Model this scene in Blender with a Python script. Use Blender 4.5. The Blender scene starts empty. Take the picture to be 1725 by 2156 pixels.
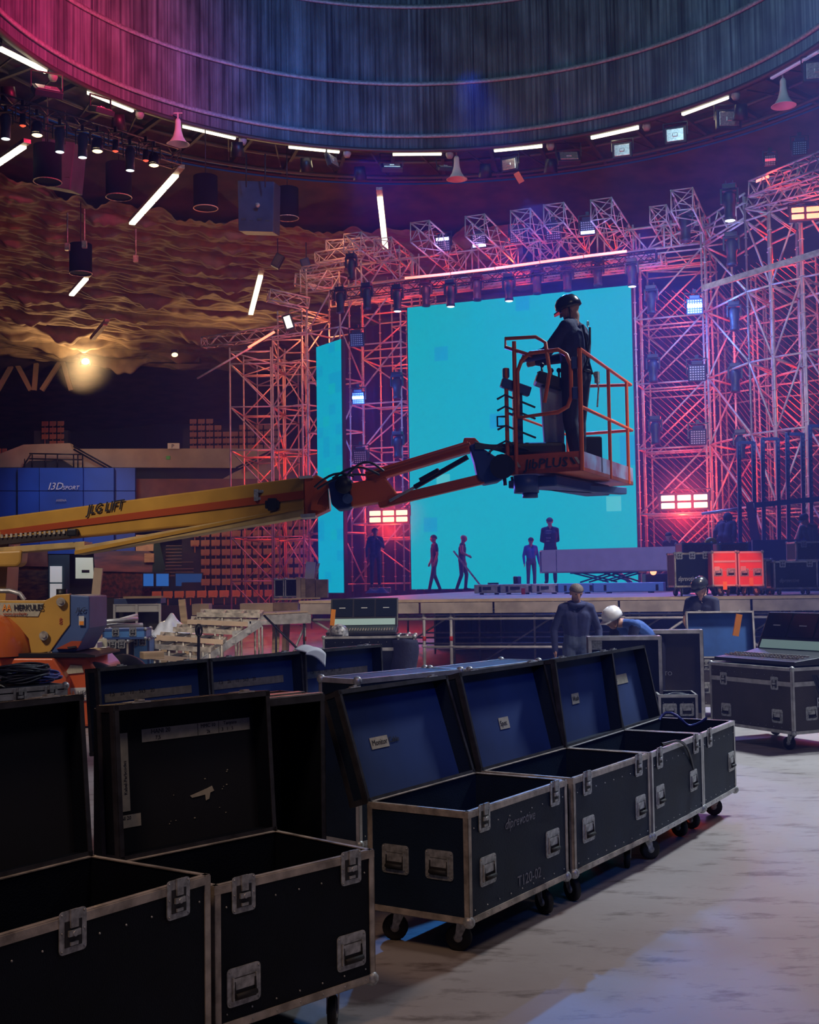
import bpy, bmesh, math, random
import numpy as np
from mathutils import Matrix, Vector, Euler
random.seed(7)
R = math.radians
C = bpy.context.scene.collection
SC = bpy.context.scene

# ------------------------------------------------------------------ camera, world, exposure, large lights
HC, FPX, PITCH, ROLL = 1.75, 2600.0, 3.17, -0.85
cd = bpy.data.cameras.new('camera'); cam = bpy.data.objects.new('camera', cd); C.objects.link(cam)
CAMM = Matrix.Translation((0, 0, HC)) @ Matrix.Rotation(R(90 + PITCH), 4, 'X') @ Matrix.Rotation(R(ROLL), 4, 'Z')
cam.matrix_world = CAMM
cd.sensor_fit = 'VERTICAL'; cd.sensor_height = 30.0; cd.lens = FPX * 30.0 / 2156.0
cd.clip_start = 0.05; cd.clip_end = 400
SC.camera = cam
SC.view_settings.view_transform = 'Standard'; SC.view_settings.look = 'None'
SC.view_settings.exposure = 0.0; SC.view_settings.gamma = 1.0
SC.view_settings.use_curve_mapping = False
SC.cycles.use_denoising = True
SC.cycles.max_bounces = 5; SC.cycles.diffuse_bounces = 2; SC.cycles.glossy_bounces = 2
SC.cycles.transmission_bounces = 3; SC.cycles.transparent_max_bounces = 6
SC.cycles.sample_clamp_indirect = 4.0
SC.cycles.caustics_reflective = False; SC.cycles.caustics_refractive = False

wd = bpy.data.worlds.new('arena_air'); SC.world = wd; wd.use_nodes = True
wd.node_tree.nodes['Background'].inputs[0].default_value = (0.07, 0.17, 0.80, 1)
wd.node_tree.nodes['Background'].inputs[1].default_value = 0.085


def W(px, py, Y):
    """world point at distance Y along a measured sight line of the survey photograph"""
    d = CAMM.to_3x3() @ Vector(((px - 862.5) / FPX, -(py - 1078) / FPX, -1.0))
    return Vector((0, 0, HC)) + d * (Y / d.y)


def WZ(px, py, z):
    d = CAMM.to_3x3() @ Vector(((px - 862.5) / FPX, -(py - 1078) / FPX, -1.0))
    return Vector((0, 0, HC)) + d * ((z - HC) / d.z)


def light(kind, name, loc, col, power, size=0.3, target=None, angle=60, blend=0.6, sizey=None):
    l = bpy.data.lights.new(name, kind); l.color = col; l.energy = power
    if kind == 'AREA':
        l.size = size
        if sizey: l.shape = 'RECTANGLE'; l.size_y = sizey
    else: l.shadow_soft_size = size
    if kind == 'SPOT': l.spot_size = R(angle); l.spot_blend = blend
    o = bpy.data.objects.new(name, l); C.objects.link(o); o.location = loc
    if target is not None:
        o.rotation_euler = (Vector(target) - Vector(loc)).to_track_quat('-Z', 'Y').to_euler()
    return o


COOL = (0.72, 0.82, 1.0); WARM = (1.0, 0.66, 0.36); RED = (1.0, 0.035, 0.012); BLUE = (0.08, 0.22, 1.0)
MAG = (1.0, 0.05, 0.35)
# arena working light from high on the right, over the mixing area
light('SPOT', 'work_light_right', (9.5, 17.5, 14), COOL, 17000, 1.2, (5.2, 13.5, 0), 62, 0.9)
light('SPOT', 'work_light_front', (5.0, 2.0, 11), (1.0, 0.80, 0.68), 600, 1.2, (3.0, 8.0, 0), 90, 0.8)
light('SPOT', 'work_light_left', (-8, 8, 9), (1.0, 0.85, 0.74), 2300, 0.8, (-4.4, 17, 1.6), 46, 0.9)
light('SPOT', 'clutter_fill', (-4.5, 14, 9), (0.92, 0.92, 1.0), 1500, 0.5, (-3.2, 19.6, 0.8), 34, 0.9)  # fill spot added to brighten the clutter, no fixture modelled
light('SPOT', 'haze_fill_blue', (-1.5, 34, 14.3), (0.03, 0.10, 1.0), 2600, 0.4, (4.5, 31, 3), 75, 1.0)  # unseen blue spot added to colour the haze
light('SPOT', 'haze_fill_blue', (9.5, 33, 14.3), (0.03, 0.10, 1.0), 1200, 0.4, (2.5, 31, 3), 75, 1.0)  # second unseen spot added for the blue in the haze
light('SPOT', 'mid_fill', (6.5, 12.0, 8), (1.0, 0.88, 0.80), 2000, 0.6, (2.2, 18.5, 1.0), 52, 0.6)  # unseen fill added to brighten the men and the stage fascia
light('SPOT', 'violet_box_fill', (2.5, 19, 6.5), (0.55, 0.45, 1.0), 1500, 0.3, (5.0, 30, 1.9), 32, 0.7)  # added fill that turns the long box and platforms paler violet
light('SPOT', 'basket_fill', (-2.0, 20, 2.0), (0.15, 0.15, 1.0), 900, 0.3, (1.7, 13.4, 3.4), 30, 0.8)  # added blue fill to tint the lift basket
light('SPOT', 'work_light_warm', (-2.4, 0.5, 8), (1.0, 0.62, 0.36), 620, 0.8, (-0.5, 5.0, 0), 60, 0.9)
# blue stage wash and coloured beams
light('SPOT', 'stage_wash_blue', (3.5, 33, 12), BLUE, 4200, 0.5, (3.5, 30, 1.4), 80, 0.7)
light('SPOT', 'stage_wash_blue', (7, 36, 12), (0.25, 0.25, 1.0), 3000, 0.5, (5.2, 27, 1.4), 60, 0.7)
light('SPOT', 'beam_blue_floor', (3.0, 24, 11.5), BLUE, 1500, 0.1, (1.05, 5.2, 0), 4.4, 1.0)
light('SPOT', 'beam_magenta_floor', (6, 23, 11.5), (1.0, 0.3, 0.3), 160, 0.1, (2.4, 5.2, 0), 11, 1.0)
light('SPOT', 'beam_blue_cases', (1.5, 30, 14.6), (0.05, 0.28, 1.0), 6000, 0.2, (1.6, 8.5, 0.8), 12, 0.8)
light('SPOT', 'beam_blue_lids', (5.0, 0.0, 6.5), (0.06, 0.22, 1.0), 620, 0.4, (0.9, 7.8, 1.1), 24, 1.0)
light('SPOT', 'dome_magenta', (-5.5, 33.5, 18.3), (1.0, 0.03, 0.14), 4200, 0.3, (-11.0, 38.5, 18.6), 110, 1.0)
light('SPOT', 'dome_blue', (-2.5, 37, 18.2), (0.06, 0.2, 1.0), 1500, 0.4, (-4.5, 44, 18.8), 110, 1.0)
light('SPOT', 'dome_cool', (3, 23, 18.6), (0.32, 0.58, 0.75), 5200, 0.6, (5.5, 44, 21), 120, 1.0)


# ------------------------------------------------------------------ materials
def mat(name, col, rough=0.6, metal=0.0, var=0.0, vscale=4.0, bump=0.0, bscale=30.0, emit=None, estr=0.0,
        col2=None, coat=0.0, stretch=None, spec=0.5, alpha=None, trans=0.0):
    m = bpy.data.materials.new(name); m.use_nodes = True
    nt = m.node_tree; b = nt.nodes['Principled BSDF']
    b.inputs['Base Color'].default_value = (*col, 1); b.inputs['Roughness'].default_value = rough
    b.inputs['Metallic'].default_value = metal; b.inputs['Specular IOR Level'].default_value = spec
    b.inputs['Coat Weight'].default_value = coat
    b.inputs['Transmission Weight'].default_value = trans
    if alpha is not None: b.inputs['Alpha'].default_value = alpha
    if emit:
        b.inputs['Emission Color'].default_value = (*emit, 1); b.inputs['Emission Strength'].default_value = estr
    tc = nt.nodes.new('ShaderNodeTexCoord')
    src = tc.outputs['Object']
    if stretch:
        mp = nt.nodes.new('ShaderNodeMapping'); mp.inputs['Scale'].default_value = stretch
        nt.links.new(src, mp.inputs[0]); src = mp.outputs[0]
    if var > 0 or col2:
        n = nt.nodes.new('ShaderNodeTexNoise'); n.inputs['Scale'].default_value = vscale
        n.inputs['Detail'].default_value = 6
        nt.links.new(src, n.inputs['Vector'])
        r = nt.nodes.new('ShaderNodeValToRGB')
        c2 = col2 if col2 else tuple(min(1, c * (1 + var)) for c in col)
        c1 = col if col2 else tuple(c * (1 - var) for c in col)
        r.color_ramp.elements[0].position = 0.35; r.color_ramp.elements[1].position = 0.65
        r.color_ramp.elements[0].color = (*c1, 1); r.color_ramp.elements[1].color = (*c2, 1)
        nt.links.new(n.outputs['Fac'], r.inputs[0]); nt.links.new(r.outputs[0], b.inputs['Base Color'])
    if bump > 0:
        n2 = nt.nodes.new('ShaderNodeTexNoise'); n2.inputs['Scale'].default_value = bscale
        n2.inputs['Detail'].default_value = 4
        nt.links.new(src, n2.inputs['Vector'])
        bp = nt.nodes.new('ShaderNodeBump'); bp.inputs['Strength'].default_value = bump
        bp.inputs['Distance'].default_value = 0.02
        nt.links.new(n2.outputs['Fac'], bp.inputs['Height']); nt.links.new(bp.outputs[0], b.inputs['Normal'])
    return m


def glow(name, col, s, base=(0.8, 0.8, 0.8)):
    return mat(name, base, 0.5, emit=col, estr=s)


M = {}
M['alu'] = mat('brushed_aluminium', (0.50, 0.49, 0.48), 0.42, 0.55, var=0.25, vscale=9, bump=0.1, bscale=60)
M['alu_worn'] = mat('worn_aluminium', (0.46, 0.40, 0.33), 0.5, 0.4, var=0.4, vscale=12, bump=0.15, bscale=50)
M['steel'] = mat('galvanised_steel', (0.50, 0.48, 0.50), 0.5, 0.25, var=0.2, vscale=7)
M['hardware'] = mat('zinc_hardware', (0.42, 0.43, 0.42), 0.42, 0.45, var=0.35, vscale=40)
M['recess'] = mat('dark_recess', (0.03, 0.03, 0.032), 0.6, 0.2)  # dark tone stands in for the shade inside dishes, slots and ports
M['lam'] = mat('black_laminate', (0.0035, 0.006, 0.013), 0.6, var=0.25, vscale=3, bump=0.25, bscale=180, spec=0.2)
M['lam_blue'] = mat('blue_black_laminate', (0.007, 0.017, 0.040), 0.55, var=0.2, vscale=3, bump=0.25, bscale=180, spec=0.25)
M['lam_brown'] = mat('brown_black_laminate', (0.045, 0.036, 0.034), 0.55, var=0.2, vscale=3, bump=0.2, bscale=120)
M['inner'] = mat('case_interior', (0.004, 0.006, 0.012), 0.9, var=0.3, vscale=2)
M['inner_blue'] = mat('navy_lid_lining', (0.010, 0.035, 0.140), 0.8, var=0.3, vscale=1.6)
M['lid_edge'] = mat('dark_lid_edging', (0.045, 0.045, 0.055), 0.5, 0.4, var=0.3, vscale=15)
M['rubber'] = mat('black_rubber', (0.012, 0.012, 0.013), 0.7)
M['plastic'] = mat('black_plastic', (0.014, 0.015, 0.018), 0.45, bump=0.1)
M['cable'] = mat('cable_jacket', (0.03, 0.035, 0.05), 0.4)
M['cable_blue'] = mat('blue_cable_jacket', (0.05, 0.07, 0.30), 0.4)
M['tape'] = mat('cream_tape', (0.44, 0.40, 0.30), 0.7, var=0.12, vscale=30)
M['ink'] = mat('ink', (0.02, 0.02, 0.03), 0.7)
M['white'] = mat('white_paint', (0.62, 0.62, 0.62), 0.55, var=0.06)
M['grey_mark'] = mat('faded_stencil', (0.20, 0.21, 0.24), 0.7, var=0.3, vscale=40)
M['paper'] = mat('paper', (0.66, 0.66, 0.66), 0.8)
M['wood'] = mat('pine_timber', (0.46, 0.32, 0.19), 0.65, var=0.22, vscale=3, stretch=(1, 1, 8), bump=0.1)
M['ply'] = mat('birch_plywood', (0.50, 0.36, 0.25), 0.65, var=0.15, vscale=3, bump=0.1)
M['ply_dark'] = mat('dark_plywood', (0.24, 0.15, 0.10), 0.7, var=0.3, vscale=5)
M['yellow'] = mat('yellow_lift_paint', (0.56, 0.30, 0.05), 0.42, var=0.12, vscale=2, bump=0.05)
M['yellow2'] = mat('underlit_yellow_paint', (0.60, 0.42, 0.18), 0.5, var=0.2, vscale=3)  # lightened: light from below put into the lower flange colour
M['orange'] = mat('orange_lift_paint', (0.62, 0.105, 0.02), 0.38, var=0.12, vscale=2, coat=0.2)
M['stripe'] = mat('red_orange_stripe', (0.42, 0.07, 0.02), 0.45)
M['navy_metal'] = mat('navy_painted_steel', (0.012, 0.04, 0.19), 0.45)
M['blue_paint_and_light'] = mat('grey_blue_paint_and_light', (0.06, 0.11, 0.28), 0.5, var=0.1)  # also carries the blue light painted on the turret end
M['black_metal'] = mat('black_metal', (0.012, 0.013, 0.016), 0.45, 0.3)
M['seat'] = mat('orange_brown_seat', (0.32, 0.10, 0.055), 0.5, var=0.12, vscale=3)
M['seat_back'] = mat('tan_seat', (0.27, 0.13, 0.06), 0.5, var=0.2, vscale=3)
M['skin'] = mat('skin', (0.42, 0.22, 0.16), 0.6)
M['hair'] = mat('dark_hair', (0.03, 0.018, 0.012), 0.7, bump=0.4, bscale=90)
M['hair_grey'] = mat('grey_hair', (0.11, 0.08, 0.065), 0.7, bump=0.4, bscale=90)
M['navy_cloth'] = mat('navy_cloth', (0.012, 0.018, 0.075), 0.85, var=0.2, vscale=10, bump=0.3, bscale=18)
M['black_cloth'] = mat('black_cloth', (0.008, 0.010, 0.038), 0.85, bump=0.3, bscale=18)  # navy cast of the veiling glow put into the black
M['blue_cloth'] = mat('blue_vest_cloth', (0.03, 0.09, 0.34), 0.8, bump=0.3, bscale=18)
M['denim'] = mat('grey_blue_denim', (0.05, 0.07, 0.13), 0.85, var=0.2, vscale=14)
M['maroon_cloth'] = mat('dark_purple_cloth', (0.05, 0.012, 0.035), 0.85, bump=0.3, bscale=18)
M['teal_cloth'] = mat('dark_green_cloth', (0.02, 0.05, 0.05), 0.85)
M['red'] = mat('red_paint', (0.6, 0.03, 0.015), 0.5)
M['red_lit_lam'] = mat('red_lit_laminate', (0.80, 0.10, 0.03), 0.5, var=0.08)  # red stage light put into the laminate colour
M['orange_tag'] = mat('orange_tag', (0.9, 0.30, 0.03), 0.5)
M['green_mark'] = mat('green_paint_mark', (0.10, 0.5, 0.08), 0.6)
M['plastic_sheet'] = mat('clear_plastic_sheet', (0.60, 0.62, 0.70), 0.25, bump=0.5, bscale=6, spec=0.8, var=0.2, vscale=5)
M['glass_dark'] = mat('dark_screen_glass', (0.012, 0.016, 0.018), 0.15, spec=0.8)
M['lamp_white'] = glow('fluorescent_tube', (1.0, 0.93, 0.72), 3.2)
M['lamp_warm'] = glow('warm_lens', (1.0, 0.74, 0.42), 2.6)
M['lamp_cold'] = glow('cold_lens', (0.75, 0.9, 1.0), 2.6)
M['lamp_blue'] = glow('blue_white_led', (0.45, 0.55, 1.0), 4.0)
M['lamp_red'] = glow('red_led_bar', (1.0, 0.17, 0.08), 2.4)
M['lamp_redhot'] = glow('red_hot_cell', (1.0, 0.50, 0.32), 2.6)
M['lamp_red_dim'] = glow('dim_red_lens', (1.0, 0.10, 0.03), 1.2)
M['lamp_orange'] = glow('orange_hot_cell', (1.0, 0.22, 0.06), 2.5)
M['led_dot'] = mat('unlit_led_dots', (0.45, 0.5, 0.6), 0.3)
M['reflector'] = mat('lamp_reflector', (0.6, 0.6, 0.62), 0.25, 0.7, var=0.3, vscale=20)
M['lamp_body'] = mat('lamp_housing', (0.012, 0.015, 0.030), 0.5)  # bluish cast of the veiling glow put into the housing colour
M['cyan'] = glow('led_wall_cyan', (0.0, 0.385, 0.56), 1.0, (0.01, 0.01, 0.01))
M['cyan2'] = glow('led_wall_blue_cyan', (0.0, 0.31, 0.60), 1.0, (0.01, 0.01, 0.01))
M['cyan3'] = glow('led_wall_light_cyan', (0.07, 0.50, 0.61), 1.0, (0.01, 0.01, 0.01))
M['cyanL'] = glow('led_wall_left_cyan', (0.0, 0.36, 0.61), 1.0, (0.01, 0.01, 0.01))
for k_ in ('cyan', 'cyan2', 'cyan3', 'cyanL'):      # an LED wall has a fine dot pitch
    M[k_].node_tree.nodes['Principled BSDF'].inputs['Roughness'].default_value = 0.9; M[k_].node_tree.nodes['Principled BSDF'].inputs['Specular IOR Level'].default_value = 0.0


# ------------------------------------------------------------------ mesh builder
TM = {}


def frame_for(d):
    d = Vector(d).normalized()
    a = Vector((0, 0, 1)) if abs(d.z) < 0.9 else Vector((1, 0, 0))
    x = d.cross(a).normalized(); y = d.cross(x).normalized()
    return x, y


class MB:
    def __init__(s): s.v = []; s.f = []; s.m = []; s.sm = []

    def add(s, vs, fs, mi=0, smooth=False):
        k = len(s.v); s.v += [Vector(v) for v in vs]
        for f in fs: s.f.append([i + k for i in f]); s.m.append(mi); s.sm.append(smooth)
        return s

    def box(s, c, d, mi=0, rot=None):
        c = Vector(c); h = [x / 2 for x in d]
        vs = [Vector((x * h[0], y * h[1], z * h[2])) for x in (-1, 1) for y in (-1, 1) for z in (-1, 1)]
        if rot is not None: vs = [rot @ v for v in vs]
        return s.add([c + v for v in vs], [(0, 1, 3, 2), (4, 6, 7, 5), (0, 4, 5, 1), (2, 3, 7, 6), (0, 2, 6, 4), (1, 5, 7, 3)], mi)

    def bar(s, p, q, w, h, mi=0, up=(0, 0, 1)):
        """rectangular bar from p to q, w sideways, h along up"""
        p = Vector(p); q = Vector(q); d = (q - p).normalized(); up = Vector(up)
        x = d.cross(up)
        if x.length < 1e-4: x = d.cross(Vector((0, 1, 0)))
        x.normalize(); u = x.cross(d).normalized()
        vs = [a + x * (sx * w / 2) + u * (sy * h / 2) for a in (p, q) for sx in (-1, 1) for sy in (-1, 1)]
        return s.add(vs, [(0, 1, 3, 2), (4, 6, 7, 5), (0, 4, 5, 1), (2, 3, 7, 6), (0, 2, 6, 4), (1, 5, 7, 3)], mi)

    def tube(s, p, q, r, n=6, r2=None, mi=0, cap=True):
        p = Vector(p); q = Vector(q); r2 = r if r2 is None else r2
        x, y = frame_for(q - p)
        vs = [a + (x * math.cos(t) + y * math.sin(t)) * rr for a, rr in ((p, r), (q, r2)) for t in [2 * math.pi * i / n for i in range(n)]]
        s.add(vs, [(i, (i + 1) % n, n + (i + 1) % n, n + i) for i in range(n)], mi, True)
        if cap: s.add([], [], mi); k = len(s.v) - 2 * n; s.f += [list(range(k, k + n))[::-1], list(range(k + n, k + 2 * n))]; s.m += [mi, mi]; s.sm += [False, False]
        return s

    def path(s, pts, r, n=6, mi=0, closed=False):
        pts = [Vector(p) for p in pts]; N = len(pts); k = len(s.v); up = None
        for i, p in enumerate(pts):
            a = pts[(i - 1) % N] if (closed or i > 0) else p
            b = pts[(i + 1) % N] if (closed or i < N - 1) else p
            d = (b - a).normalized()
            if up is None: x, y = frame_for(d)
            else:
                x = (up - d * up.dot(d));
                x = x.normalized() if x.length > 1e-5 else frame_for(d)[0]
                y = d.cross(x)
            up = x
            for t in range(n):
                an = 2 * math.pi * t / n; s.v.append(p + (x * math.cos(an) + y * math.sin(an)) * r)
        for i in range(N if closed else N - 1):
            j = (i + 1) % N
            for t in range(n):
                s.f.append([k + i * n + t, k + i * n + (t + 1) % n, k + j * n + (t + 1) % n, k + j * n + t]); s.m.append(mi); s.sm.append(True)
        return s

    def lathe(s, prof, n=16, mi=0, M4=None):
        """profile of (radius, height) turned about z"""
        M4 = M4 or Matrix.Identity(4); k = len(s.v)
        for r, z in prof:
            for t in range(n):
                a = 2 * math.pi * t / n; s.v.append(M4 @ Vector((r * math.cos(a), r * math.sin(a), z)))
        for i in range(len(prof) - 1):
            for t in range(n):
                s.f.append([k + i * n + t, k + i * n + (t + 1) % n, k + (i + 1) * n + (t + 1) % n, k + (i + 1) * n + t]); s.m.append(mi); s.sm.append(True)
        return s

    def sphere(s, c, r, n=10, mi=0, sc=(1, 1, 1)):
        h = n // 2; prof = [(r * math.sin(math.pi * i / h) + 1e-5, -r * math.cos(math.pi * i / h)) for i in range(h + 1)]
        return s.lathe(prof, n, mi, Matrix.Translation(Vector(c)) @ Matrix.Diagonal((*sc, 1)))

    def prism(s, poly, ext, mi=0):
        """polygon (3D points) extruded by vector ext"""
        n = len(poly); ext = Vector(ext); a = [Vector(p) for p in poly]
        return s.add(a + [p + ext for p in a], [list(range(n)), list(range(n, 2 * n))[::-1]] + [(i, n + i, n + (i + 1) % n, (i + 1) % n) for i in range(n)], mi)

    def grid(s, fn, nu, nv, mi=0, smooth=True):
        k = len(s.v)
        for i in range(nu + 1):
            for j in range(nv + 1): s.v.append(Vector(fn(i / nu, j / nv)))
        for i in range(nu):
            for j in range(nv):
                a = k + i * (nv + 1) + j; s.f.append([a, a + 1, a + nv + 2, a + nv + 1]); s.m.append(mi); s.sm.append(smooth)
        return s

    def mesh(s, name, mats, inv=None):
        me = bpy.data.meshes.new(name)
        vs = [tuple(inv @ v) for v in s.v] if inv is not None else [tuple(v) for v in s.v]
        me.from_pydata(vs, [], s.f)
        for m in (mats if isinstance(mats, (list, tuple)) else [mats]): me.materials.append(m)
        me.polygons.foreach_set('material_index', s.m); me.polygons.foreach_set('use_smooth', s.sm)
        me.update(); return me

    def build(s, name, mats, parent=None, world=False, bevel=0, loc=None, fix=True, solid=0):
        inv = TM[parent.name].inverted() if (world and parent is not None) else None
        me = s.mesh(name, mats, inv)
        if fix:
            bm = bmesh.new(); bm.from_mesh(me); bmesh.ops.recalc_face_normals(bm, faces=bm.faces); bm.to_mesh(me); bm.free()
        o = bpy.data.objects.new(name, me); C.objects.link(o)
        if parent is not None:
            o.parent = parent
            if parent.name in TM: TM[o.name] = TM[parent.name]
        if loc is not None: o.location = loc
        if solid:
            md = o.modifiers.new('thickness', 'SOLIDIFY'); md.thickness = solid; md.offset = 0
        if bevel:
            md = o.modifiers.new('bevel', 'BEVEL'); md.width = bevel; md.segments = 2; md.limit_method = 'ANGLE'
        return o


def thing(name, label, cat, loc=(0, 0, 0), rotz=0, group=None):
    o = bpy.data.objects.new(name, None); C.objects.link(o)
    o.location = loc; o.rotation_euler = (0, 0, rotz); o.empty_display_size = 0.2
    o['label'] = label; o['category'] = cat
    if group: o['group'] = group
    TM[o.name] = Matrix.Translation(Vector(loc)) @ Matrix.Rotation(rotz, 4, 'Z')
    return o


def tag(o, label, cat, group=None, kind=None):
    o['label'] = label; o['category'] = cat
    if group: o['group'] = group
    if kind: o['kind'] = kind
    return o


def struct(o, label=None):
    o['kind'] = 'structure'
    if label: o['label'] = label
    return o


CACHE = {}


def cached(key, name, mk, mats, parent, loc=(0, 0, 0), rot=(0, 0, 0), bevel=0):
    if key not in CACHE:
        b = MB(); mk(b); me = b.mesh(name, mats)
        bm = bmesh.new(); bm.from_mesh(me); bmesh.ops.recalc_face_normals(bm, faces=bm.faces); bm.to_mesh(me); bm.free()
        CACHE[key] = me
    o = bpy.data.objects.new(name, CACHE[key]); C.objects.link(o); o.parent = parent
    o.location = loc; o.rotation_euler = rot
    if bevel:
        md = o.modifiers.new('bevel', 'BEVEL'); md.width = bevel; md.segments = 2; md.limit_method = 'ANGLE'
    return o


def dup(root, loc=None, rotz=None, label=None):
    def cp(o, par):
        c = o.copy(); C.objects.link(c)
        if par is not None: c.parent = par
        for ch in o.children: cp(ch, c)
        return c
    r = cp(root, None)
    if loc is not None: r.location = loc
    if rotz is not None: r.rotation_euler = (0, 0, rotz)
    if label: r['label'] = label
    TM[r.name] = Matrix.Translation(r.location) @ Matrix.Rotation(r.rotation_euler.z, 4, 'Z')
    return r


def text(s, size, o, ax, up, m, parent=None, name='lettering', depth=0.003, shear=0.0, world=True, align='LEFT', fit=None, bold=0.0):
    cu = bpy.data.curves.new(name, 'FONT'); cu.body = s; cu.size = size; cu.extrude = depth; cu.shear = shear; cu.align_x = align
    cu.resolution_u = 2; cu.offset = bold
    t = bpy.data.objects.new('t', cu); C.objects.link(t)
    me = bpy.data.meshes.new_from_object(t); bpy.data.objects.remove(t)
    me.name = name; me.materials.clear(); me.materials.append(m)
    ax = Vector(ax).normalized(); up = Vector(up); up = (up - ax * up.dot(ax)).normalized(); n = ax.cross(up)
    if fit:
        xs = [v.co.x for v in me.vertices]; k = fit / max(1e-6, max(xs) - min(xs)); me.transform(Matrix.Diagonal((k, 1, 1, 1)))
    mt = Matrix((ax, up, n)).transposed().to_4x4(); mt.translation = Vector(o)
    if world and parent is not None and parent.name in TM: mt = TM[parent.name].inverted() @ mt
    me.transform(mt)
    ob = bpy.data.objects.new(name, me); C.objects.link(ob)
    if parent is not None: ob.parent = parent
    return ob
# ------------------------------------------------------------------ the setting
CX, CY, RR, ZR = 0.7, 32.7, 12.45, 17.75        # dome rim circle


def cone_z(r): return ZR - 0.3 - max(0, r - 15.6) * 0.165


# floor: worn arena concrete
fm = mat('arena_concrete', (0.30, 0.26, 0.245), 0.5, col2=(0.37, 0.335, 0.32), vscale=0.8, bump=0.12, bscale=14)
nt = fm.node_tree; bs = nt.nodes['Principled BSDF']
tcn = nt.nodes.new('ShaderNodeTexCoord')
mp = nt.nodes.new('ShaderNodeMapping'); mp.inputs['Scale'].default_value = (1.2, 3.0, 1); mp.inputs['Rotation'].default_value = (0, 0, 0.35)
n = nt.nodes.new('ShaderNodeTexNoise'); n.inputs['Scale'].default_value = 2.2; n.inputs['Detail'].default_value = 8; n.inputs['Roughness'].default_value = 0.68
rp = nt.nodes.new('ShaderNodeValToRGB'); rp.color_ramp.elements[0].position = 0.33; rp.color_ramp.elements[1].position = 0.47
rp.color_ramp.elements[0].color = (0.42, 0.38, 0.36, 1); rp.color_ramp.elements[1].color = (1, 1, 1, 1)
mx = nt.nodes.new('ShaderNodeMixRGB'); mx.blend_type = 'MULTIPLY'; mx.inputs[0].default_value = 1
old = bs.inputs['Base Color'].links[0].from_socket
nt.links.new(tcn.outputs['Object'], mp.inputs[0]); nt.links.new(mp.outputs[0], n.inputs['Vector']); nt.links.new(n.outputs['Fac'], rp.inputs[0])
nt.links.new(old, mx.inputs[1]); nt.links.new(rp.outputs[0], mx.inputs[2]); nt.links.new(mx.outputs[0], bs.inputs['Base Color'])
b = MB(); b.box((0, 35, -0.1), (110, 90, 0.2)); struct(b.build('floor', fm))

wall_m = mat('black_drape_wall', (0.012, 0.014, 0.022), 0.9, var=0.3, vscale=0.6)
b = MB(); b.box((0, 79, 8), (110, 0.4, 16)); struct(b.build('wall_back', wall_m))
b = MB(); b.box((34, 35, 8), (0.4, 88, 16)); struct(b.build('wall_right', wall_m))
b = MB(); b.box((-44, 35, 8), (0.4, 88, 16)); struct(b.build('wall_left', wall_m))
wine = mat('wine_red_drape', (0.06, 0.014, 0.016), 0.9, var=0.35, vscale=0.8)
b = MB()
b.grid(lambda u, v: (-4 + u * 26, 56 - u * 8 + 0.35 * math.sin(u * 150), 0.02 + v * 13.3), 300, 2)
tag(b.build('backdrop_curtain', wine), 'wine red curtain hanging far behind the stage scaffolding', 'curtain')

# dome drum: a tall corrugated cylinder above the ring
dm = bpy.data.materials.new('dome_ribbed_lining'); dm.use_nodes = True
nt = dm.node_tree; bs = nt.nodes['Principled BSDF']; bs.inputs['Roughness'].default_value = 0.55
uv = nt.nodes.new('ShaderNodeUVMap'); mp = nt.nodes.new('ShaderNodeMapping'); mp.inputs['Scale'].default_value = (520, 2.2, 1)
n = nt.nodes.new('ShaderNodeTexNoise'); n.inputs['Scale'].default_value = 1.0; n.inputs['Detail'].default_value = 3
rp = nt.nodes.new('ShaderNodeValToRGB'); rp.color_ramp.elements[0].position = 0.3; rp.color_ramp.elements[1].position = 0.72
rp.color_ramp.elements[0].color = (0.035, 0.055, 0.085, 1); rp.color_ramp.elements[1].color = (0.24, 0.31, 0.38, 1)
mp2 = nt.nodes.new('ShaderNodeMapping'); mp2.inputs['Scale'].default_value = (60, 8, 1)
n2 = nt.nodes.new('ShaderNodeTexNoise'); n2.inputs['Scale'].default_value = 1.0; n2.inputs['Detail'].default_value = 5
rp2 = nt.nodes.new('ShaderNodeValToRGB'); rp2.color_ramp.elements[0].position = 0.35; rp2.color_ramp.elements[1].position = 0.75
rp2.color_ramp.elements[0].color = (0.6, 0.6, 0.6, 1); rp2.color_ramp.elements[1].color = (1.35, 1.35, 1.35, 1)
mx = nt.nodes.new('ShaderNodeMixRGB'); mx.blend_type = 'MULTIPLY'; mx.inputs[0].default_value = 1
nt.links.new(uv.outputs[0], mp.inputs[0]); nt.links.new(mp.outputs[0], n.inputs['Vector']); nt.links.new(n.outputs['Fac'], rp.inputs[0])
nt.links.new(uv.outputs[0], mp2.inputs[0]); nt.links.new(mp2.outputs[0], n2.inputs['Vector']); nt.links.new(n2.outputs['Fac'], rp2.inputs[0])
nt.links.new(rp.outputs[0], mx.inputs[1]); nt.links.new(rp2.outputs[0], mx.inputs[2]); nt.links.new(mx.outputs[0], bs.inputs['Base Color'])
NS = 1080
b = MB(); A0, A1 = R(-30), R(210)
for i in range(NS * 2 + 1):
    a = A0 + (A1 - A0) * i / (NS * 2); rr = RR + (0.0 if i % 2 else 0.035)
    for z in (ZR, ZR + 14): b.v.append(Vector((CX + rr * math.cos(a), CY + rr * math.sin(a), z)))
for i in range(NS * 2): b.f.append([2 * i, 2 * i + 2, 2 * i + 3, 2 * i + 1]); b.m.append(0); b.sm.append(False)
o = b.build('wall_dome', dm, fix=False)
ul = o.data.uv_layers.new(name='UVMap')
for p in o.data.polygons:
    i = p.index
    for li, (u, v) in zip(p.loop_indices, ((i, 0), (i + 1, 0), (i + 1, 1), (i, 1))): ul.data[li].uv = (u / (2 * NS), v)
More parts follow.
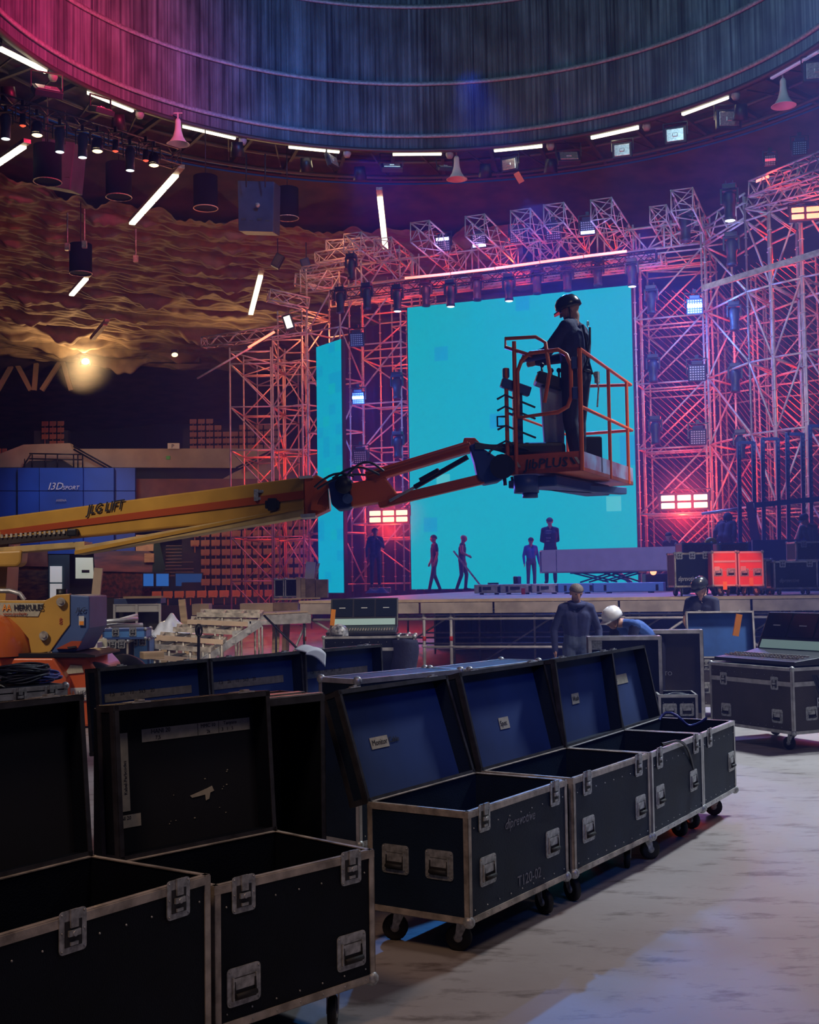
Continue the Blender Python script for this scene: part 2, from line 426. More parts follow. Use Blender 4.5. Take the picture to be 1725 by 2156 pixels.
struct(o)


def ring(name, r0, r1, z0, z1, m, a0=-30, a1=210, n=120):
    b = MB()
    for i in range(n + 1):
        a = R(a0 + (a1 - a0) * i / n); c, s_ = math.cos(a), math.sin(a)
        for r, z in ((r0, z0), (r1, z0), (r1, z1), (r0, z1)): b.v.append(Vector((CX + r * c, CY + r * s_, z)))
    for i in range(n):
        for j in range(4): b.f.append([4 * i + j, 4 * i + (j + 1) % 4, 4 * i + 4 + (j + 1) % 4, 4 * i + 4 + j]); b.m.append(0); b.sm.append(True)
    return b.build(name, m)


b = MB(); b.lathe([(0.01, ZR + 14), (RR + 0.5, ZR + 13.9)], 48, 0, Matrix.Translation((CX, CY, 0))); struct(b.build('ceiling', mat('dome_top', (0.03, 0.04, 0.06), 0.9)))
seam = mat('seam_band', (0.26, 0.30, 0.36), 0.5, 0.2, var=0.25, vscale=12)
for k, z in enumerate((ZR + 0.42, 20.15, 23.1)):
    struct(ring('trim_%d' % (k + 1), RR - 0.10, RR - 0.02, z, z + 0.14, seam))
struct(ring('trim_4', RR - 0.08, RR + 0.12, ZR - 0.10, ZR + 0.02, mat('rim_channel', (0.07, 0.07, 0.08), 0.5, 0.5)))
dk = mat('ring_soffit', (0.045, 0.042, 0.045), 0.8, var=0.4, vscale=2)
struct(ring('trim_5', RR + 0.12, 15.6, ZR + 0.35, ZR + 0.45, dk))
dmet = mat('dark_ring_steel', (0.06, 0.05, 0.055), 0.6, 0.3)
for k, (rr, zz) in enumerate(((15.55, ZR - 0.22), (14.1, ZR + 0.05), (15.0, ZR - 0.25))):
    struct(ring('trim_%d' % (6 + k), rr, rr + 0.1, zz, zz + 0.12, dmet))
# radial beams and cross members of the catwalk, each on its own
for i in range(26):
    a = R(-8 + i * 7.9); c, s_ = math.cos(a), math.sin(a)
    b = MB(); P0 = Vector((CX + 13.05 * c, CY + 13.05 * s_, ZR + 0.22)); P1 = Vector((CX + 15.6 * c, CY + 15.6 * s_, ZR - 0.1))
    b.bar(P0, P1, 0.12, 0.16)
    a2 = a + R(3.9); b.bar(P1, Vector((CX + 13.2 * math.cos(a2), CY + 13.2 * math.sin(a2), ZR + 0.15)), 0.05, 0.05)
    tag(b.build('catwalk_beam', dmet), 'dark steel catwalk beam under the dome ring', 'beam', 'radial catwalk beams of the ring')

# roof: cone falling outwards from the ring, dark brown cloth lining
roof_m = mat('roof_cloth', (0.042, 0.022, 0.022), 0.9, var=0.5, vscale=1.1, stretch=(1, 1, 3))
b = MB()


def roof(u, v):
    a = R(-60 + 300 * u); r = 15.6 + v * 40
    x, y = CX + r * math.cos(a), CY + r * math.sin(a)
    return (x, y, cone_z(r) + 0.05 * math.sin(a * 160 + r) * min(1, v * 6))


b.grid(roof, 200, 40); struct(b.build('ceiling', roof_m))
b = MB(); b.grid(lambda u, v: (CX + (12.5 + 3.2 * v) * math.cos(R(-60 + 300 * u)), CY + (12.5 + 3.2 * v) * math.sin(R(-60 + 300 * u)), ZR + 0.6 - 0.5 * v), 90, 1)
struct(b.build('ceiling', dk))

# draped fabric under the roof on the left: swags hung from circumferential lines
drape_m = mat('beige_ceiling_fabric', (0.20, 0.135, 0.08), 0.85, var=0.15, vscale=3)
b = MB()
rng = random.Random(5)
ph = [rng.random() * 6.28 for _ in range(80)]; am = [0.5 + rng.random() for _ in range(80)]; dl = [rng.random() for _ in range(400)]


def drape(u, v):
    a = R(78 + 84 * u); r = 19.0 + v * 18.6
    rows = v * 15.0; k = int(rows); f = rows - k                 # row of swags, 1.3 m each
    cells = (u * 15 + 0.37 * (k % 3) + 0.2 * math.sin(k * 2.1)); kc = int(cells); g = cells - kc
    sag = 4 * g * (1 - g)
    d = dl[(k * 17 + kc) % 400]
    brk = 0.35 + 0.65 * max(0, math.sin(cells * 2.3 + ph[k])) + 0.25 * math.sin(cells * 7.1 + 2 * ph[k + 20])
    z = cone_z(r) - 0.15
    fold = ((1 - f) ** 1.15) * min(1, f * 9 + (0.0 if k else 1)) * (0.36 + 0.46 * sag * (0.3 + 0.9 * d)) * (0.55 + 0.5 * v) * brk * (1 + 0.12 * math.sin(u * 420 + 9 * f + ph[k]))
    fold += 0.06 * math.sin(u * 150 + ph[k] * 3 + 5 * f) * (1 - f)
    fold += 0.07 * math.sin(f * 19 + 4 * g + ph[k]) * (0.3 + sag) * (0.3 + v)
    return (CX + r * math.cos(a), CY + r * math.sin(a), z - fold)


b.grid(drape, 460, 300)
tag(b.build('ceiling_drape', drape_m, fix=False), 'beige fabric hung in rows of swags under the roof on the left', 'drapery')
light('SPOT', 'drape_glow', (-17, 62.5, 11.2), (1.0, 0.62, 0.32), 1700, 0.1, (-15.0, 58, 14), 150, 0.9)
light('SPOT', 'drape_glow', (-8, 62.5, 11.6), (1.0, 0.62, 0.32), 1200, 0.1, (-8.5, 57, 14), 140, 0.9)
light('AREA', 'roof_red', (2.5, 47, 13.8), (1.0, 0.08, 0.03), 60, 3, (0, 54, 16.5))
light('AREA', 'roof_red', (9, 42, 13.2), (1.0, 0.08, 0.03), 30, 3, (13, 50, 16))
light('AREA', 'roof_red', (-6, 42, 12.5), (1.0, 0.16, 0.06), 8, 3, (-9, 48, 16))

# back gallery on the left
concrete = mat('gallery_concrete', (0.34, 0.28, 0.22), 0.75, var=0.12, vscale=1.2, bump=0.1)
brown = mat('brown_wall_panel', (0.17, 0.065, 0.035), 0.7, var=0.2, vscale=1.5)
navy = mat('blue_hoarding_vinyl', (0.010, 0.075, 0.42), 0.55, var=0.25, vscale=0.35)
dark = mat('gallery_dark_paint', (0.02, 0.022, 0.03), 0.85, var=0.3, vscale=1)  # plain dark tone for recess wall, tiers and platforms


def plate(pts, Y, t, m, name, parent=None, fixdir=1):
    b = MB(); b.prism([W(x, y, Y) for x, y in pts], (0, t, 0)); return b.build(name, m, parent, world=parent is not None)


struct(plate([(-60, 978), (50, 936), (147, 933), (152, 945), (565, 944), (700, 946), (700, 986), (236, 984), (-60, 984)], 64, 0.6, concrete, 'wall_gallery'), )
struct(plate([(455, 1016), (580, 946), (662, 955), (700, 990), (700, 1016)], 63.3, 0.5, concrete, 'wall_stair'))
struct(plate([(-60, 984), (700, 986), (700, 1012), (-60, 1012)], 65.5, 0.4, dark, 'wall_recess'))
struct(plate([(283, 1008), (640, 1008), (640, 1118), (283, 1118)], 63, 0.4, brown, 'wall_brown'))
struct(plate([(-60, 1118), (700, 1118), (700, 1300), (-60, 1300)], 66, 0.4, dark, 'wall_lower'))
struct(plate([(-80, 742), (420, 742), (420, 762), (-80, 762)], 66, 0.6, mat('header_beam', (0.12, 0.075, 0.05), 0.8, var=0.3, vscale=2), 'trim_9'))
hoard = thing('hoarding', 'blue hoarding block with pale sports lettering below the gallery', 'hoarding', tuple(W(130, 1240, 60)))
xs = [-60, 37, 83, 175, 240, 285]
for i in range(5):
    Ya, Yb = 60.6 + 0.25 * (i - 2) ** 2, 60.6 + 0.25 * (i - 1.8) ** 2
    for y0, y1 in ((985, 1033), (1034.5, 1166)):
        b = MB(); p = [W(xs[i] + 0.6, y0, Ya), W(xs[i + 1] - 0.6, y0, Yb), W(xs[i + 1] - 0.6, y1, Yb), W(xs[i] + 0.6, y1, Ya)]
        b.prism(p, (0, 0.3, 0)); b.build('panel', navy, hoard, world=True, fix=True)
text('I3D', 0.50, W(100, 1031, 60.3), (1, 0, 0), (0, 0, 1), M['paper'], hoard, shear=0.3)
text('SPORT', 0.27, W(131, 1031, 60.3), (1, 0, 0), (0, 0, 1), M['paper'], hoard, shear=0.3)
text('ARENA', 0.16, W(118, 1056, 60.3), (1, 0, 0), (0, 0, 1), M['tape'], hoard)
# railing on the vomitory platform
rl = thing('platform_railing', 'black platform railing above the blue hoarding block', 'railing', tuple(W(110, 984, 62.5)))
b = MB()
for y in (955, 966): b.tube(W(62, y, 62.5), W(174, y + 2, 62.5), 0.04)
b.tube(W(50, 980, 62.5), W(66, 955, 62.5), 0.04); b.build('rail', M['black_metal'], rl, world=True)
for x in (52, 68, 96, 121, 155, 164, 174): b = MB(); b.tube(W(x, 957 if x > 60 else 966, 62.5), W(x, 984, 62.5), 0.035); b.build('post', M['black_metal'], rl, world=True)
tag(plate([(45, 985), (62, 970), (130, 968), (155, 985)], 62.8, 0.5, dark, 'vomitory_platform'), 'dark platform end behind the black gallery railing', 'platform')
for nm, pts in (('left', ((155, 940), (235, 985))), ('right', ((590, 940), (497, 985)))):
    b = MB()
    for dy in (0, 6): b.tube(W(pts[0][0], pts[0][1] + dy, 62.4), W(pts[1][0], pts[1][1] + dy, 62.4), 0.05)
    tag(b.build('stair_handrail', M['black_metal']), 'black handrail sloping down the gallery wall %s' % ('beside the blue hoarding' if nm == 'left' else 'behind the red scaffold'), 'handrail')
sg = thing('direction_sign', 'white P sign standing on the gallery wall', 'sign', tuple(W(365, 945, 63.6)))
b = MB(); b.prism([W(x, y, 63.6) for x, y in ((353, 933), (378, 933), (378, 945), (353, 945))], (0, 0.08, 0)); b.build('panel', M['paper'], sg, world=True)
text('P', 0.28, W(361, 943, 63.5), (1, 0, 0), (0, 0, 1), M['ink'], sg, 'letter')
tag(plate([(350, 960), (358, 960), (358, 967), (350, 967)], 63.8, 0.1, M['green_mark'], 'exit_sign'), 'tiny green exit sign on the beige gallery wall', 'sign')
# inclined posts under the header on the far left
for i, (x0, x1) in enumerate(((-5, 30), (65, 32), (72, 77), (88, 128), (150, 132))):
    b = MB(); b.bar(W(x1 if i != 2 else 77, 760, 65.6), W(x0, 822, 65.6), 0.22, 0.22, up=(0, 1, 0))
    tag(b.build('raking_post', mat('raking_post_paint', (0.24, 0.15, 0.10), 0.8) if i == 0 else bpy.data.materials['raking_post_paint']), ('first', 'second', 'third, upright', 'fourth', 'fifth')[i] + ' brown raking roof post from the left photo edge under the header beam', 'post', 'raking posts at far left')
# floodlight
fl = thing('floodlight', 'bright warm floodlight glaring on the dark back wall', 'floodlight', tuple(W(180, 761, 63)))
b = MB(); b.box(W(180, 761, 63.2), (0.5, 0.2, 0.4)); b.build('housing', M['lamp_body'], fl, world=True)
b = MB(); b.sphere(W(180, 761, 62.75), 0.20, 12, sc=(1, 0.5, 0.8)); b.build('lens', glow('flood_lens', (1.0, 0.72, 0.38), 12), fl, world=True)
light('POINT', 'floodlight_glow', W(180, 761, 62.2), (1.0, 0.66, 0.34), 260, 0.2)
f2 = thing('floodlight', 'small dim floodlight hanging right of the glaring one', 'floodlight', tuple(W(368, 745, 60)))
b = MB(); b.box(W(368, 741, 60), (0.3, 0.2, 0.2)); b.build('housing', M['lamp_body'], f2, world=True)
b = MB(); b.sphere(W(368, 747, 59.9), 0.16, 10, sc=(1, 0.5, 0.7)); b.build('lens', M['lamp_warm'], f2, world=True)

# seating
seat_me = None


ORD = 'first second third fourth fifth sixth seventh eighth ninth tenth eleventh twelfth'.split()


def seat_block(px0, px1, n, rows, Y0, dY, z_of, label, group, m, mats2=None, gaps=()):
    """rows of tip-up seats on a stepped tier"""
    for k in range(rows):
        Y = Y0 + dY * k
        xa, xb = W(px0, 1000, Y).x, W(px1, 1000, Y).x
        for i in range(n):
            if (k, i) in gaps: continue
            cnt = sum(1 for j in range(i) if (k, j) not in gaps)
            t = thing('arena_seat', '%s seat from the left in the %s row up, %s' % (ORD[cnt], ORD[k], label), 'seat', (xa + (xb - xa) * (i + 0.5) / n, Y, z_of(k)), 0, group)
            w = (xb - xa) / n * 0.86
            key = (label, round(w, 3))
            cached(key + ('b',), 'backrest', lambda b: (b.box((0, 0.12, 0.48), (w, 0.04, 0.24)), b.box((0, 0.11, 0.20), (0.05, 0.04, 0.4))), m, t, bevel=0.02)
            cached(key + ('s',), 'seat_pan', lambda b: (b.box((0, 0.06, 0.335), (w * 0.9, 0.06, 0.07)), b.box((0, 0.02, 0.335), (w * 0.55, 0.03, 0.04), 1)), [m, mats2 or M['seat_back']], t, bevel=0.015)


def tier(px0, px1, rows, Y0, dY, z_of, name, label):
    b = MB()
    for k in range(rows):
        Y = Y0 + dY * k; xa, xb = W(px0, 1000, Y).x, W(px1, 1000, Y).x
        z = z_of(k); zb = z_of(k) - (z_of(1) - z_of(0)) - 0.05
        b.box(((xa + xb) / 2, Y + dY * 0.1, (z + zb) / 2), (xb - xa + 0.6, dY, z - zb))
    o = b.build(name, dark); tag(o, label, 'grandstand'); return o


zu = lambda k: 8.0 + 0.46 * k
tier(398, 590, 7, 68, 0.62, zu, 'upper_tier', 'dark stepped upper tier under the upper right seats')
seat_block(398, 590, 11, 7, 68, 0.62, zu, 'upper right block above gallery', 'upper tier seats right of the black wall', M['seat'],
           gaps=[(6, i) for i in range(3, 11)] + [(5, 5), (5, 4)])
tier(85, 135, 7, 68, 0.62, zu, 'upper_tier', 'dark stepped upper tier left of the black wall')
seat_block(85, 135, 3, 7, 68, 0.62, zu, 'narrow upper block at left', 'upper tier seats beside the aisle', M['seat'], gaps=[(0, 0), (1, 0), (3, 0)])
seat_block(-10, 14, 2, 3, 68, 0.62, zu, 'upper tier at left edge', 'upper tier seats at the left edge', M['seat'])
zl = lambda k: 1.35 + 0.46 * k
tier(398, 660, 8, 55.0, 0.75, zl, 'lower_tier', 'dark stepped lower tier behind the red scaffold tower')
seat_block(398, 660, 12, 8, 55.0, 0.75, zl, 'lower block behind scaffold', 'lower tier tan seats', mat('seat_tan_shell', (0.34, 0.15, 0.07), 0.5, var=0.15), M['seat'], gaps=[(1, 0), (2, 0), (0, 0), (3, 0)])
seat_block(316, 600, 12, 1, 51.5, 0.7, lambda k: 0.85, 'orange seats at floor level', 'front row orange seats', mat('seat_orange_shell', (0.46, 0.14, 0.06), 0.5, var=0.12), M['seat_back'])
b = MB(); b.box((W(455, 1200, 51.5).x, 51.6, 0.4), (6.4, 0.8, 0.9)); tag(b.build('seating_plinth', dark), 'dark plinth carrying the front row of orange seats', 'plinth')
light('SPOT', 'seat_glow', (-9, 42, 8), (1.0, 0.62, 0.36), 1500, 0.6, (-9, 55, 2.5), 50, 0.8)
light('SPOT', 'gallery_glow', (-12, 44, 8.5), (1.0, 0.74, 0.5), 1900, 0.6, (-13.5, 64, 6.6), 44, 0.5)
light('SPOT', 'hoarding_glow', (-14, 50, 9), (0.3, 0.5, 1.0), 1700, 0.5, (-16.5, 61, 4.5), 50, 0.8)
# things against the lower wall on the left
st = thing('stair_flight', 'dark stair flight with pale nosings between the tiers', 'stairs', tuple(W(378, 1215, 58)))
b = MB(); [b.box(W(378, 1215 - 7.0 * k, 56 + 0.5 * k), (1.3, 0.5, 0.16)) for k in range(10)]; b.build('tread', dark, st, world=True)
b = MB(); [b.box(W(378, 1212 - 7.0 * k, 55.7 + 0.5 * k), (1.3, 0.04, 0.04)) for k in range(10)]; b.build('nosing', mat('nosing_strip', (0.18, 0.13, 0.13), 0.6), st, world=True)
sky_p = mat('sunset_print', (0.03, 0.05, 0.11), 0.6, col2=(0.30, 0.13, 0.14), vscale=0.9, stretch=(0.6, 1, 3))
tag(plate([(197, 1160), (312, 1160), (324, 1168), (324, 1205), (200, 1203)], 57, 0.1, sky_p, 'mural_panel'), 'mural print of a dusky clouded sky below the boom', 'mural')
tag(plate([(210, 1206), (322, 1206), (322, 1258), (210, 1258)], 57.2, 0.1, mat('crowd_print', (0.02, 0.015, 0.02), 0.6, col2=(0.18, 0.05, 0.035), vscale=6), 'mural_panel'), 'dark red speckled print under the dusky sky mural', 'mural')
tag(plate([(42, 1162), (99, 1161), (101, 1193), (42, 1192)], 57, 0.1, mat('lit_print', (0.30, 0.18, 0.10), 0.6, col2=(0.12, 0.06, 0.04), vscale=1.2), 'mural_panel'), 'brown lit print left of the pale door', 'mural')
tag(plate([(0, 1193), (101, 1193), (101, 1265), (0, 1265)], 57.2, 0.1, mat('foliage_print', (0.01, 0.02, 0.03), 0.6, col2=(0.13, 0.12, 0.05), vscale=2.5, stretch=(1, 1, 3)), 'mural_panel'), 'dark print with yellow leaf shapes at the left edge', 'mural')
dl_m = glow('daylight_pane', (0.55, 0.68, 0.75), 0.42)
dr = plate([(102, 1168), (146, 1168), (146, 1262), (102, 1262)], 57, 0.1, mat('door_frame_teal', (0.03, 0.08, 0.09), 0.6), 'door_1'); struct(dr)
for y0, y1 in ((1192, 1226), (1229, 1259)):
    p = plate([(105, y0), (130, y0), (130, y1), (105, y1)], 56.9, 0.06, dl_m, 'pane'); p.parent = dr
wn = plate([(157, 1172), (197, 1172), (197, 1234), (157, 1234)], 57, 0.1, M['black_metal'], 'window_1'); struct(wn)
p = plate([(159, 1174), (195, 1174), (197, 1218), (159, 1218)], 56.9, 0.06, mat('daylight_trees', (0.5, 0.5, 0.5), 0.6, emit=(0.50, 0.60, 0.55), estr=0.5), 'pane'); p.parent = wn
tag(plate([(172, 1200), (188, 1200), (188, 1206), (172, 1206)], 56.8, 0.04, M['ink'], 'window_sticker'), 'black sticker on the bright window beside the mural', 'sticker')
for (x0, x1, lab) in ((302, 323, 'blue lit screen left of the seat row'), (329, 355, 'blue lit screen with white specks'), (370, 425, 'wide dim blue screen above the orange seats')):
    t = thing('info_screen', lab, 'screen', tuple(W((x0 + x1) / 2, 1235, 55.5)))
    b = MB(); b.prism([W(x, y, 55.6) for x, y in ((x0 - 2, 1205), (x1 + 2, 1205), (x1 + 2, 1237), (x0 - 2, 1237))], (0, 0.15, 0)); b.build('casing', M['plastic'], t, world=True)
    b = MB(); b.prism([W(x, y, 55.55) for x, y in ((x0, 1208), (x1, 1208), (x1, 1234), (x0, 1234))], (0, 0.03, 0))
    b.build('display', mat('blue_display', (0.01, 0.02, 0.05), 0.3, emit=(0.03, 0.18, 0.75), estr=0.55 if x0 < 360 else 0.2), t, world=True)
tag(plate([(286, 1126), (324, 1126), (324, 1160), (286, 1160)], 57, 0.15, M['ply'], 'notice_board'), 'pale board hanging under the boom beside the blue hoarding', 'board')
tag(plate([(304, 1165), (324, 1165), (324, 1184), (304, 1184)], 56.7, 0.1, M['wood'], 'small_placard'), 'small brown placard at the corner of the sky mural', 'placard')
tag(plate([(325, 1125), (332, 1125), (352, 1212), (336, 1250), (318, 1250)], 56.9, 0.12, mat('green_banner_cloth', (0.012, 0.05, 0.035), 0.8), 'corner_banner'), 'dark green hanging banner between mural and stairs', 'banner')
# ------------------------------------------------------------------ stage
ZD = 1.40
SA, SB = Vector((-2.05, 22.9, 0)), Vector((8.6, 20.0, 0))       # front edge line
ev = (SB - SA).normalized(); en = Vector((-ev.y, ev.x, 0))


def F(u, v, z): return SA + ev * u + en * v + Vector((0, 0, z))  # stage-edge coordinates


deck_m = mat('stage_ply_deck', (0.34, 0.25, 0.20), 0.55, var=0.15, vscale=1.2, bump=0.05)
stg = thing('stage', 'long wooden stage deck on steel legs behind the open cases', 'stage', tuple(F(5, 10, 0)))
b = MB(); b.prism([F(0, 0, ZD - 0.05), F(11.2, 0, ZD - 0.05), F(14.5, 24, ZD - 0.05), F(0.2, 24, ZD - 0.05)], (0, 0, 0.05)); b.build('deck', deck_m, stg, world=True)
fas = mat('fascia_beam_paint', (0.46, 0.38, 0.33), 0.55, 0.1, var=0.25, vscale=3)
u = 0.0
for k, w in enumerate((2.3, 1.35, 2.2, 2.2, 1.5, 1.5)):
    b = MB(); b.box((0, 0, 0), (0.001, 0.001, 0.001)) if False else None
    p0, p1 = F(u + 0.02, -0.03, ZD - 0.15), F(u + w - 0.02, -0.03, ZD - 0.15)
    b.bar(p0, p1, 0.05, 0.19); b.build('fascia_beam', fas, stg, world=True); u += w
b = MB(); b.bar(F(0, -0.02, ZD - 0.02), F(11.1, -0.02, ZD - 0.02), 0.08, 0.05); b.build('deck_edge', mat('deck_edge_pine', (0.60, 0.44, 0.30), 0.6, var=0.15, vscale=5), stg, world=True)
for i, uu in enumerate((0.06, 2.35, 2.85, 5.0, 5.9, 7.0, 8.7, 10.2)):
    b = MB(); b.tube(F(uu, 0.06, 0), F(uu, 0.06, ZD - 0.2), 0.028, 8)
    for z in (0.1, 0.55, 1.05): b.tube(F(uu, 0.06, z), F(uu, 0.06, z + 0.03), 0.05, 8)
    o = b.build('leg', M['steel'], stg, world=True)
    b = MB(); b.tube(F(uu, 0.06, 0.66), F(uu, 0.06, 0.74), 0.033, 8); b.build('red_band', M['red'], o, world=True)
for z, u0, u1 in ((1.05, 0.1, 11), (0.55, 2.4, 6.0), (0.16, 2.35, 5.0)):
    b = MB(); b.tube(F(u0, 0.06, z), F(u1, 0.06, z), 0.024, 8); b.build('ledger', M['steel'], stg, world=True)
for u0, u1, z0, z1 in ((5.9, 7.0, 0.3, 1.05), (0.1, 1.4, 1.1, 0.35), (8.7, 7.4, 0.2, 1.05)):
    b = MB(); b.tube(F(u0, 0.12, z0), F(u1, 0.12, z1), 0.024, 8); b.build('brace', M['steel'], stg, world=True)
for r_ in range(3):
    for i in range(7):
        b = MB(); uu = 0.8 + i * 1.6; vv = 2.2 + r_ * 2.4
        b.tube(F(uu, vv, 0), F(uu, vv, ZD - 0.06), 0.024, 6); b.build('leg', M['steel'], stg, world=True)
    b = MB(); b.tube(F(0.5, 2.2 + r_ * 2.4, 1.05), F(11, 2.2 + r_ * 2.4, 1.05), 0.022, 6); b.build('ledger', M['steel'], stg, world=True)
    b = MB(); b.tube(F(0.5, 2.2 + r_ * 2.4, 0.5), F(11, 2.2 + r_ * 2.4, 0.5), 0.022, 6); b.build('ledger', M['steel'], stg, world=True)
for i in range(5):
    b = MB(); b.tube(F(0.8 + i * 2.1, 2.3, 0.1), F(2.4 + i * 2.1, 2.3, 1.1), 0.02, 6); b.build('brace', M['steel'], stg, world=True)
b = MB(); b.grid(lambda u, v: F(0.3 + u * 11, 9 + 0.15 * math.sin(u * 90), 0.01 + v * 1.33), 120, 1)
tag(b.build('stage_skirt', M['navy_cloth']), 'dark cloth skirt hanging below the stage far inside', 'skirt')
# left low deck continuation
b = MB(); b.prism([W(452, 1278, 24.5), W(470, 1268, 26), W(650, 1268, 26), W(650, 1290, 24.5)], (0, 0, -0.05))
# ------------------------------------------------------------------ LED walls
UO = Vector((0.03, 41.5, 0)); uu_ = Vector((0.932, -0.362, 0)).normalized(); vv_ = Vector((0.362, 0.932, 0)).normalized()


def S(u, v, z): return UO + uu_ * u + vv_ * v + Vector((0, 0, z))


def led_wall(name, label, P0, P1, z0, z1, nx, nz, mats, special, side=0.12):
    t = thing(name, label, 'LED screen', (P0[0], P0[1], z0))
    ax = (Vector(P1) - Vector(P0)); L = ax.length; ax.normalize(); nn = Vector((-ax.y, ax.x, 0))
    b = MB(); c = (Vector(P0) + Vector(P1)) / 2 + nn * (side / 2 + 0.012)
    b.prism([Vector(P0) + nn * 0.012 + Vector((0, 0, z0 - P0[2])) - ax * 0.03, Vector(P1) + nn * 0.012 + Vector((0, 0, z0 - P1[2])) + ax * 0.03,
             Vector(P1) + nn * (side + 0.012) + Vector((0, 0, z0 - P1[2])) + ax * 0.03, Vector(P0) + nn * (side + 0.012) + Vector((0, 0, z0 - P0[2])) - ax * 0.03], (0, 0, z1 - z0))
    b.build('cabinet_frame', M['plastic'], t, world=True)
    b = MB()
    for i in range(nx):
        for j in range(nz):
            mi = special.get((i, j), 0)
            q = [Vector((P0[0], P0[1], 0)) + ax * (L * (i + a) / nx) + Vector((0, 0, z0 + (z1 - z0) * (j + c_) / nz)) for a, c_ in ((0, 0), (1, 0), (1, 1), (0, 1))]
            b.add(q, [(0, 1, 2, 3)], mi)
    b.build('display', mats, t, world=True, fix=False)
    return t


PA, PB = S(0, 0, 0), S(7.62, 0, 0)
led_wall('led_wall', 'huge cyan LED wall filling the middle of the stage', PA, PB, 1.45, 11.0, 16, 20, [M['cyan'], M['cyan2'], M['cyan3']],
         {(2, 17 - 1): 1, (8, 19): 1, (1, 4): 1, (6, 11): 1, (15, 8): 1, (15, 9): 1, (2, 7): 2, (14, 5): 2})
QA, QB = W(671, 1200, 39.2), W(724, 1200, 37.9); QA.z = QB.z = 0
ns = {}
rr_ = random.Random(3)
for i in range(4):
    for j in range(24):
        x = rr_.random(); ns[(i, j)] = 1 if x < 0.16 else (2 if x > 0.93 else 0)
led_wall('led_wall', 'tall narrow cyan LED column left of the main LED wall', QA, QB, ZD, 9.25, 4, 24, [M['cyanL'], M['cyan2'], M['cyan']], ns)

# ------------------------------------------------------------------ scaffold towers
red_c = mat('scaffold_tube', (0.40, 0.38, 0.40), 0.45, 0.2, var=0.2, vscale=5)
ntower = 0


def tower(name, label, q, z0, z1, lift, r=0.032, dirs='nnnn', ros=True, mid=False, step=None):
    """bay of four standards at plan corners q, ledgers every lift, one diagonal per lift and side"""
    t = thing(name, label, 'scaffold', (q[0][0], q[0][1], z0), 0, None)
    m = red_c
    zs = []
    z = z0 + 0.25
    while z < z1 - 0.2: zs.append(z); z += lift
    zs.append(z1 - 0.15)
    for p in q:
        b = MB(); b.tube((p[0], p[1], z0), (p[0], p[1], z1), r, 6)
        if ros:
            z = z0 + 0.5
            while z < z1: b.tube((p[0], p[1], z - 0.015), (p[0], p[1], z + 0.015), r * 1.7, 6); z += 0.5
        b.build('standard', m, t, world=True)
    for i in range(4):
        a, c = q[i], q[(i + 1) % 4]
        dd = dirs[i]
        if dd == '-': continue
        for k, z in enumerate(zs):
            b = MB(); b.tube((a[0], a[1], z), (c[0], c[1], z), r * 0.9, 6)
            b.build('ledger', m, t, world=True)
            if k < len(zs) - 1 and dd != 'l':
                z2 = zs[k + 1]
                if dd == 'n': s, e = ((a[0], a[1], z), (c[0], c[1], z2))
                elif dd == 'u': s, e = ((c[0], c[1], z), (a[0], a[1], z2))
                else: s, e = ((a[0], a[1], z), (c[0], c[1], z2)) if k % 2 else ((c[0], c[1], z), (a[0], a[1], z2))
                b = MB(); b.tube(s, e, r * 0.85, 6); b.build('brace', m, t, world=True)
    return t


def quad(p, q, depth, away=1):
    """plan quad with front edge p-q and given depth away from the camera"""
    p = Vector((p[0], p[1], 0)); q = Vector((q[0], q[1], 0)); d = (q - p).normalized(); nn = Vector((-d.y, d.x, 0))
    return [p, q, q + nn * depth, p + nn * depth]


def PX(px, Y): return W(px, 1200, Y)


ZT = 12.9
# right of the main screen
tower('scaffold_tower', 'tall scaffold bay directly right of the main LED wall', quad(S(7.75, -0.1, 0), S(9.85, -0.1, 0), 1.1), ZD, ZT, 2.05, dirs='nlll')
tower('scaffold_tower', 'second scaffold layer behind the bay right of the LED wall', quad(S(7.6, 1.6, 0), S(9.9, 1.6, 0), 1.5), ZD, ZT - 0.6, 2.05, dirs='nlzl')
a_, c_ = PX(1503, 37.6), PX(1592, 34.9)
tower('scaffold_tower', 'scaffold bay stepping forward with long white braces falling right', [a_, c_, PX(1640, 36.5), PX(1560, 39.2)], ZD, ZT - 0.3, 2.05, dirs='ullu', r=0.036)
tower('scaffold_tower', 'scaffold bay at the corner where steep braces cross', [c_, PX(1642, 34.2), PX(1700, 36.2), PX(1646, 37.4)], ZD, 12.4, 2.05, dirs='ulll', r=0.036)
tower('scaffold_tower', 'scaffold bay at the right edge under the lit truss', [PX(1644, 34.1), PX(1708, 33.4), PX(1770, 34.8), PX(1702, 36.0)], ZD, 12.9, 2.05, dirs='nlll', r=0.036)
tower('scaffold_tower', 'outermost right scaffold bay cut by the photo edge', [PX(1712, 33.3), PX(1800, 32.4), PX(1850, 34.4), PX(1770, 35.2)], ZD, 12.4, 2.05, dirs='ulll', r=0.036)
tower('scaffold_tower', 'rear scaffold bay seen through the stepped right bays', [PX(1515, 41), PX(1600, 40), PX(1625, 42), PX(1540, 43.5)], ZD, ZT - 1.2, 2.05, dirs='zlnl')
tower('scaffold_tower', 'rear scaffold bay behind the right edge of the stage', [PX(1610, 39.5), PX(1740, 38.2), PX(1750, 41), PX(1630, 42)], ZD, ZT - 1.2, 2.05, dirs='zlul')
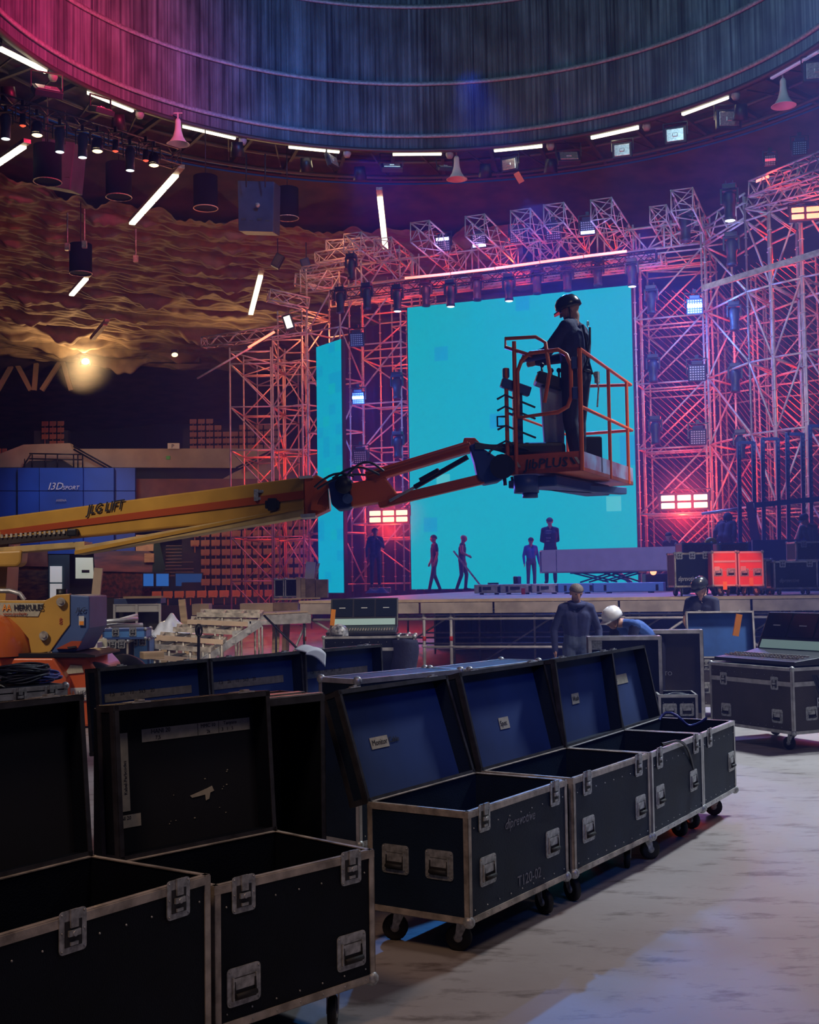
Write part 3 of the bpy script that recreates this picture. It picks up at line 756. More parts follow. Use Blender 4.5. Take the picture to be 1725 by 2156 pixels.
# left of the main screen
tower('scaffold_tower', 'tall scaffold bay between the narrow LED column and the main wall', quad(S(-2.12, -0.1, 0), S(-0.22, -0.1, 0), 1.1), ZD, ZT + 0.25, 2.05, dirs='nlll')
tower('scaffold_tower', 'dense scaffold layer behind the bay with the red blinder', quad(S(-2.3, 1.5, 0), S(-0.1, 1.5, 0), 1.6), ZD, ZT - 0.8, 1.6, dirs='znll')
tower('scaffold_tower', 'rearmost scaffold layer between LED column and main wall', quad(S(-2.1, 3.8, 0), S(0.1, 3.8, 0), 1.5), ZD, ZT - 0.8, 1.6, dirs='znul')
tower('scaffold_tower', 'scaffold bay hidden partly by the narrow LED column', quad(PX(652, 42.5), PX(722, 41.6), 1.2), ZD, ZT - 0.6, 1.75, dirs='nzll')
tower('scaffold_tower', 'slender scaffold bay at the left shoulder of the arch', quad(PX(641, 43.6), PX(700, 44.6), 1.3), ZD, ZT - 1.3, 1.6, dirs='znll')
# lower left wing, stepped
QL = [(487, 44), (515, 46.5), (578, 46.5), (606, 44)]
tower('scaffold_tower', 'front bay of the low red scaffold wing on the left', [PX(487, 44), PX(574, 44), PX(600, 46.5), PX(516, 46.5)], 0.0, 10.2, 1.56, dirs='ulul', ros=False)
tower('scaffold_tower', 'rear bay of the low red scaffold wing on the left', [PX(516, 46.8), PX(602, 46.8), PX(632, 49), PX(545, 49)], 0.0, 10.4, 1.56, dirs='ulul', ros=False)
tower('scaffold_tower', 'scaffold wing bay joining the low wing to the arch', [PX(578, 44), PX(640, 44), PX(655, 46.5), PX(604, 46.5)], 0.0, 10.6, 1.56, dirs='nuzn', ros=False)


def truss(name, label, p, q, w=0.42, h=None, cat='truss', r=0.026, up=(0, 0, 1), pitch=None, tri=False, group=None, m=None, endx=True):
    """box truss from p to q: four chords and zigzag lacing"""
    h = h or w; p = Vector(p); q = Vector(q); d = q - p; L = d.length; d.normalize(); up = Vector(up)
    x = d.cross(up).normalized(); u = x.cross(d).normalized()
    t = thing(name, label, cat, tuple(p), 0, group); m = m or red_c
    cs = [x * (sx * w / 2) + u * (sy * h / 2) for sx, sy in ((-1, -1), (1, -1), (1, 1), (-1, 1))]
    for c in cs: b = MB(); b.tube(p + c, q + c, r, 6); b.build('chord', m, t, world=True)
    n = max(2, round(L / (pitch or w * 1.15)))
    for i in range(4):
        b = MB(); a, c = cs[i], cs[(i + 1) % 4]
        for k in range(n):
            s, e = p + d * (L * k / n), p + d * (L * (k + 1) / n)
            b.tube(s + (a if k % 2 else c), e + (c if k % 2 else a), r * 0.62, 5)
        for s in (p, q):
            b.tube(s + a, s + c, r * 0.7, 5)
        if i == 0 and endx:
            for s in (p, q): b.tube(s + cs[0], s + cs[2], r * 0.6, 5); b.tube(s + cs[1], s + cs[3], r * 0.6, 5)
        b.build('lacing', m, t, world=True)
    return t


# flat girder across the arch and the truss the lamps hang from
def girder(label, p, q, h, n, group=None, r=0.032):
    p = Vector(p); q = Vector(q); t = thing('lattice_girder', label, 'girder', tuple(p), 0, group)
    for dz in (0, -h): b = MB(); b.tube(p + Vector((0, 0, dz)), q + Vector((0, 0, dz)), r, 8); b.build('chord', red_c, t, world=True)
    for k in range(n):
        s, e = p.lerp(q, k / n), p.lerp(q, (k + 1) / n); dn = Vector((0, 0, -h))
        b = MB(); b.tube(s + (dn if k % 2 else dn * 0), e + (dn * 0 if k % 2 else dn), r * 0.8, 6); b.build('diagonal', red_c, t, world=True)
        if k % 4 == 0:
            for dx in (0, 0.22): b = MB(); b.tube(s + uu_ * dx + Vector((0, 0, 0.12)), s + uu_ * dx + dn, r * 0.9, 6); b.build('post', red_c, t, world=True)
    return t


girder('front lattice girder spanning above the main LED wall', S(-3.9, -0.25, 12.55), S(9.8, -0.25, 12.75), 0.72, 26)
girder('rear lattice girder spanning above the main LED wall', S(-3.5, 1.4, 12.35), S(9.8, 1.4, 12.5), 0.7, 24)
girder('short lattice girder linking the arch to the stepped bays', PX(1500, 37.7) + Vector((0, 0, 10.8)), PX(1592, 34.9) + Vector((0, 0, 10.8)), 0.7, 5)
for k in range(3):
    truss('lighting_truss', ('lower dark lamp truss just above the LED wall', 'purple lit lamp truss behind the red LED bar', 'rear lamp truss high behind the red LED bar')[k],
          S(-2.4, -0.9 + 0.9 * k, 11.45 + 0.12 * k), S(8.6, -0.9 + 0.9 * k, 11.62 + 0.12 * k), 0.30, m=M['black_metal'] if k == 0 else None, r=0.022)
# box truss ends that stick out towards the hall
for i, (px, py, Y, ln) in enumerate(((742, 510, 40.5, 2.6), (806, 520, 41.2, 2.4), (884, 487, 38.2, 3.6), (1000, 474, 37.6, 3.7), (1096, 462, 37.2, 3.5), (1166, 450, 36.9, 3.4), (1266, 440, 36.2, 3.8), (1386, 450, 37.4, 2.6), (1436, 420, 35.4, 3.4))):
    p = W(px, py, Y)
    truss('roof_truss', ['box truss end poking out above the left arch shoulder', 'short box truss end below the bright strip light', 'leftmost box truss end above the main LED wall', 'box truss end above the second panel lamp',
                         'box truss end over the middle of the LED wall', 'box truss end just right of the middle one', 'large box truss end above the glowing panel lamp', 'small box truss end near the right arch corner',
                         'tallest box truss end at the right arch corner'][i], p, p + vv_ * ln + Vector((0, 0, -0.15)), 0.62 if i not in (7,) else 0.5, pitch=0.6, r=0.028)
for i, (px, py, Y, px2, py2, Y2) in enumerate(((566, 622, 42, 648, 640, 42.5), (430, 722, 45, 650, 690, 43), (622, 590, 43, 700, 598, 43), (668, 545, 42.6, 760, 530, 42), (640, 575, 44, 720, 560, 43.6), (690, 520, 42.5, 800, 512, 42))):
    truss('cross_truss', ['short horizontal truss sticking out left of the arch', 'long orange lit truss over the low wing', 'stub truss at the upper left corner of the arch', 'stepped truss on the left arch shoulder',
                          'second stub truss below the arch corner', 'topmost stub truss on the left arch shoulder'][i], W(px, py, Y), W(px2, py2, Y2), 0.36, r=0.026)
# lit trusses at the upper right
truss('corner_truss', 'long violet lit truss rising to the right photo edge', W(1592, 398, 34.4), W(1790, 318, 29), 0.42, r=0.03)
truss('corner_truss', 'lower red lit truss below the violet one at the right edge', W(1585, 430, 35), W(1790, 372, 30.5), 0.36, r=0.026)
b = MB(); b.bar(W(1482, 606, 34), W(1790, 512, 30.5), 0.07, 0.16)
tag(b.build('aluminium_beam', M['alu']), 'broad pale beam slanting across the right scaffold bays', 'beam')
b = MB(); b.tube(W(415, 797, 43.2), W(530, 731, 43), 0.035, 8)
tag(b.build('hanging_pipe', M['steel']), 'thin slanting pipe carrying the short red bar on the left', 'pipe')

# netting stretched behind the right bays: open diagonal wire mesh
net_m = mat('netting_wire', (0.22, 0.06, 0.07), 0.7)


def netting(label, P0, P1, z0, z1, pitch=0.22, r=0.010):
    ax = Vector(P1) - Vector(P0); ax.z = 0; L = ax.length; ax.normalize(); H = z1 - z0; P0 = Vector((P0[0], P0[1], z0))
    b = MB(); n = int((L + H) / pitch)
    for k in range(n):
        d = k * pitch
        for sgn in (1,):
            x0, y0 = (d, 0) if d < L else (L, d - L)
            x1, y1 = (0, d) if d < H else (d - H, H)
            b.tube(P0 + ax * x0 + Vector((0, 0, y0)), P0 + ax * x1 + Vector((0, 0, y1)), r, 3, cap=False)
    return tag(b.build('netting', net_m, fix=False), label, 'netting')


netting('diagonal mesh netting behind the bay right of the LED wall', S(7.8, 1.3, 0), S(9.8, 1.3, 0), 2, 11)
netting('diagonal mesh netting behind the stepped right bays', PX(1530, 40), PX(1600, 38.4), 2, 11.5)
netting('diagonal mesh netting at the right edge of the stage', PX(1600, 38.2), PX(1770, 36.8), 2, 11.5)


# ------------------------------------------------------------------ lamps on the rig
def panel_lamp(label, p, rotz=0.0, lit=None, s=1.0, group=None, tilt=0.25):
    """square LED panel on a yoke, hanging"""
    t = thing('panel_lamp', label, 'stage lamp', tuple(p), rotz, group)
    cached(('plb', s), 'housing', lambda b: (b.box((0, 0, 0), (0.52 * s, 0.16 * s, 0.50 * s)), b.box((0, 0.10 * s, 0), (0.40 * s, 0.10 * s, 0.36 * s)), b.box((0, 0, 0.30 * s), (0.34 * s, 0.2 * s, 0.12 * s))), M['lamp_body'], t, rot=(tilt, 0, 0), bevel=0.02)
    cached(('ply', s), 'yoke', lambda b: (b.bar((-0.30 * s, 0, -0.05), (-0.30 * s, 0, 0.42 * s), 0.03, 0.05), b.bar((0.30 * s, 0, -0.05), (0.30 * s, 0, 0.42 * s), 0.03, 0.05), b.bar((-0.31 * s, 0, 0.42 * s), (0.31 * s, 0, 0.42 * s), 0.05, 0.03), b.box((0, 0, 0.47 * s), (0.1, 0.1, 0.12))), M['black_metal'], t)

    def dots(b):
        for i in range(6):
            for j in range(6):
                b.box(((i - 2.5) * 0.075 * s, -0.085 * s, (j - 2.5) * 0.072 * s), (0.045 * s, 0.012, 0.035 * s))
    cached(('pld', s), 'led_grid', dots, M['led_dot'], t, rot=(tilt, 0, 0))
    if lit:
        row = {'top': 0.15, 'low': -0.17, 'mid': 0.0}[lit[0]]
        cached(('pll', s, lit), 'lit_row', lambda b: [b.box(((i - 2.5) * 0.078 * s, -0.09 * s, row * s + dz), (0.07 * s, 0.02, 0.045 * s)) for i in range(6) for dz in (0, 0.055 * s)], lit[1], t, rot=(tilt, 0, 0))
    return t


for i, (px, py, lit, lab) in enumerate(((934, 514, ('top', M['lamp_blue']), 'panel lamp with faint blue top row at the left of the girder'), (1010, 508, ('low', M['lamp_blue']), 'panel lamp with a bright white lower row on the girder'),
                                        (1090, 496, None, 'dark panel lamp with dotted face on the girder, third from left'), (1166, 490, None, 'dark dotted panel lamp over the middle right of the girder'),
                                        (1238, 480, ('low', M['lamp_blue']), 'panel lamp glowing bright violet at the girder'))):
    panel_lamp(lab, W(px, py, 39.6 - 0.0075 * (px - 934)), -0.3, lit, 0.92)
    if lit: light('POINT', 'panel_glow', W(px, py + 22, 38.6 - 0.0075 * (px - 934)), (0.3, 0.3, 1.0), 40, 0.1)
for px, py, Y, lit, s, lab in ((1463, 645, 36.5, ('mid', M['lamp_blue']), 0.95, 'panel lamp shining blue white high in the bay right of the LED wall'), (1468, 785, 36.5, None, 1.0, 'dotted panel lamp halfway up the bay right of the LED wall'),
                               (1470, 920, 36.5, None, 0.95, 'dotted panel lamp low in the bay right of the LED wall'), (755, 838, 39.5, ('mid', M['lamp_blue']), 0.8, 'panel lamp with a white lit row between the LED screens'),
                               (760, 962, 39.5, None, 0.9, 'dotted black panel lamp above the lift boom knuckle'), (752, 715, 39.8, None, 0.9, 'dark panel lamp high between the LED screens'),
                               (1622, 338, 33, ('mid', mat('pink_led', (0.9, 0.2, 0.3), 0.4, emit=(1, 0.15, 0.25), estr=0.6)), 0.6, 'small pink dotted panel on the right corner truss'), (1684, 312, 32, None, 0.75, 'blue grey dotted panel near the top right edge')):
    panel_lamp(lab, W(px, py, Y), -0.2, lit, s)
light('POINT', 'panel_glow', W(1463, 655, 35.6), BLUE, 420, 0.1)
light('POINT', 'panel_glow', W(755, 850, 38.8), BLUE, 260, 0.1)


def moving_head(label, p, rotz=0.0, lens='lamp_cold', s=1.0, down=True, tilt=0.0, cat='stage lamp', body=None):
    t = thing('moving_head_lamp', label, cat, tuple(p), rotz)
    body = body or M['lamp_body']
    cached(('mhb', s, body.name), 'base', lambda b: (b.box((0, 0, 0.50 * s), (0.32 * s, 0.26 * s, 0.12 * s)), b.box((0.08 * s, 0, 0.60 * s), (0.04, 0.05, 0.12 * s)), b.box((-0.08 * s, 0, 0.60 * s), (0.04, 0.05, 0.12 * s))), body, t, bevel=0.015)
    cached(('mhy', s, body.name), 'yoke', lambda b: (b.bar((-0.19 * s, 0, 0.1 * s), (-0.19 * s, 0, 0.46 * s), 0.05 * s, 0.10 * s), b.bar((0.19 * s, 0, 0.1 * s), (0.19 * s, 0, 0.46 * s), 0.05 * s, 0.10 * s), b.bar((-0.2 * s, 0, 0.43 * s), (0.2 * s, 0, 0.43 * s), 0.12 * s, 0.05 * s)), body, t, bevel=0.01)
    cached(('mhh', s, body.name), 'head', lambda b: b.lathe([(0.001, 0.30 * s), (0.10 * s, 0.30 * s), (0.15 * s, 0.22 * s), (0.155 * s, 0.02 * s), (0.13 * s, -0.06 * s), (0.125 * s, -0.28 * s), (0.14 * s, -0.30 * s), (0.14 * s, -0.38 * s), (0.11 * s, -0.38 * s), (0.11 * s, -0.34 * s), (0.001, -0.34 * s)], 14), body, t, loc=(0, 0, 0.08 * s), rot=(tilt, 0, 0))
    if lens: cached(('mhl', s, lens), 'lens', lambda b: b.lathe([(0.12 * s, -0.385 * s), (0.08 * s, -0.40 * s), (0.001, -0.41 * s)], 14), M[lens], t, loc=(0, 0, 0.08 * s), rot=(tilt, 0, 0))
    return t


for px, py, Y, lens, lab in ((717, 640, 40, None, 'dark moving head lamp at the left end of the lamp row'), (773, 632, 39.8, None, 'moving head lamp left of the main LED wall'), (837, 636, 39.5, 'lamp_cold', 'lit moving head lamp at the upper left corner of the main LED wall'),
                             (897, 626, 40, None, 'dark moving head lamp on the wall top near its left end'), (949, 626, 39, 'lamp_cold', 'white lit moving head lamp above the left quarter of the LED wall'), (1005, 614, 39.6, None, 'unlit moving head lamp left of centre above the LED wall'),
                             (1072, 614, 38.5, 'lamp_cold', 'white lit moving head lamp above the middle of the LED wall'), (1131, 600, 39, None, 'unlit moving head lamp just right of centre'), (1195, 594, 38.8, None, 'unlit moving head lamp above the helmeted worker'),
                             (1259, 582, 38.6, None, 'unlit moving head lamp above the right quarter of the wall'), (1331, 583, 37.6, 'lamp_cold', 'white lit moving head lamp at the upper right wall corner'),
                             (1537, 438, 33, 'lamp_cold', 'long lamp hanging alone beside the right arch corner'), (1444, 486, 37, None, 'dark moving head lamp inside the right arch corner'), (1541, 535, 36, None, 'dark lamp high in the stepped right bay'),
                             (1547, 675, 36, None, 'dark lamp at mid height in the stepped right bay'), (1549, 805, 36, None, 'dark lamp lower in the stepped right bay'), (1372, 640, 37.3, None, 'dark lamp beside the top right of the LED wall'),
                             (1560, 945, 35.5, None, 'dark lamp hanging by the blue upright frames'), (740, 570, 40.5, None, 'dark lamp inside the left arch shoulder'), (1376, 785, 37.3, None, 'round lensed lamp right of the lift basket rail'),
                             (1381, 915, 37.3, None, 'round lensed lamp low beside the LED wall'), (836, 820, 39.6, None, 'round lensed lamp left of the main wall at mid height'), (838, 945, 39.6, None, 'round lensed lamp above the lift jib')):
    moving_head(lab, W(px, py, Y), -0.3, lens, 1.0 if py > 560 else 1.15)
# red LED bars
for i, (a, c_, lab) in enumerate((((853, 586, 39.9), (948, 576.5, 39.4), 'first segment of the glowing red bar above the LED wall'), ((950, 576, 39.4), (1042, 565.5, 38.9), 'second segment of the glowing red bar, left of centre'),
                                  ((1044, 565, 38.9), (1136, 552.5, 38.4), 'third segment of the glowing red bar, at the middle'), ((1138, 552, 38.4), (1228, 540.5, 37.9), 'fourth segment of the glowing red bar, right of centre'),
                                  ((1230, 540, 37.9), (1320, 529, 37.4), 'last segment of the glowing red bar near the right corner'), ((523, 732, 43), (578, 699, 42.7), 'short glowing red bar on the slanting pipe at left'),
                                  ((1594, 382, 33.8), (1618, 372, 33.2), 'small glowing red bar at the left end of the violet truss'))):
    t = thing('led_bar', lab, 'LED bar', tuple(W(*a)), 0)
    p, q = W(*a), W(*c_)
    b = MB(); b.bar(p + Vector((0, 0.04, 0)), q + Vector((0, 0.04, 0)), 0.05, 0.12); b.build('housing', M['lamp_body'], t, world=True)
    b = MB(); b.bar(p, q, 0.05, 0.075); b.build('light_strip', M['lamp_red'], t, world=True)
    light('POINT', 'bar_glow', (p + q) / 2 + Vector((0, -0.5, -0.1)), RED, 38 if i < 5 else 30, 0.15)


def blinder(label, p, rotz, s, lens_m, cols=3, rows=2, dead=()):
    t = thing('blinder_lamp', label, 'blinder lamp', tuple(p), rotz)
    cw, chh = 0.46 * s, 0.22 * s
    b = MB(); b.box((0, 0.08, 0), (cols * cw * 1.05, 0.12, rows * chh * 1.15)); b.build('housing', M['lamp_body'], t, bevel=0.01)
    for i in range(cols):
        for j in range(rows):
            if (i, j) in dead: continue
            b = MB(); b.box(((i - (cols - 1) / 2) * cw, 0, (j - (rows - 1) / 2) * chh), (cw * 0.84, 0.04, chh * 0.74)); b.build('lamp_cell', lens_m, t, bevel=0.03 * s)
    b = MB(); b.bar((-cols * cw * 0.54, 0.05, 0), (-cols * cw * 0.54, 0.05, rows * chh * 0.8), 0.03, 0.04); b.bar((cols * cw * 0.54, 0.05, 0), (cols * cw * 0.54, 0.05, rows * chh * 0.8), 0.03, 0.04)
    b.bar((-cols * cw * 0.54, 0.05, rows * chh * 0.8), (cols * cw * 0.54, 0.05, rows * chh * 0.8), 0.04, 0.03); b.build('yoke', M['black_metal'], t)
    return t


blinder('six cell blinder glowing red left of the main LED wall', W(818, 1087, 39), -0.25, 0.95, M['lamp_redhot'])
blinder('six cell blinder glowing red right of the main LED wall', W(1441, 1056, 35.4), -0.3, 1.0, M['lamp_redhot'])
blinder('four cell orange blinder at the right photo edge', W(1712, 447, 33), -0.2, 0.85, M['lamp_orange'], 3, 2)
# coloured light the rig throws on its own tubes
for p, col, pw in ((W(818, 1120, 38.2), RED, 260), (W(1441, 1090, 34.6), RED, 260), (W(1712, 450, 32.2), RED, 260), (W(1441, 1070, 37.5), RED, 700), (W(818, 1090, 42.5), RED, 700),
                   (S(-1.2, 0.8, 5), RED, 500), (S(-1.2, 2.9, 9), RED, 600), (S(-1.1, 0.6, 11), RED, 350), (S(8.9, 0.9, 3.8), RED, 500), (S(9, 0.9, 7), RED, 450), (S(9.1, 1.0, 10.6), RED, 400),
                   (PX(1590, 38.3) + Vector((0, 0, 3)), RED, 500), (PX(1590, 38.3) + Vector((0, 0, 7)), RED, 420), (PX(1680, 37.3) + Vector((0, 0, 5)), RED, 500), (PX(1680, 37.3) + Vector((0, 0, 9.5)), RED, 500),
                   (PX(560, 45.2) + Vector((0, 0, 0.9)), RED, 200), (PX(560, 45.2) + Vector((0, 0, 4)), RED, 500), (PX(560, 45.2) + Vector((0, 0, 7.6)), (1.0, 0.2, 0.08), 380), (PX(680, 43.5) + Vector((0, 0, 8.5)), (1.0, 0.22, 0.1), 500),
                   (PX(680, 43.5) + Vector((0, 0, 3)), RED, 400), (PX(690, 41) + Vector((0, 0, 11.2)), (1.0, 0.3, 0.15), 420), (S(3.7, 0.2, 12.2), RED, 420), (S(0.8, 0.2, 12.2), RED, 300), (S(6.8, 0.2, 12.3), RED, 300)):
    light('POINT', 'rig_red', p, col, pw * 0.32, 0.2)
for p, tg, pw in ((W(700, 900, 30), PX(690, 41) + Vector((0, 0, 6)), 450), (W(1560, 700, 24), PX(1600, 36) + Vector((0, 0, 6)), 3200), (W(1300, 300, 30), S(9, 0, 8), 900)):
    light('SPOT', 'rig_front_violet', p, (0.75, 0.70, 1.0), pw, 0.5, tg, 60, 0.8)
light('SPOT', 'rig_side_blue', S(-4.2, -3, 4), BLUE, 700, 0.4, S(-1, 0.5, 6), 60, 0.8)
light('SPOT', 'wing_warm', (-9, 38, 13), (1.0, 0.6, 0.3), 260, 0.5, PX(600, 44) + Vector((0, 0, 6)), 36, 0.8)
# ------------------------------------------------------------------ lamps and speakers of the dome ring
def rz(px, py, z=ZR - 0.12):
    p = WZ(px, py, z); d = Vector((p.x - CX, p.y - CY)); L = d.length
    if L < 12.62: p.x, p.y = CX + d.x * 12.62 / L, CY + d.y * 12.62 / L
    return p


ends = (((0, 104), (97, 152)), ((193, 193), (297, 227)), ((400, 258), (503, 286)), ((615, 302), (717, 316)), ((828, 321), (930, 323)), ((1040, 316), (1142, 308)), ((1245, 291), (1345, 269)), ((1437, 241), (1533, 205)), ((1613, 162), (1705, 106)))
labs = ['fluorescent batten nearest the left edge of the ring', 'fluorescent batten second from the left on the ring', 'fluorescent batten right of the left horn speaker', 'fluorescent batten above the tilted open floodlight', 'fluorescent batten at the lowest point of the ring',
        'fluorescent batten right of the middle horn speaker', 'fluorescent batten above the square ring floodlights', 'fluorescent batten left of the large square floodlight', 'bluish unlit batten at the right end of the ring']
for i, ((x0, y0), (x1, y1)) in enumerate(ends):
    p, q = rz(x0, y0), rz(x1, y1)
    t = thing('batten_light', labs[i], 'fluorescent light', tuple(p))
    b = MB(); b.bar(p + Vector((0, 0, 0.13)), q + Vector((0, 0, 0.13)), 0.16, 0.10); b.build('housing', M['alu'], t, world=True)
    b = MB(); b.bar(p + Vector((0, 0, 0.02)), q + Vector((0, 0, 0.02)), 0.11, 0.13); b.build('diffuser', M['lamp_white'] if i < 8 else mat('blue_glow_diffuser', (0.5, 0.5, 0.75), 0.4, emit=(0.4, 0.4, 0.9), estr=0.25), t, world=True, bevel=0.02)  # last batten is unlit; weak emission puts blue light into its diffuser
    if i < 8: light('POINT', 'batten_glow', (p + q) / 2 + Vector((0, 0.5, -0.35)), (1.0, 0.85, 0.6), 9, 0.2)
    e = q + (q - p).normalized() * 0.3
    t2 = thing('junction_box', 'small grey box at the right end of the ' + ['first ring batten', 'second ring batten', 'third ring batten', 'fourth ring batten', 'middle ring batten', 'sixth ring batten', 'seventh ring batten', 'eighth ring batten', 'last ring batten at right'][i], 'junction box', tuple(e))
    cached('jbox', 'body', lambda b: b.lathe([(0.001, 0.15), (0.13, 0.15), (0.15, -0.05), (0.10, -0.16), (0.001, -0.17)], 12), mat('jbox_grey', (0.25, 0.25, 0.27), 0.5) if 'jbox' not in CACHE else None, t2)


def horn(label, p):
    t = thing('horn_speaker', label, 'horn speaker', tuple(p))
    cached('horn', 'horn', lambda b: b.lathe([(0.001, 0.52), (0.07, 0.52), (0.10, 0.44), (0.10, 0.30), (0.12, 0.12), (0.18, -0.10), (0.30, -0.30), (0.40, -0.36), (0.38, -0.36), (0.27, -0.28), (0.10, 0.05), (0.02, 0.2)], 20), M['white'], t)
    cached('hbr', 'bracket', lambda b: (b.bar((0, 0, 0.5), (0, 0, 0.75), 0.05, 0.05), b.bar((-0.15, 0, 0.72), (0.15, 0, 0.72), 0.05, 0.04)), M['steel'], t)


horn('white horn speaker hanging at the left of the ring', W(375, 282, 41.5)); horn('white horn speaker hanging at the middle of the ring', W(962, 358, 45.6)); horn('white horn speaker hanging at the right of the ring', W(1650, 200, 38.5))


def flood(label, p, tilt, rotz, s=1.0, lens='reflector'):
    t = thing('ring_floodlight', label, 'floodlight', tuple(p), rotz)
    cached(('flb', s), 'housing', lambda b: b.prism([(x * 0.42 * s, y, 0) for x, y in ()] or [(-0.42 * s, 0, -0.32 * s), (0.42 * s, 0, -0.32 * s), (0.42 * s, 0, 0.32 * s), (-0.42 * s, 0, 0.32 * s)], (0, 0.22 * s, 0)) or b.box((0, 0.3 * s, 0), (0.4 * s, 0.2 * s, 0.3 * s)), M['lamp_body'], t, rot=(tilt, 0, 0), bevel=0.03)
    cached(('flr', s, lens), 'reflector', lambda b: (b.box((0, -0.01, 0), (0.66 * s, 0.03, 0.48 * s)), b.box((0, -0.035, 0), (0.2 * s, 0.04, 0.14 * s))), M[lens], t, rot=(tilt, 0, 0), bevel=0.02)
    cached(('fly', s), 'yoke', lambda b: (b.bar((-0.46 * s, 0.1, 0), (-0.46 * s, 0.1, 0.5 * s), 0.03, 0.06), b.bar((0.46 * s, 0.1, 0), (0.46 * s, 0.1, 0.5 * s), 0.03, 0.06), b.bar((-0.47 * s, 0.1, 0.5 * s), (0.47 * s, 0.1, 0.5 * s), 0.06, 0.03)), M['black_metal'], t)
    return t


for px, py, Y, ti, rz_, s, lab in ((100, 185, 36, -1.0, 0.5, 1.0, 'floodlight tipped down below the leftmost batten'), (215, 228, 38, -1.2, 0.8, 0.8, 'pale floodlight edge on under the second batten'), (703, 338, 45, -0.3, 1.1, 0.8, 'open floodlight turned aside under the fourth batten'),
                                   (825, 348, 46, -1.0, 0.1, 0.95, 'warm lit floodlight left of the middle horn speaker'), (938, 350, 46, -1.1, 0.2, 0.7, 'floodlight directly beside the middle horn speaker'), (1072, 346, 45.5, 0.1, -0.5, 0.8, 'floodlight with pale face and orange flap'),
                                   (1198, 328, 44.5, -0.7, 0.0, 1.0, 'blue tinted floodlight facing down on the ring'), (1310, 316, 43.5, 0.1, -0.3, 0.85, 'square floodlight with pink reflections, left of the pair'), (1422, 284, 42, 0.1, -0.35, 0.9, 'square floodlight with pink reflections, right of the pair'),
                                   (1536, 250, 40.5, 0.05, 0.0, 1.0, 'large square floodlight below the eighth batten'), (1722, 148, 37, 0.1, -0.2, 1.0, 'square floodlight cut by the right photo edge')):
    flood(lab, W(px, py, Y), ti, rz_, s)
b = MB(); b.box(W(1093, 374, 45.3), (0.22, 0.05, 0.42), rot=Matrix.Rotation(-0.5, 3, 'Y')); tag(b.build('orange_flap', mat('orange_flap_paint', (0.75, 0.16, 0.05), 0.5)), 'small orange plate hanging beside the pale floodlight', 'plate')
for ci_, (px, py, Y) in enumerate(((18, 205, 36), (250, 262, 39), (645, 350, 45), (758, 368, 46), (1022, 362, 46), (1160, 352, 45), (500, 318, 42.5), (1560, 240, 40))):
    t = thing('can_light', 'black round can light under the catwalk, ' + ('at the left photo edge', 'between the left battens', 'left of the tilted floodlight', 'below the fourth batten', 'right of the middle horn', 'left of the blue tinted floodlight', 'right of the left horn speaker', 'near the large square floodlight')[ci_], 'can light', tuple(W(px, py, Y)), 0, 'black can lights of the catwalk')
    cached('canl', 'can', lambda b: b.lathe([(0.001, 0.3), (0.2, 0.3), (0.22, 0.1), (0.26, -0.2), (0.23, -0.2), (0.18, 0.1), (0.001, 0.12)], 14), M['black_metal'], t, rot=(0.3, 0, 0))
M['recess_navy'] = mat('navy_black_can', (0.004, 0.005, 0.010), 0.9, spec=0.1)
for px, py, Y in ((433, 405, 42), (250, 380, 40), (605, 428, 45), (170, 545, 46), (100, 345, 37)):
    t = thing('cylinder_downlight', 'dark cylinder downlight with pale rim, %s' % {433: 'the upper middle left', 250: 'left of the bright diagonal strip', 605: 'right of the big dark speaker', 170: 'above the lower strip light', 100: 'the far left below the lamp truss'}[px], 'downlight', tuple(W(px, py, Y)))
    b = MB(); b.tube((0, 0, 0.55), (0, 0, -0.55), 0.42, 20); b.build('can', M['recess_navy'], t)
    b = MB(); b.path([(0.42 * math.cos(a * 0.3142), 0.42 * math.sin(a * 0.3142), -0.56) for a in range(20)], 0.018, 5, closed=True); b.build('rim', mat('warm_rim', (0.6, 0.42, 0.28), 0.4) if px == 433 else M['alu_worn'], t)
    b = MB(); b.tube((0, 0, 0.55), (0, 0, 2.2), 0.02, 5); b.build('suspension', M['black_metal'], t)


def slab_speaker(label, p, q4, Y):
    t = thing('hanging_speaker', label, 'loudspeaker', tuple(p))
    b = MB(); b.prism([W(x, y, Y + dy) for x, y, dy in q4], (0.15, 0.9, 0.1)); b.build('cabinet', mat('slate_blue_grille', (0.035, 0.038, 0.07), 0.6, var=0.2, vscale=3) if 'slate_blue_grille' not in bpy.data.materials else bpy.data.materials['slate_blue_grille'], t, world=True, bevel=0.03)
    cx, cy = sum(v[0] for v in q4) / 4, sum(v[1] for v in q4) / 4
    for k in range(4):
        b = MB(); b.box(W(cx - 26 + 17 * k, cy + 28 + (k % 2) * 4, Y - 0.06), (0.16, 0.05, 0.08)); b.build('port', M['recess'], t, world=True)
    b = MB(); b.sphere(W(cx + 4, cy - 2, Y - 0.03), 0.09, 8); b.build('badge', M['alu_worn'], t, world=True)
    for dx in (-20, 20): b = MB(); b.tube(W(cx + dx, cy - 40, Y), W(cx + dx, cy - 110, Y), 0.025, 5); b.build('chain', M['black_metal'], t, world=True)


slab_speaker('big slab speaker with violet lower face left of the vertical strip', W(538, 430, 43), [(500, 380, 0.8), (577, 382, 0.8), (575, 488, -0.3), (502, 486, -0.3)], 43)
slab_speaker('big slab speaker behind the lamp truss at left', W(115, 340, 38), [(88, 290, 0.6), (158, 300, 0.6), (148, 400, -0.3), (72, 385, -0.3)], 38)

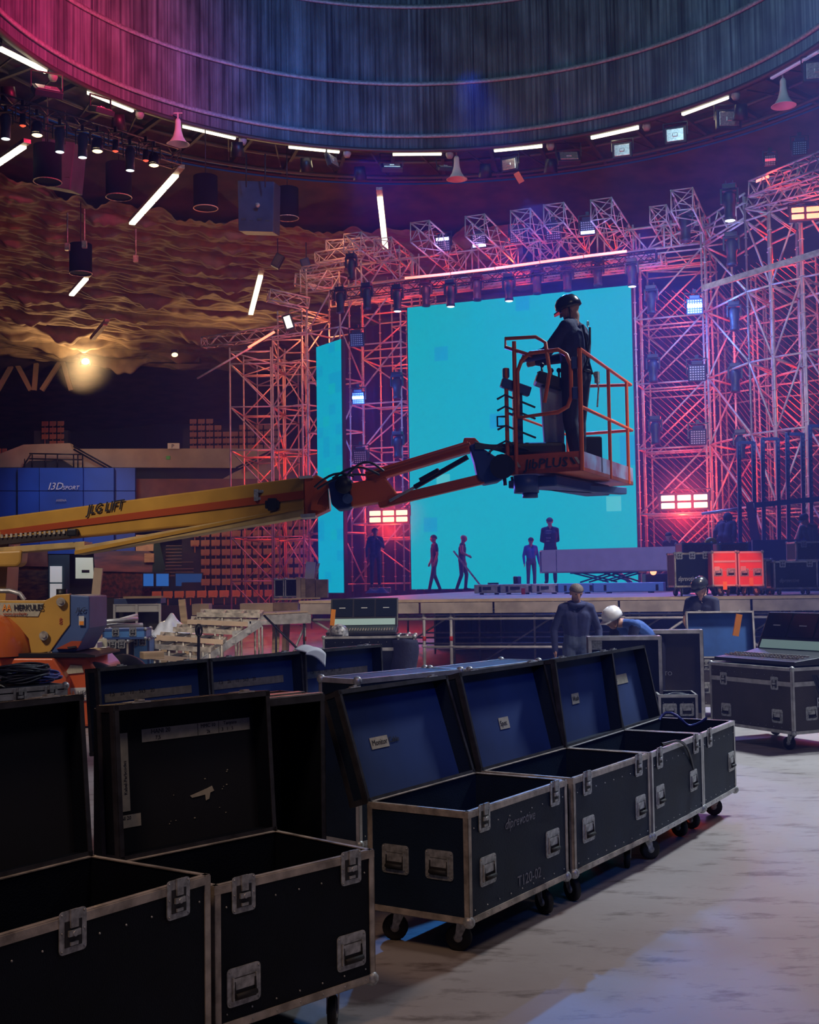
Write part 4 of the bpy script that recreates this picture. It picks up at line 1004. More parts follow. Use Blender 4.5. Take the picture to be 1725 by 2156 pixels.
# segmented strip lights hung from the roof
for lab, pts, n, Y0, Y1 in (('bright diagonal strip light running up left of centre', ((371, 368), (277, 472)), 4, 38, 43), ('vertical strip light above the left arch shoulder', ((800, 414), (812, 524)), 4, 44, 47), ('slightly slanted strip light left of the scaffold arch', ((549, 580), (528, 662)), 4, 50, 54),
                            ('short strip light among the drapes', ((182, 586), (150, 622)), 2, 50, 52), ('bright strip light cut by the left photo edge', ((50, 308), (-20, 355)), 3, 36, 38), ('faint brown strip hanging low in the drapes', ((223, 682), (194, 716)), 1, 55, 57)):
    p, q = W(*pts[0], Y0), W(*pts[1], Y1); d = q - p
    t = thing('strip_light', lab, 'strip light', tuple(p))
    b = MB(); b.bar(p - d * 0.10 + Vector((0, 0, 0.09)), q + Vector((0, 0, 0.09)), 0.22, 0.12); b.build('housing', M['alu_worn'], t, world=True)
    for k in range(n):
        b = MB(); b.bar(p + d * ((k + 0.04) / n), p + d * ((k + 0.96) / n), 0.20, 0.08); b.build('diffuser', M['lamp_white'] if 'faint' not in lab else M['wood'], t, world=True)
    if 'faint' not in lab: light('POINT', 'strip_glow', (p + q) / 2 + Vector((0, -0.2, -0.4)), (1.0, 0.85, 0.6), 3, 0.2)
for px, y0, y1, Y in ((142, 448, 520, 44), (178, 440, 515, 44), (286, 482, 545, 45)):
    b = MB(); b.tube(W(px, y0, Y), W(px, y1, Y), 0.03, 5); b.box(W(px, y1, Y), (0.16, 0.16, 0.25))
    tag(b.build('suspension_rod', M['alu_worn']), {142: 'thin grey rod hanging at far left, left of the pair', 178: 'thin grey rod with a small box end at far left', 286: 'thin rod hanging below the bright diagonal strip'}[px], 'rod')
for px, py, Y in ((585, 550, 48), (645, 560, 46), (608, 680, 43)):
    t = thing('small_spotlight', {585: 'small dark spotlight hanging right of the slanted strip', 645: 'small spotlight at the upper left arch corner', 608: 'small lit lamp beside the short red bar'}[px], 'spotlight', tuple(W(px, py, Y)))
    b = MB(); b.box((0, 0, 0), (0.35, 0.3, 0.55), rot=Matrix.Rotation(0.5 if px < 600 else -0.3, 3, 'Y')); b.build('housing', M['lamp_body'], t, bevel=0.03)
    b = MB(); b.box((0, -0.17, 0), (0.22, 0.03, 0.42), rot=Matrix.Rotation(0.5 if px < 600 else -0.3, 3, 'Y')); b.build('lens', M['lamp_white'] if px == 608 else M['lam_brown'], t)
    b = MB(); b.tube((0, 0, 0.2), (0, 0, 0.9), 0.02, 5); b.build('hanger', M['black_metal'], t)

# lamp truss at the upper left
truss('ceiling_truss', 'dark lamp truss crossing the upper left corner', W(-40, 210, 29), W(372, 335, 33), 0.42, r=0.022, m=mat('bronze_truss', (0.20, 0.15, 0.12), 0.45, 0.4))
for px, py, kind, Y in ((12, 268, 'lamp_cold', 28.8), (48, 256, 'red', 29), (78, 276, 'par', 29), (126, 296, 'lamp_cold', 29.4), (174, 308, 'lamp_cold', 29.8), (205, 310, 'par', 30), (243, 310, 'red', 30.4), (274, 336, 'lamp_cold', 30.8), (307, 330, 'red', 31.1), (324, 340, 'par', 31.3)):
    k = {12: 'long lamp at the left edge of the lamp truss', 48: 'small red glowing lamp near the left photo edge', 78: 'round warm par lamp left of the long lamps', 126: 'long lamp third from left on the truss', 174: 'long lamp at the middle of the truss', 205: 'round warm par lamp at the truss middle',
         243: 'small red glowing lamp right of the truss middle', 274: 'long lamp near the right truss end', 307: 'small red glowing lamp at the right truss end', 324: 'round warm par lamp at the right truss end'}[px]
    t = thing('truss_lamp', k, 'stage lamp', tuple(W(px, py, Y)))
    if kind == 'lamp_cold':
        cached('tl1', 'head', lambda b: b.lathe([(0.001, 0.30), (0.10, 0.30), (0.13, 0.2), (0.11, -0.05), (0.12, -0.28), (0.09, -0.28), (0.001, -0.22)], 14), mat('grey_lamp_shell', (0.10, 0.11, 0.14), 0.4), t)
        cached('tl1l', 'lens', lambda b: b.lathe([(0.10, -0.285), (0.06, -0.30), (0.001, -0.305)], 14), M['lamp_cold'], t)
    elif kind == 'par':
        cached('tl2', 'can', lambda b: b.lathe([(0.001, 0.22), (0.10, 0.22), (0.14, 0.12), (0.15, -0.10), (0.13, -0.10), (0.001, -0.05)], 14), M['lamp_body'], t)
        cached('tl2l', 'lens', lambda b: (b.lathe([(0.135, -0.09), (0.07, -0.13), (0.001, -0.14)], 14)), M['lamp_warm'], t, rot=(-0.2, 0, 0))
    else:
        cached('tl3', 'can', lambda b: b.lathe([(0.001, 0.18), (0.07, 0.18), (0.08, -0.10), (0.07, -0.10), (0.001, -0.05)], 12), M['lamp_body'], t)
        cached('tl3l', 'lens', lambda b: b.lathe([(0.075, -0.1), (0.03, -0.13), (0.001, -0.13)], 12), M['lamp_red_dim'], t)
    cached('tly', 'yoke', lambda b: (b.bar((-0.17, 0, 0.05), (-0.17, 0, 0.38), 0.02, 0.05), b.bar((0.17, 0, 0.05), (0.17, 0, 0.38), 0.02, 0.05), b.bar((-0.17, 0, 0.38), (0.17, 0, 0.38), 0.05, 0.02), b.box((0, 0, 0.45), (0.07, 0.07, 0.14))), M['black_metal'], t)
# ------------------------------------------------------------------ flight cases
def hw_latch(b):
    """butterfly latch dish: rounded plate, dark dish, twist wing (y=0 is the panel face)"""
    pts = []
    for cx, cz, a0 in ((0.040, 0.052, 0), (-0.040, 0.052, 90), (-0.040, -0.052, 180), (0.040, -0.052, 270)):
        for k in range(4): a = R(a0 + k * 30); pts.append((cx + 0.013 * math.cos(a), -0.003, cz + 0.013 * math.sin(a)))
    b.prism(pts, (0, 0.004, 0), 0)
    b.box((0, -0.004, -0.006), (0.066, 0.003, 0.078), 1)
    b.box((0, -0.008, 0.040), (0.030, 0.008, 0.055), 0)
    b.box((0, -0.009, -0.004), (0.046, 0.008, 0.018), 0)
    b.tube((0, -0.004, -0.006), (0, -0.016, -0.006), 0.009, 8)
    b.box((0, -0.008, -0.036), (0.030, 0.006, 0.010), 0)
    for x in (-0.044, 0.044):
        for z in (-0.055, 0.0, 0.055): b.sphere((x, -0.004, z), 0.0035, 6)


def hw_handle(b):
    pts = []
    for cx, cz, a0 in ((0.060, 0.052, 0), (-0.060, 0.052, 90), (-0.060, -0.052, 180), (0.060, -0.052, 270)):
        for k in range(4): a = R(a0 + k * 30); pts.append((cx + 0.016 * math.cos(a), -0.003, cz + 0.016 * math.sin(a)))
    b.prism(pts, (0, 0.004, 0), 0)
    b.box((0, -0.0045, -0.008), (0.108, 0.003, 0.080), 1)
    b.box((0, -0.006, 0.010), (0.100, 0.003, 0.040), 0)
    for x in (-0.052, 0.052): b.box((x, -0.008, -0.006), (0.006, 0.008, 0.080), 0)
    for x in (-0.066, 0.066):
        for z in (-0.056, 0.056): b.sphere((x, -0.004, z), 0.0035, 6)


def hw_grip(b):
    b.tube((-0.047, -0.016, -0.030), (0.047, -0.016, -0.030), 0.010, 10)
    b.bar((-0.047, -0.012, -0.03), (-0.047, -0.008, 0.02), 0.005, 0.006); b.bar((0.047, -0.012, -0.03), (0.047, -0.008, 0.02), 0.005, 0.006)


def caster(parent, x, y, h, ang):
    k = h / 0.18
    c = cached(('cf', h), 'caster', lambda b: (b.box((0, 0, h - 0.005), (0.10 * k, 0.085 * k, 0.008)), b.prism([(-0.026 * k, -0.035 * k, h - 0.01), (-0.026 * k, 0.035 * k, h - 0.01), (-0.026 * k, 0.05 * k, h * 0.36), (-0.026 * k, 0.02 * k, h * 0.36)], (0.004, 0, 0)),
                                         b.prism([(0.022 * k, -0.035 * k, h - 0.01), (0.022 * k, 0.035 * k, h - 0.01), (0.022 * k, 0.05 * k, h * 0.36), (0.022 * k, 0.02 * k, h * 0.36)], (0.004, 0, 0)), b.tube((0, 0, h - 0.03), (0, 0, h), 0.03 * k, 12)), M['hardware'], parent, (x, y, 0), (0, 0, ang))
    rw = h * 0.38
    w = cached(('cw', h), 'wheel', lambda b: (b.lathe([(0.001, -0.017 * k), (rw * 0.8, -0.019 * k), (rw, -0.014 * k), (rw, 0.014 * k), (rw * 0.8, 0.019 * k), (0.001, 0.017 * k)], 20, 0, Matrix.Rotation(R(90), 4, 'Y')), b.lathe([(0.001, -0.021 * k), (rw * 0.35, -0.021 * k), (rw * 0.35, 0.021 * k), (0.001, 0.021 * k)], 12, 1, Matrix.Rotation(R(90), 4, 'Y'))),
               [M['rubber'], M['hardware']], c, (0, 0.035 * k, rw))
    return c


def edge_frame(b, L, Wd, z0, z1, e=0.028, top=True, bottom=True, t=0.004):
    """aluminium corner extrusions round a box"""
    x, y = L / 2, Wd / 2
    for sx in (-1, 1):
        for sy in (-1, 1):
            b.box((sx * (x - e / 2 + t), sy * (y + t / 2), (z0 + z1) / 2), (e, t, z1 - z0)); b.box((sx * (x + t / 2), sy * (y - e / 2 + t), (z0 + z1) / 2), (t, e, z1 - z0))
    for z, on, s in ((z0, bottom, 1), (z1, top, -1)):
        if not on: continue
        for sy in (-1, 1):
            b.box((0, sy * (y + t / 2), z + s * e / 2), (L + 2 * t, t + 0.001, e)); b.box((0, sy * (y - e / 3), z - s * t / 2), (L + 2 * t, e * 0.7, t))
        for sx in (-1, 1):
            b.box((sx * (x + t / 2), 0, z + s * e / 2), (t + 0.001, Wd + 2 * t, e)); b.box((sx * (x - e / 3), 0, z - s * t / 2), (e * 0.7, Wd + 2 * t, t))


def case(name, label, loc, rotz, L, Wd, zc, zt, body='lam', lid=None, trim='alu_worn', latches=(-0.30, 0.30), handles=(-0.33, 0.33), hz=0.42, side_handles=True, wheels=True, lid_h=0.2, inner='inner_blue',
         tilt=8, hwm='hardware', group=None, lid_latch=True, open_=True, side_low=0.5, corners=True, front_extra=None, cat='flight case', split=None, lid_trim='lid_edge', tapes=()):
    """wheeled flight case; open box with hinged lid, or closed when open_ is False"""
    t = thing(name, label, cat, tuple(loc), rotz, group)
    x, y, th = L / 2, Wd / 2, 0.014
    b = MB()
    if open_:
        b.box((0, 0, zc + th / 2), (L, Wd, th))
        b.box((0, -y + th / 2, (zc + zt) / 2), (L, th, zt - zc)); b.box((0, y - th / 2, (zc + zt) / 2), (L, th, zt - zc))
        b.box((-x + th / 2, 0, (zc + zt) / 2), (th, Wd, zt - zc)); b.box((x - th / 2, 0, (zc + zt) / 2), (th, Wd, zt - zc))
    else: b.box((0, 0, (zc + zt) / 2), (L, Wd, zt - zc))
    b.build('body', M[body], t)
    b = MB(); edge_frame(b, L, Wd, zc, zt)
    if split:
        for z in (split,):
            for sy in (-1, 1): b.box((0, sy * (y + 0.003), z), (L, 0.008, 0.045))
            for sx in (-1, 1): b.box((sx * (x + 0.003), 0, z), (0.008, Wd, 0.045))
    b.build('edge_trim', M[trim], t)
    if corners:
        for sx in (-1, 1):
            for sy in (-1, 1):
                for z in ((zc, zt) if not open_ else (zc,)):
                    cached('corner', 'ball_corner', lambda b: b.sphere((0, 0, 0), 0.030, 10), M['hardware'], t, (sx * (x - 0.008), sy * (y - 0.008), z + (0.008 if z == zc else -0.008)))
    lz = (split if split else zt - 0.045)
    for lx in latches: cached('latch', 'latch', hw_latch, [M[hwm], M['recess']], t, (lx * L, -y - 0.005, lz))
    for hx in handles:
        h = cached('handle', 'handle', hw_handle, [M[hwm], M['recess']], t, (hx * L, -y - 0.002, zc + (zt - zc) * hz))
        cached('grip', 'grip', hw_grip, M['rubber'], h)
    if side_handles:
        for sx in (-1, 1):
            for yy in ((-0.22, 0.22) if Wd > 0.45 else (0,)):
                h = cached('handle', 'handle', hw_handle, [M[hwm], M['recess']], t, (sx * (x + 0.003), yy * Wd, zc + (zt - zc) * side_low), (0, 0, R(90 * sx)))
                cached('grip', 'grip', hw_grip, M['rubber'], h)
    # rivets along the front edges
    b = MB()
    n = int(L / 0.12)
    for i in range(n + 1):
        for z in (zc + 0.055, zt - 0.08): b.sphere((-x + 0.05 + (L - 0.1) * i / n, -y - 0.002, z), 0.004, 6)
        b.sphere((-x + 0.05 + (L - 0.1) * i / n, -y - 0.005, zc + 0.014), 0.0035, 6)
    b.build('rivets', M['hardware'], t)
    if wheels:
        for i, (sx, sy) in enumerate(((-1, -1), (1, -1), (-1, 1), (1, 1))): caster(t, sx * (x - 0.13), sy * (y - 0.10), zc, random.uniform(0, 6.28))
    if open_ and lid:
        lo = bpy.data.objects.new('lid', None)
        b = MB(); h = lid_h
        # lid in its own frame: hinge at origin, closed lid reaches to -y, rises to +z
        b.box((0, -Wd / 2, h - th / 2), (L, Wd, th))
        lp = b.build('lid', M[body], t, loc=(0, y, zt)); lp.rotation_euler = (-R(90 + tilt), 0, 0)
        b = MB()
        b.box((0, -th / 2, h / 2), (L, th, h)); b.box((0, -Wd + th / 2, h / 2), (L, th, h)); b.box((-x + th / 2, -Wd / 2, h / 2), (th, Wd, h)); b.box((x - th / 2, -Wd / 2, h / 2), (th, Wd, h))
        b.build('lid_wall', M[body], lp)
        b = MB(); b.box((0, -Wd / 2, h - th - 0.003), (L - 2 * th, Wd - 2 * th, 0.005)); b.build('lid_lining', M[lid], lp)
        b = MB(); edge_frame(b, L, Wd, 0.0, h, bottom=True)
        for v in b.v: v.y -= Wd / 2
        b.build('lid_trim', M[lid_trim], lp)
        for lx in latches: cached('keeper', 'lid_catch', lambda b: (b.box((0, 0, 0.03), (0.09, 0.006, 0.07)), b.box((0, -0.006, 0.01), (0.03, 0.01, 0.03))), M[hwm], lp, (lx * L, -Wd - 0.006, 0))
        for (tx, ty, tw, tth, txt) in tapes:       # tape labels stuck inside the lid: x along, y from the hinge
            b = MB(); b.box((tx * L, -ty * Wd, h - th - 0.008), (tw, tth, 0.002)); lb = b.build('tape_label', M['tape'], lp)
            if txt:
                tt = text(txt, min(0.045, tth * 0.7), (tx * L - tw * 0.44, -ty * Wd + tth * 0.2, h - th - 0.0105), (1, 0, 0), (0, -1, 0), M['ink'], lb, 'handwriting', depth=0.0005, world=False)
    return t


def from_corners(px0, py0, px1, py1, z=0.675):
    """front-left and front-right top corners -> position, rotation, length"""
    a, c = WZ(px0, py0, z), WZ(px1, py1, z); d = c - a; L = math.hypot(d.x, d.y)
    return a, d.normalized(), L, math.atan2(d.y, d.x)


ZCB, ZTB = 0.165, 0.675


def row_case(label, p0, p1, depth, name='flight_case', fixL=None, anchor='l', zt=0.675, **kw):
    a, d, L, rz_ = from_corners(*p0, *p1, z=zt)
    if fixL:
        if anchor == 'r': a = a + d * (L - fixL)
        L = fixL
    nn = Vector((-d.y, d.x, 0)).normalized()
    c = a + Vector((d.x, d.y, 0)).normalized() * (L / 2) + nn * (depth / 2)
    return case(name, label, (c.x, c.y, 0), rz_, L, depth, ZCB, zt, **kw)


cA = row_case('open black flight case at the lower left photo edge, lid up', (0, 1972), (440, 1843), 0.60, fixL=1.10, anchor='r', zt=0.735, lid='inner', latches=(-0.05, 0.36), handles=(-0.3,), tilt=5, lid_h=0.10, hz=0.35)
cB = row_case('open black flight case with long paper tape labels inside its raised lid', (452, 1868), (785, 1790), 0.60, lid='inner', latches=(-0.34, 0.34), handles=(-0.34, 0.34), hz=0.28, tilt=4, lid_h=0.12, side_low=0.4)
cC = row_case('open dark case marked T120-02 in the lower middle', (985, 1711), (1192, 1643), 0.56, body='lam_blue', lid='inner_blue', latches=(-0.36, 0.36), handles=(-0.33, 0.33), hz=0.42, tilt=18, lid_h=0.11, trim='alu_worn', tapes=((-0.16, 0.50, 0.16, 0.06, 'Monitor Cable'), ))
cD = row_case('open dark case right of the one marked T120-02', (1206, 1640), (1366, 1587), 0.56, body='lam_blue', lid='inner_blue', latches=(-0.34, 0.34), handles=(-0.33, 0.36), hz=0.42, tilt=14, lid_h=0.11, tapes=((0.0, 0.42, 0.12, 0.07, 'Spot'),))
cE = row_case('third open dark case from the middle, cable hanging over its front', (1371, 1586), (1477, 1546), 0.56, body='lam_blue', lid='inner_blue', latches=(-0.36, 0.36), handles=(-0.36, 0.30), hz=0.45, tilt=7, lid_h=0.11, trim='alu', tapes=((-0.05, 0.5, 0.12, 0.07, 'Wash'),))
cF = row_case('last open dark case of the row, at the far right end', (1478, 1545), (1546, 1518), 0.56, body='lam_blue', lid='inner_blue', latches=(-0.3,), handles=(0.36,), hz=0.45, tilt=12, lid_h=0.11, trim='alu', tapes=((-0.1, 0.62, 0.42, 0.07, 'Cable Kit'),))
# tape labels, colour chart and paint wear inside the lid of case B
lidB = [o for o in cB.children if o.name.startswith('lid')][0]
LB = lidB.data.vertices[7].co.x * 2; hB = 0.12 - 0.014 - 0.008


def on_lid(lid, name, x, y, w, h, m, hh=hB): b = MB(); b.box((x, -y, hh), (w, h, 0.002)); return b.build(name, m, lid)


def ink_on(lid, s, size, x, y, up=(0, -1, 0), ax=(1, 0, 0), hh=hB, m='ink', fit=None): return text(s, size, (x, -y, hh - 0.002), ax, up, M[m], lid, 'handwriting', depth=0.0004, world=False, fit=fit)


lb = on_lid(lidB, 'tape_strip', 0.075, 0.465, 0.56, 0.052, M['tape'])
ink_on(lb, 'HANI 20', 0.026, -0.16, 0.470); ink_on(lb, '7,5', 0.022, -0.14, 0.445); ink_on(lb, 'MMC 10', 0.022, 0.09, 0.47); ink_on(lb, '2k', 0.020, 0.12, 0.445); ink_on(lb, 'Tanyana', 0.022, 0.21, 0.472); ink_on(lb, '3   1   5', 0.020, 0.20, 0.447)
b = MB(); [b.box((xx, -0.465, hB - 0.0015), (0.002, 0.05, 0.001)) for xx in (0.075, 0.185)]; b.build('tape_divider', M['ink'], lb)
ch = on_lid(lidB, 'colour_chart', -0.315, 0.33, 0.085, 0.31, M['tape'])
cols = ('navy_metal', 'red', 'ink', 'navy_metal', 'navy_metal', 'red', 'navy_metal', 'red', 'navy_metal', 'red', 'orange_tag')
for k, cn in enumerate(cols): b = MB(); b.box((-0.348, -(0.46 - 0.026 * k), hB - 0.0015), (0.014, 0.012, 0.001)); b.build('colour_swatch', M[cn], ch)
text('Kabel-Farbcodes', 0.020, (-0.284, -0.24, hB - 0.002), (0, -1, 0), (-1, 0, 0), M['ink'], ch, 'lettering', depth=0.0004, world=False)
for k in range(10): b = MB(); b.box((-0.325, -(0.455 - 0.026 * k), hB - 0.0015), (0.018, 0.003, 0.001)); b.build('chart_tick', M['ink'], ch)
l2 = on_lid(lidB, 'tape_strip', -0.29, 0.135, 0.13, 0.05, M['tape']); ink_on(l2, 'HANI 20', 0.02, -0.345, 0.142); ink_on(l2, '|   3', 0.018, -0.34, 0.122)
b = MB()
rg = random.Random(4)
b.prism([(x, -y, hB) for x, y in ((0.02, 0.195), (0.11, 0.215), (0.135, 0.222), (0.145, 0.20), (0.125, 0.195), (0.118, 0.17), (0.10, 0.165), (0.098, 0.19), (0.03, 0.185))], (0, 0, -0.001))
b.build('torn_tape_remnant', M['tape'], lidB)
for k in range(14): x, y, s = rg.uniform(-0.15, 0.25), rg.uniform(0.08, 0.32), rg.uniform(0.0015, 0.004); b = MB(); b.box((x, -y, hB), (s * 2, s, 0.001)); b.build('paint_chip', M['tape'], lidB)
lidC = [o for o in cC.children if o.name.startswith('lid')][0]
for c_, s, sz, x, z, m in ((cC, 'T120-02', 0.075, 0.0, ZCB + 0.07, 'grey_mark'), (cC, 'diprevotive', 0.07, -0.12, ZTB - 0.14, 'grey_mark')):
    text(s, sz, (x - 0.05, -0.56 / 2 - 0.002, z), (1, 0, 0), (0, 0, 1), M[m], c_, 'stencil' if s[0] == 'T' else 'faded_lettering', depth=0.0006, world=False, shear=0 if s[0] == 'T' else 0.3)
# a lid standing on edge behind case B, and the second row of lids
dB = Vector((math.cos(cB.rotation_euler.z), math.sin(cB.rotation_euler.z), 0)); nB = Vector((-dB.y, dB.x, 0))
cG = thing('flight_case_shell', 'tall black case shell standing on edge behind the case with paper tape labels', 'flight case', tuple(Vector(cB.location) + dB * 0.37 + nB * 0.70), cB.rotation_euler.z)
b = MB(); Lg, Hg, Dg = 1.05, 1.21, 0.32
b.box((0, Dg / 2, Hg / 2), (Lg, 0.014, Hg)); b.box((-Lg / 2, 0, Hg / 2), (0.014, Dg, Hg)); b.box((Lg / 2, 0, Hg / 2), (0.014, Dg, Hg)); b.box((0, 0, Hg - 0.007), (Lg, Dg, 0.014)); b.box((0, 0, 0.007), (Lg, Dg, 0.014))
b.build('shell', M['lam'], cG); b = MB(); edge_frame(b, Lg, Dg, 0, Hg); b.build('edge_trim', M['lid_edge'], cG)
b = MB(); b.box((0, 0, Hg + 0.004), (Lg, 0.05, 0.008)); b.box((0, -Dg / 2 + 0.02, Hg + 0.006), (Lg, 0.03, 0.01)); b.build('top_extrusion', M['alu'], cG)

rowd = (W(780, 1365, 10.5) - W(175, 1410, 8.0)); rowd.z = 0; rowa = math.atan2(rowd.y, rowd.x)
rowd.normalize(); rown = Vector((-rowd.y, rowd.x, 0))
start = W(178, 1410, 8.0) + rowd * 0.12
for k, (lab, tilt) in enumerate((('open case of the rear row nearest the orange lift, tape strip in lid', 5), ('middle open case of the rear row, white sheet draped on its lid', 4), ('far open case of the rear row, before the left mixing console', 2))):
    Wd = 0.56
    c = start + rowd * (0.52 + 1.03 * k) - rown * (Wd / 2 + 0.02)
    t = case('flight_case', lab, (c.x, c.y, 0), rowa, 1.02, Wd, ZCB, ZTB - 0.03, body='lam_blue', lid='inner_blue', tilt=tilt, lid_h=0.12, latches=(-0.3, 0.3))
    ld = [o for o in t.children if o.name.startswith('lid')][0]; hh = 0.12 - 0.014 - 0.009
    tp = on_lid(ld, 'tape_strip', 0.02 if k == 0 else -0.02, 0.36, 0.80 if k < 2 else 0.88, 0.055, mat('dusty_tape', (0.20, 0.19, 0.16), 0.8, var=0.2, vscale=20) if k == 0 else bpy.data.materials['dusty_tape'], hh)
    ink_on(tp, '7,5    2k    10    5x3    20', 0.04, -0.34, 0.37, hh=hh)
    if k == 0:
        on_lid(ld, 'length_scale', -0.44, 0.30, 0.05, 0.36, bpy.data.materials['dusty_tape'], hh)
        b = MB(); [b.box((-0.45, -(0.16 + 0.022 * i), hh - 0.002), (0.022, 0.004, 0.001)) for i in range(14)]; b.build('scale_ticks', M['ink'], ld)
# white sheet hanging over the lid edge
b = MB(); sp = W(640, 1373, 9.75)
b.grid(lambda u, v: sp + rowd * (0.0 + 0.24 * u - 0.02 * v) + rown * (0.10 - 0.30 * min(v, 0.45)) + Vector((0, 0, 0.02 + 0.03 * math.sin(3 * u) - 0.22 * max(0, v - 0.3) * (1.1 - 0.75 * (1 - u)) - 0.015 * math.sin(v * 5))), 12, 14)
tag(b.build('white_sheet', M['paper'], solid=0.003), 'white sheet draped over the middle lid of the rear case row', 'sheet')
# tops of closed cases behind the front lids, seen edge on
for k, (p0, p1, lab) in enumerate((((765, 1432), (985, 1410), 'flat blue lit case lid behind the lid of the T120-02 case'), ((1003, 1410), (1150, 1391), 'flat blue lit case lid behind the second raised lid'))):
    a, c = WZ(*p0, 1.14), WZ(*p1, 1.14); d = (c - a); L = d.length; d.normalize(); nn = Vector((-d.y, d.x, 0)); mid = (a + c) / 2 + nn * 0.22
    case('flight_case', lab.replace('flat blue lit case lid', 'tall closed case with blue lit top'), (mid.x, mid.y, 0), math.atan2(d.y, d.x), L, 0.34, 0.12, 1.14, body='lam_blue', open_=False, trim='alu', latches=(), handles=(), side_handles=False)
# case K at the far left with latches and a cable heap
a, c = WZ(-120, 1462, 1.0), WZ(141, 1441, 1.0); d = (c - a); L = d.length; d.normalize(); nn = Vector((-d.y, d.x, 0)); mid = (a + c) / 2 + nn * 0.3
cK = case('flight_case', 'closed black case at left edge under the heap of cables', (mid.x, mid.y, 0), math.atan2(d.y, d.x), L, 0.6, 0.16, 1.0, body='lam', open_=False, trim='alu', latches=(0.1, 0.36), handles=(), side_handles=False, split=0.94)
KX = Vector((mid.x, mid.y, 1.0))


def coil(label, c, n, rx, ry, m, seed, r=0.009, h=0.1, rot=0.0, group=None, name='cable_coil'):
    rg = random.Random(seed); b = MB()
    for k in range(n):
        ax, ay = rx * rg.uniform(0.75, 1.1), ry * rg.uniform(0.6, 1.1); z = h * k / n; o = (rg.uniform(-.02, .02), rg.uniform(-.02, .02)); wv = rg.uniform(0.01, 0.04); p = rg.uniform(0, 6)
        pts = []
        for i in range(26):
            a = 2 * math.pi * i / 26
            x, y = o[0] + ax * math.cos(a), o[1] + ay * math.sin(a)
            pts.append(Vector(c) + Vector((x * math.cos(rot) - y * math.sin(rot), x * math.sin(rot) + y * math.cos(rot), r + z + wv * (1 + math.sin(2 * a + p)) * 0.6)))
        b.path(pts, r, 6, closed=True)
    return tag(b.build(name, m, fix=False), label, 'cable', group)


coil('black cable coil hanging off the right end of the left case top', KX + d * 0.30 + Vector((0, 0, 0.0)), 16, 0.22, 0.12, M['cable'], 3, h=0.13, rot=0.9)
coil('blue and black cable coil drooping over the left case corner', KX + d * 0.42 + Vector((0, 0, 0.0)), 7, 0.17, 0.09, M['cable_blue'], 8, h=0.07, rot=0.7)
coil('loose black cable loops at the left edge of the case top', KX - d * 0.20, 7, 0.24, 0.16, M['cable'], 11, h=0.05)
b = MB(); b.grid(lambda u, v: KX + d * (-0.42 + 0.5 * u) + nn * (-0.15 + 0.3 * v) + Vector((0, 0, 0.01 + 0.13 * math.sin(math.pi * u) * math.sin(math.pi * v) ** 0.7 + 0.012 * math.sin(17 * u + 9 * v))), 20, 14)
tag(b.build('cloth_bundle', M['tape']), 'cream cloth bundle under the cable loops at left', 'cloth')

# cable hanging over the front of the far case, orange cone-like glow under the case
b = MB(); cdd = Vector((math.cos(cE.rotation_euler.z), math.sin(cE.rotation_euler.z), 0)); cnn = Vector((-cdd.y, cdd.x, 0)); E0 = Vector(cE.location)
b.path([E0 + cdd * (-0.30 + 0.05 * i) + cnn * (-0.28 - 0.03 * math.sin(i / 12 * 3.14)) + Vector((0, 0, ZTB + 0.03 - (0.0 if i < 4 else 0.0022 * (i - 3) ** 2.1))) for i in range(14)], 0.009, 6)
tag(b.build('hanging_cable', M['cable']), 'black cable hanging over the front edge of a far open case', 'cable')
b = MB(); b.path([Vector(cF.location) + Vector((-0.15 + 0.03 * i, 0.05 * math.sin(i), ZTB + 0.04 + 0.05 * math.sin(i * 0.6))) for i in range(12)], 0.01, 6)
tag(b.build('cable_loop', M['cable_blue']), 'blue cable loop lying in the last open case of the row', 'cable')
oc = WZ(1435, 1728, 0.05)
b = MB(); b.prism([(oc.x - 0.10, oc.y, 0.0), (oc.x + 0.13, oc.y + 0.1, 0.0), (oc.x + 0.11, oc.y + 0.1, 0.13), (oc.x - 0.02, oc.y, 0.10)], (0.02, 0.12, 0))  # small orange block with emission, standing on the floor
tag(b.build('glowing_floor_box', mat('orange_glowing_box', (0.7, 0.1, 0.02), 0.5, emit=(1.0, 0.12, 0.02), estr=0.9)), 'small glowing orange box on the floor under the case wheels', 'lamp')

# ------------------------------------------------------------------ mixing console on its case, right
a, c = WZ(1495, 1398, 0.80), WZ(1668, 1412, 0.80); d = (c - a); L = d.length; d.normalize(); nn = Vector((-d.y, d.x, 0)); Wd = 0.85; mid = (a + c) / 2 + nn * Wd / 2
rzR = math.atan2(d.y, d.x)
cR = case('flight_case', 'large closed case marked ROB 9 under the right mixing console', (mid.x, mid.y, 0), rzR, L, Wd, 0.17, 0.82, body='lam_brown', open_=False, trim='alu', latches=(-0.32, 0.30), handles=(-0.30, 0.32), hz=0.25, split=0.66, side_low=0.30, hwm='alu')
text('ROB 9', 0.14, (L / 2 + 0.006, -0.12, 0.42), (0, 1, 0), (0, 0, 1), M['white'], cR, 'lettering', depth=0.001, world=False)


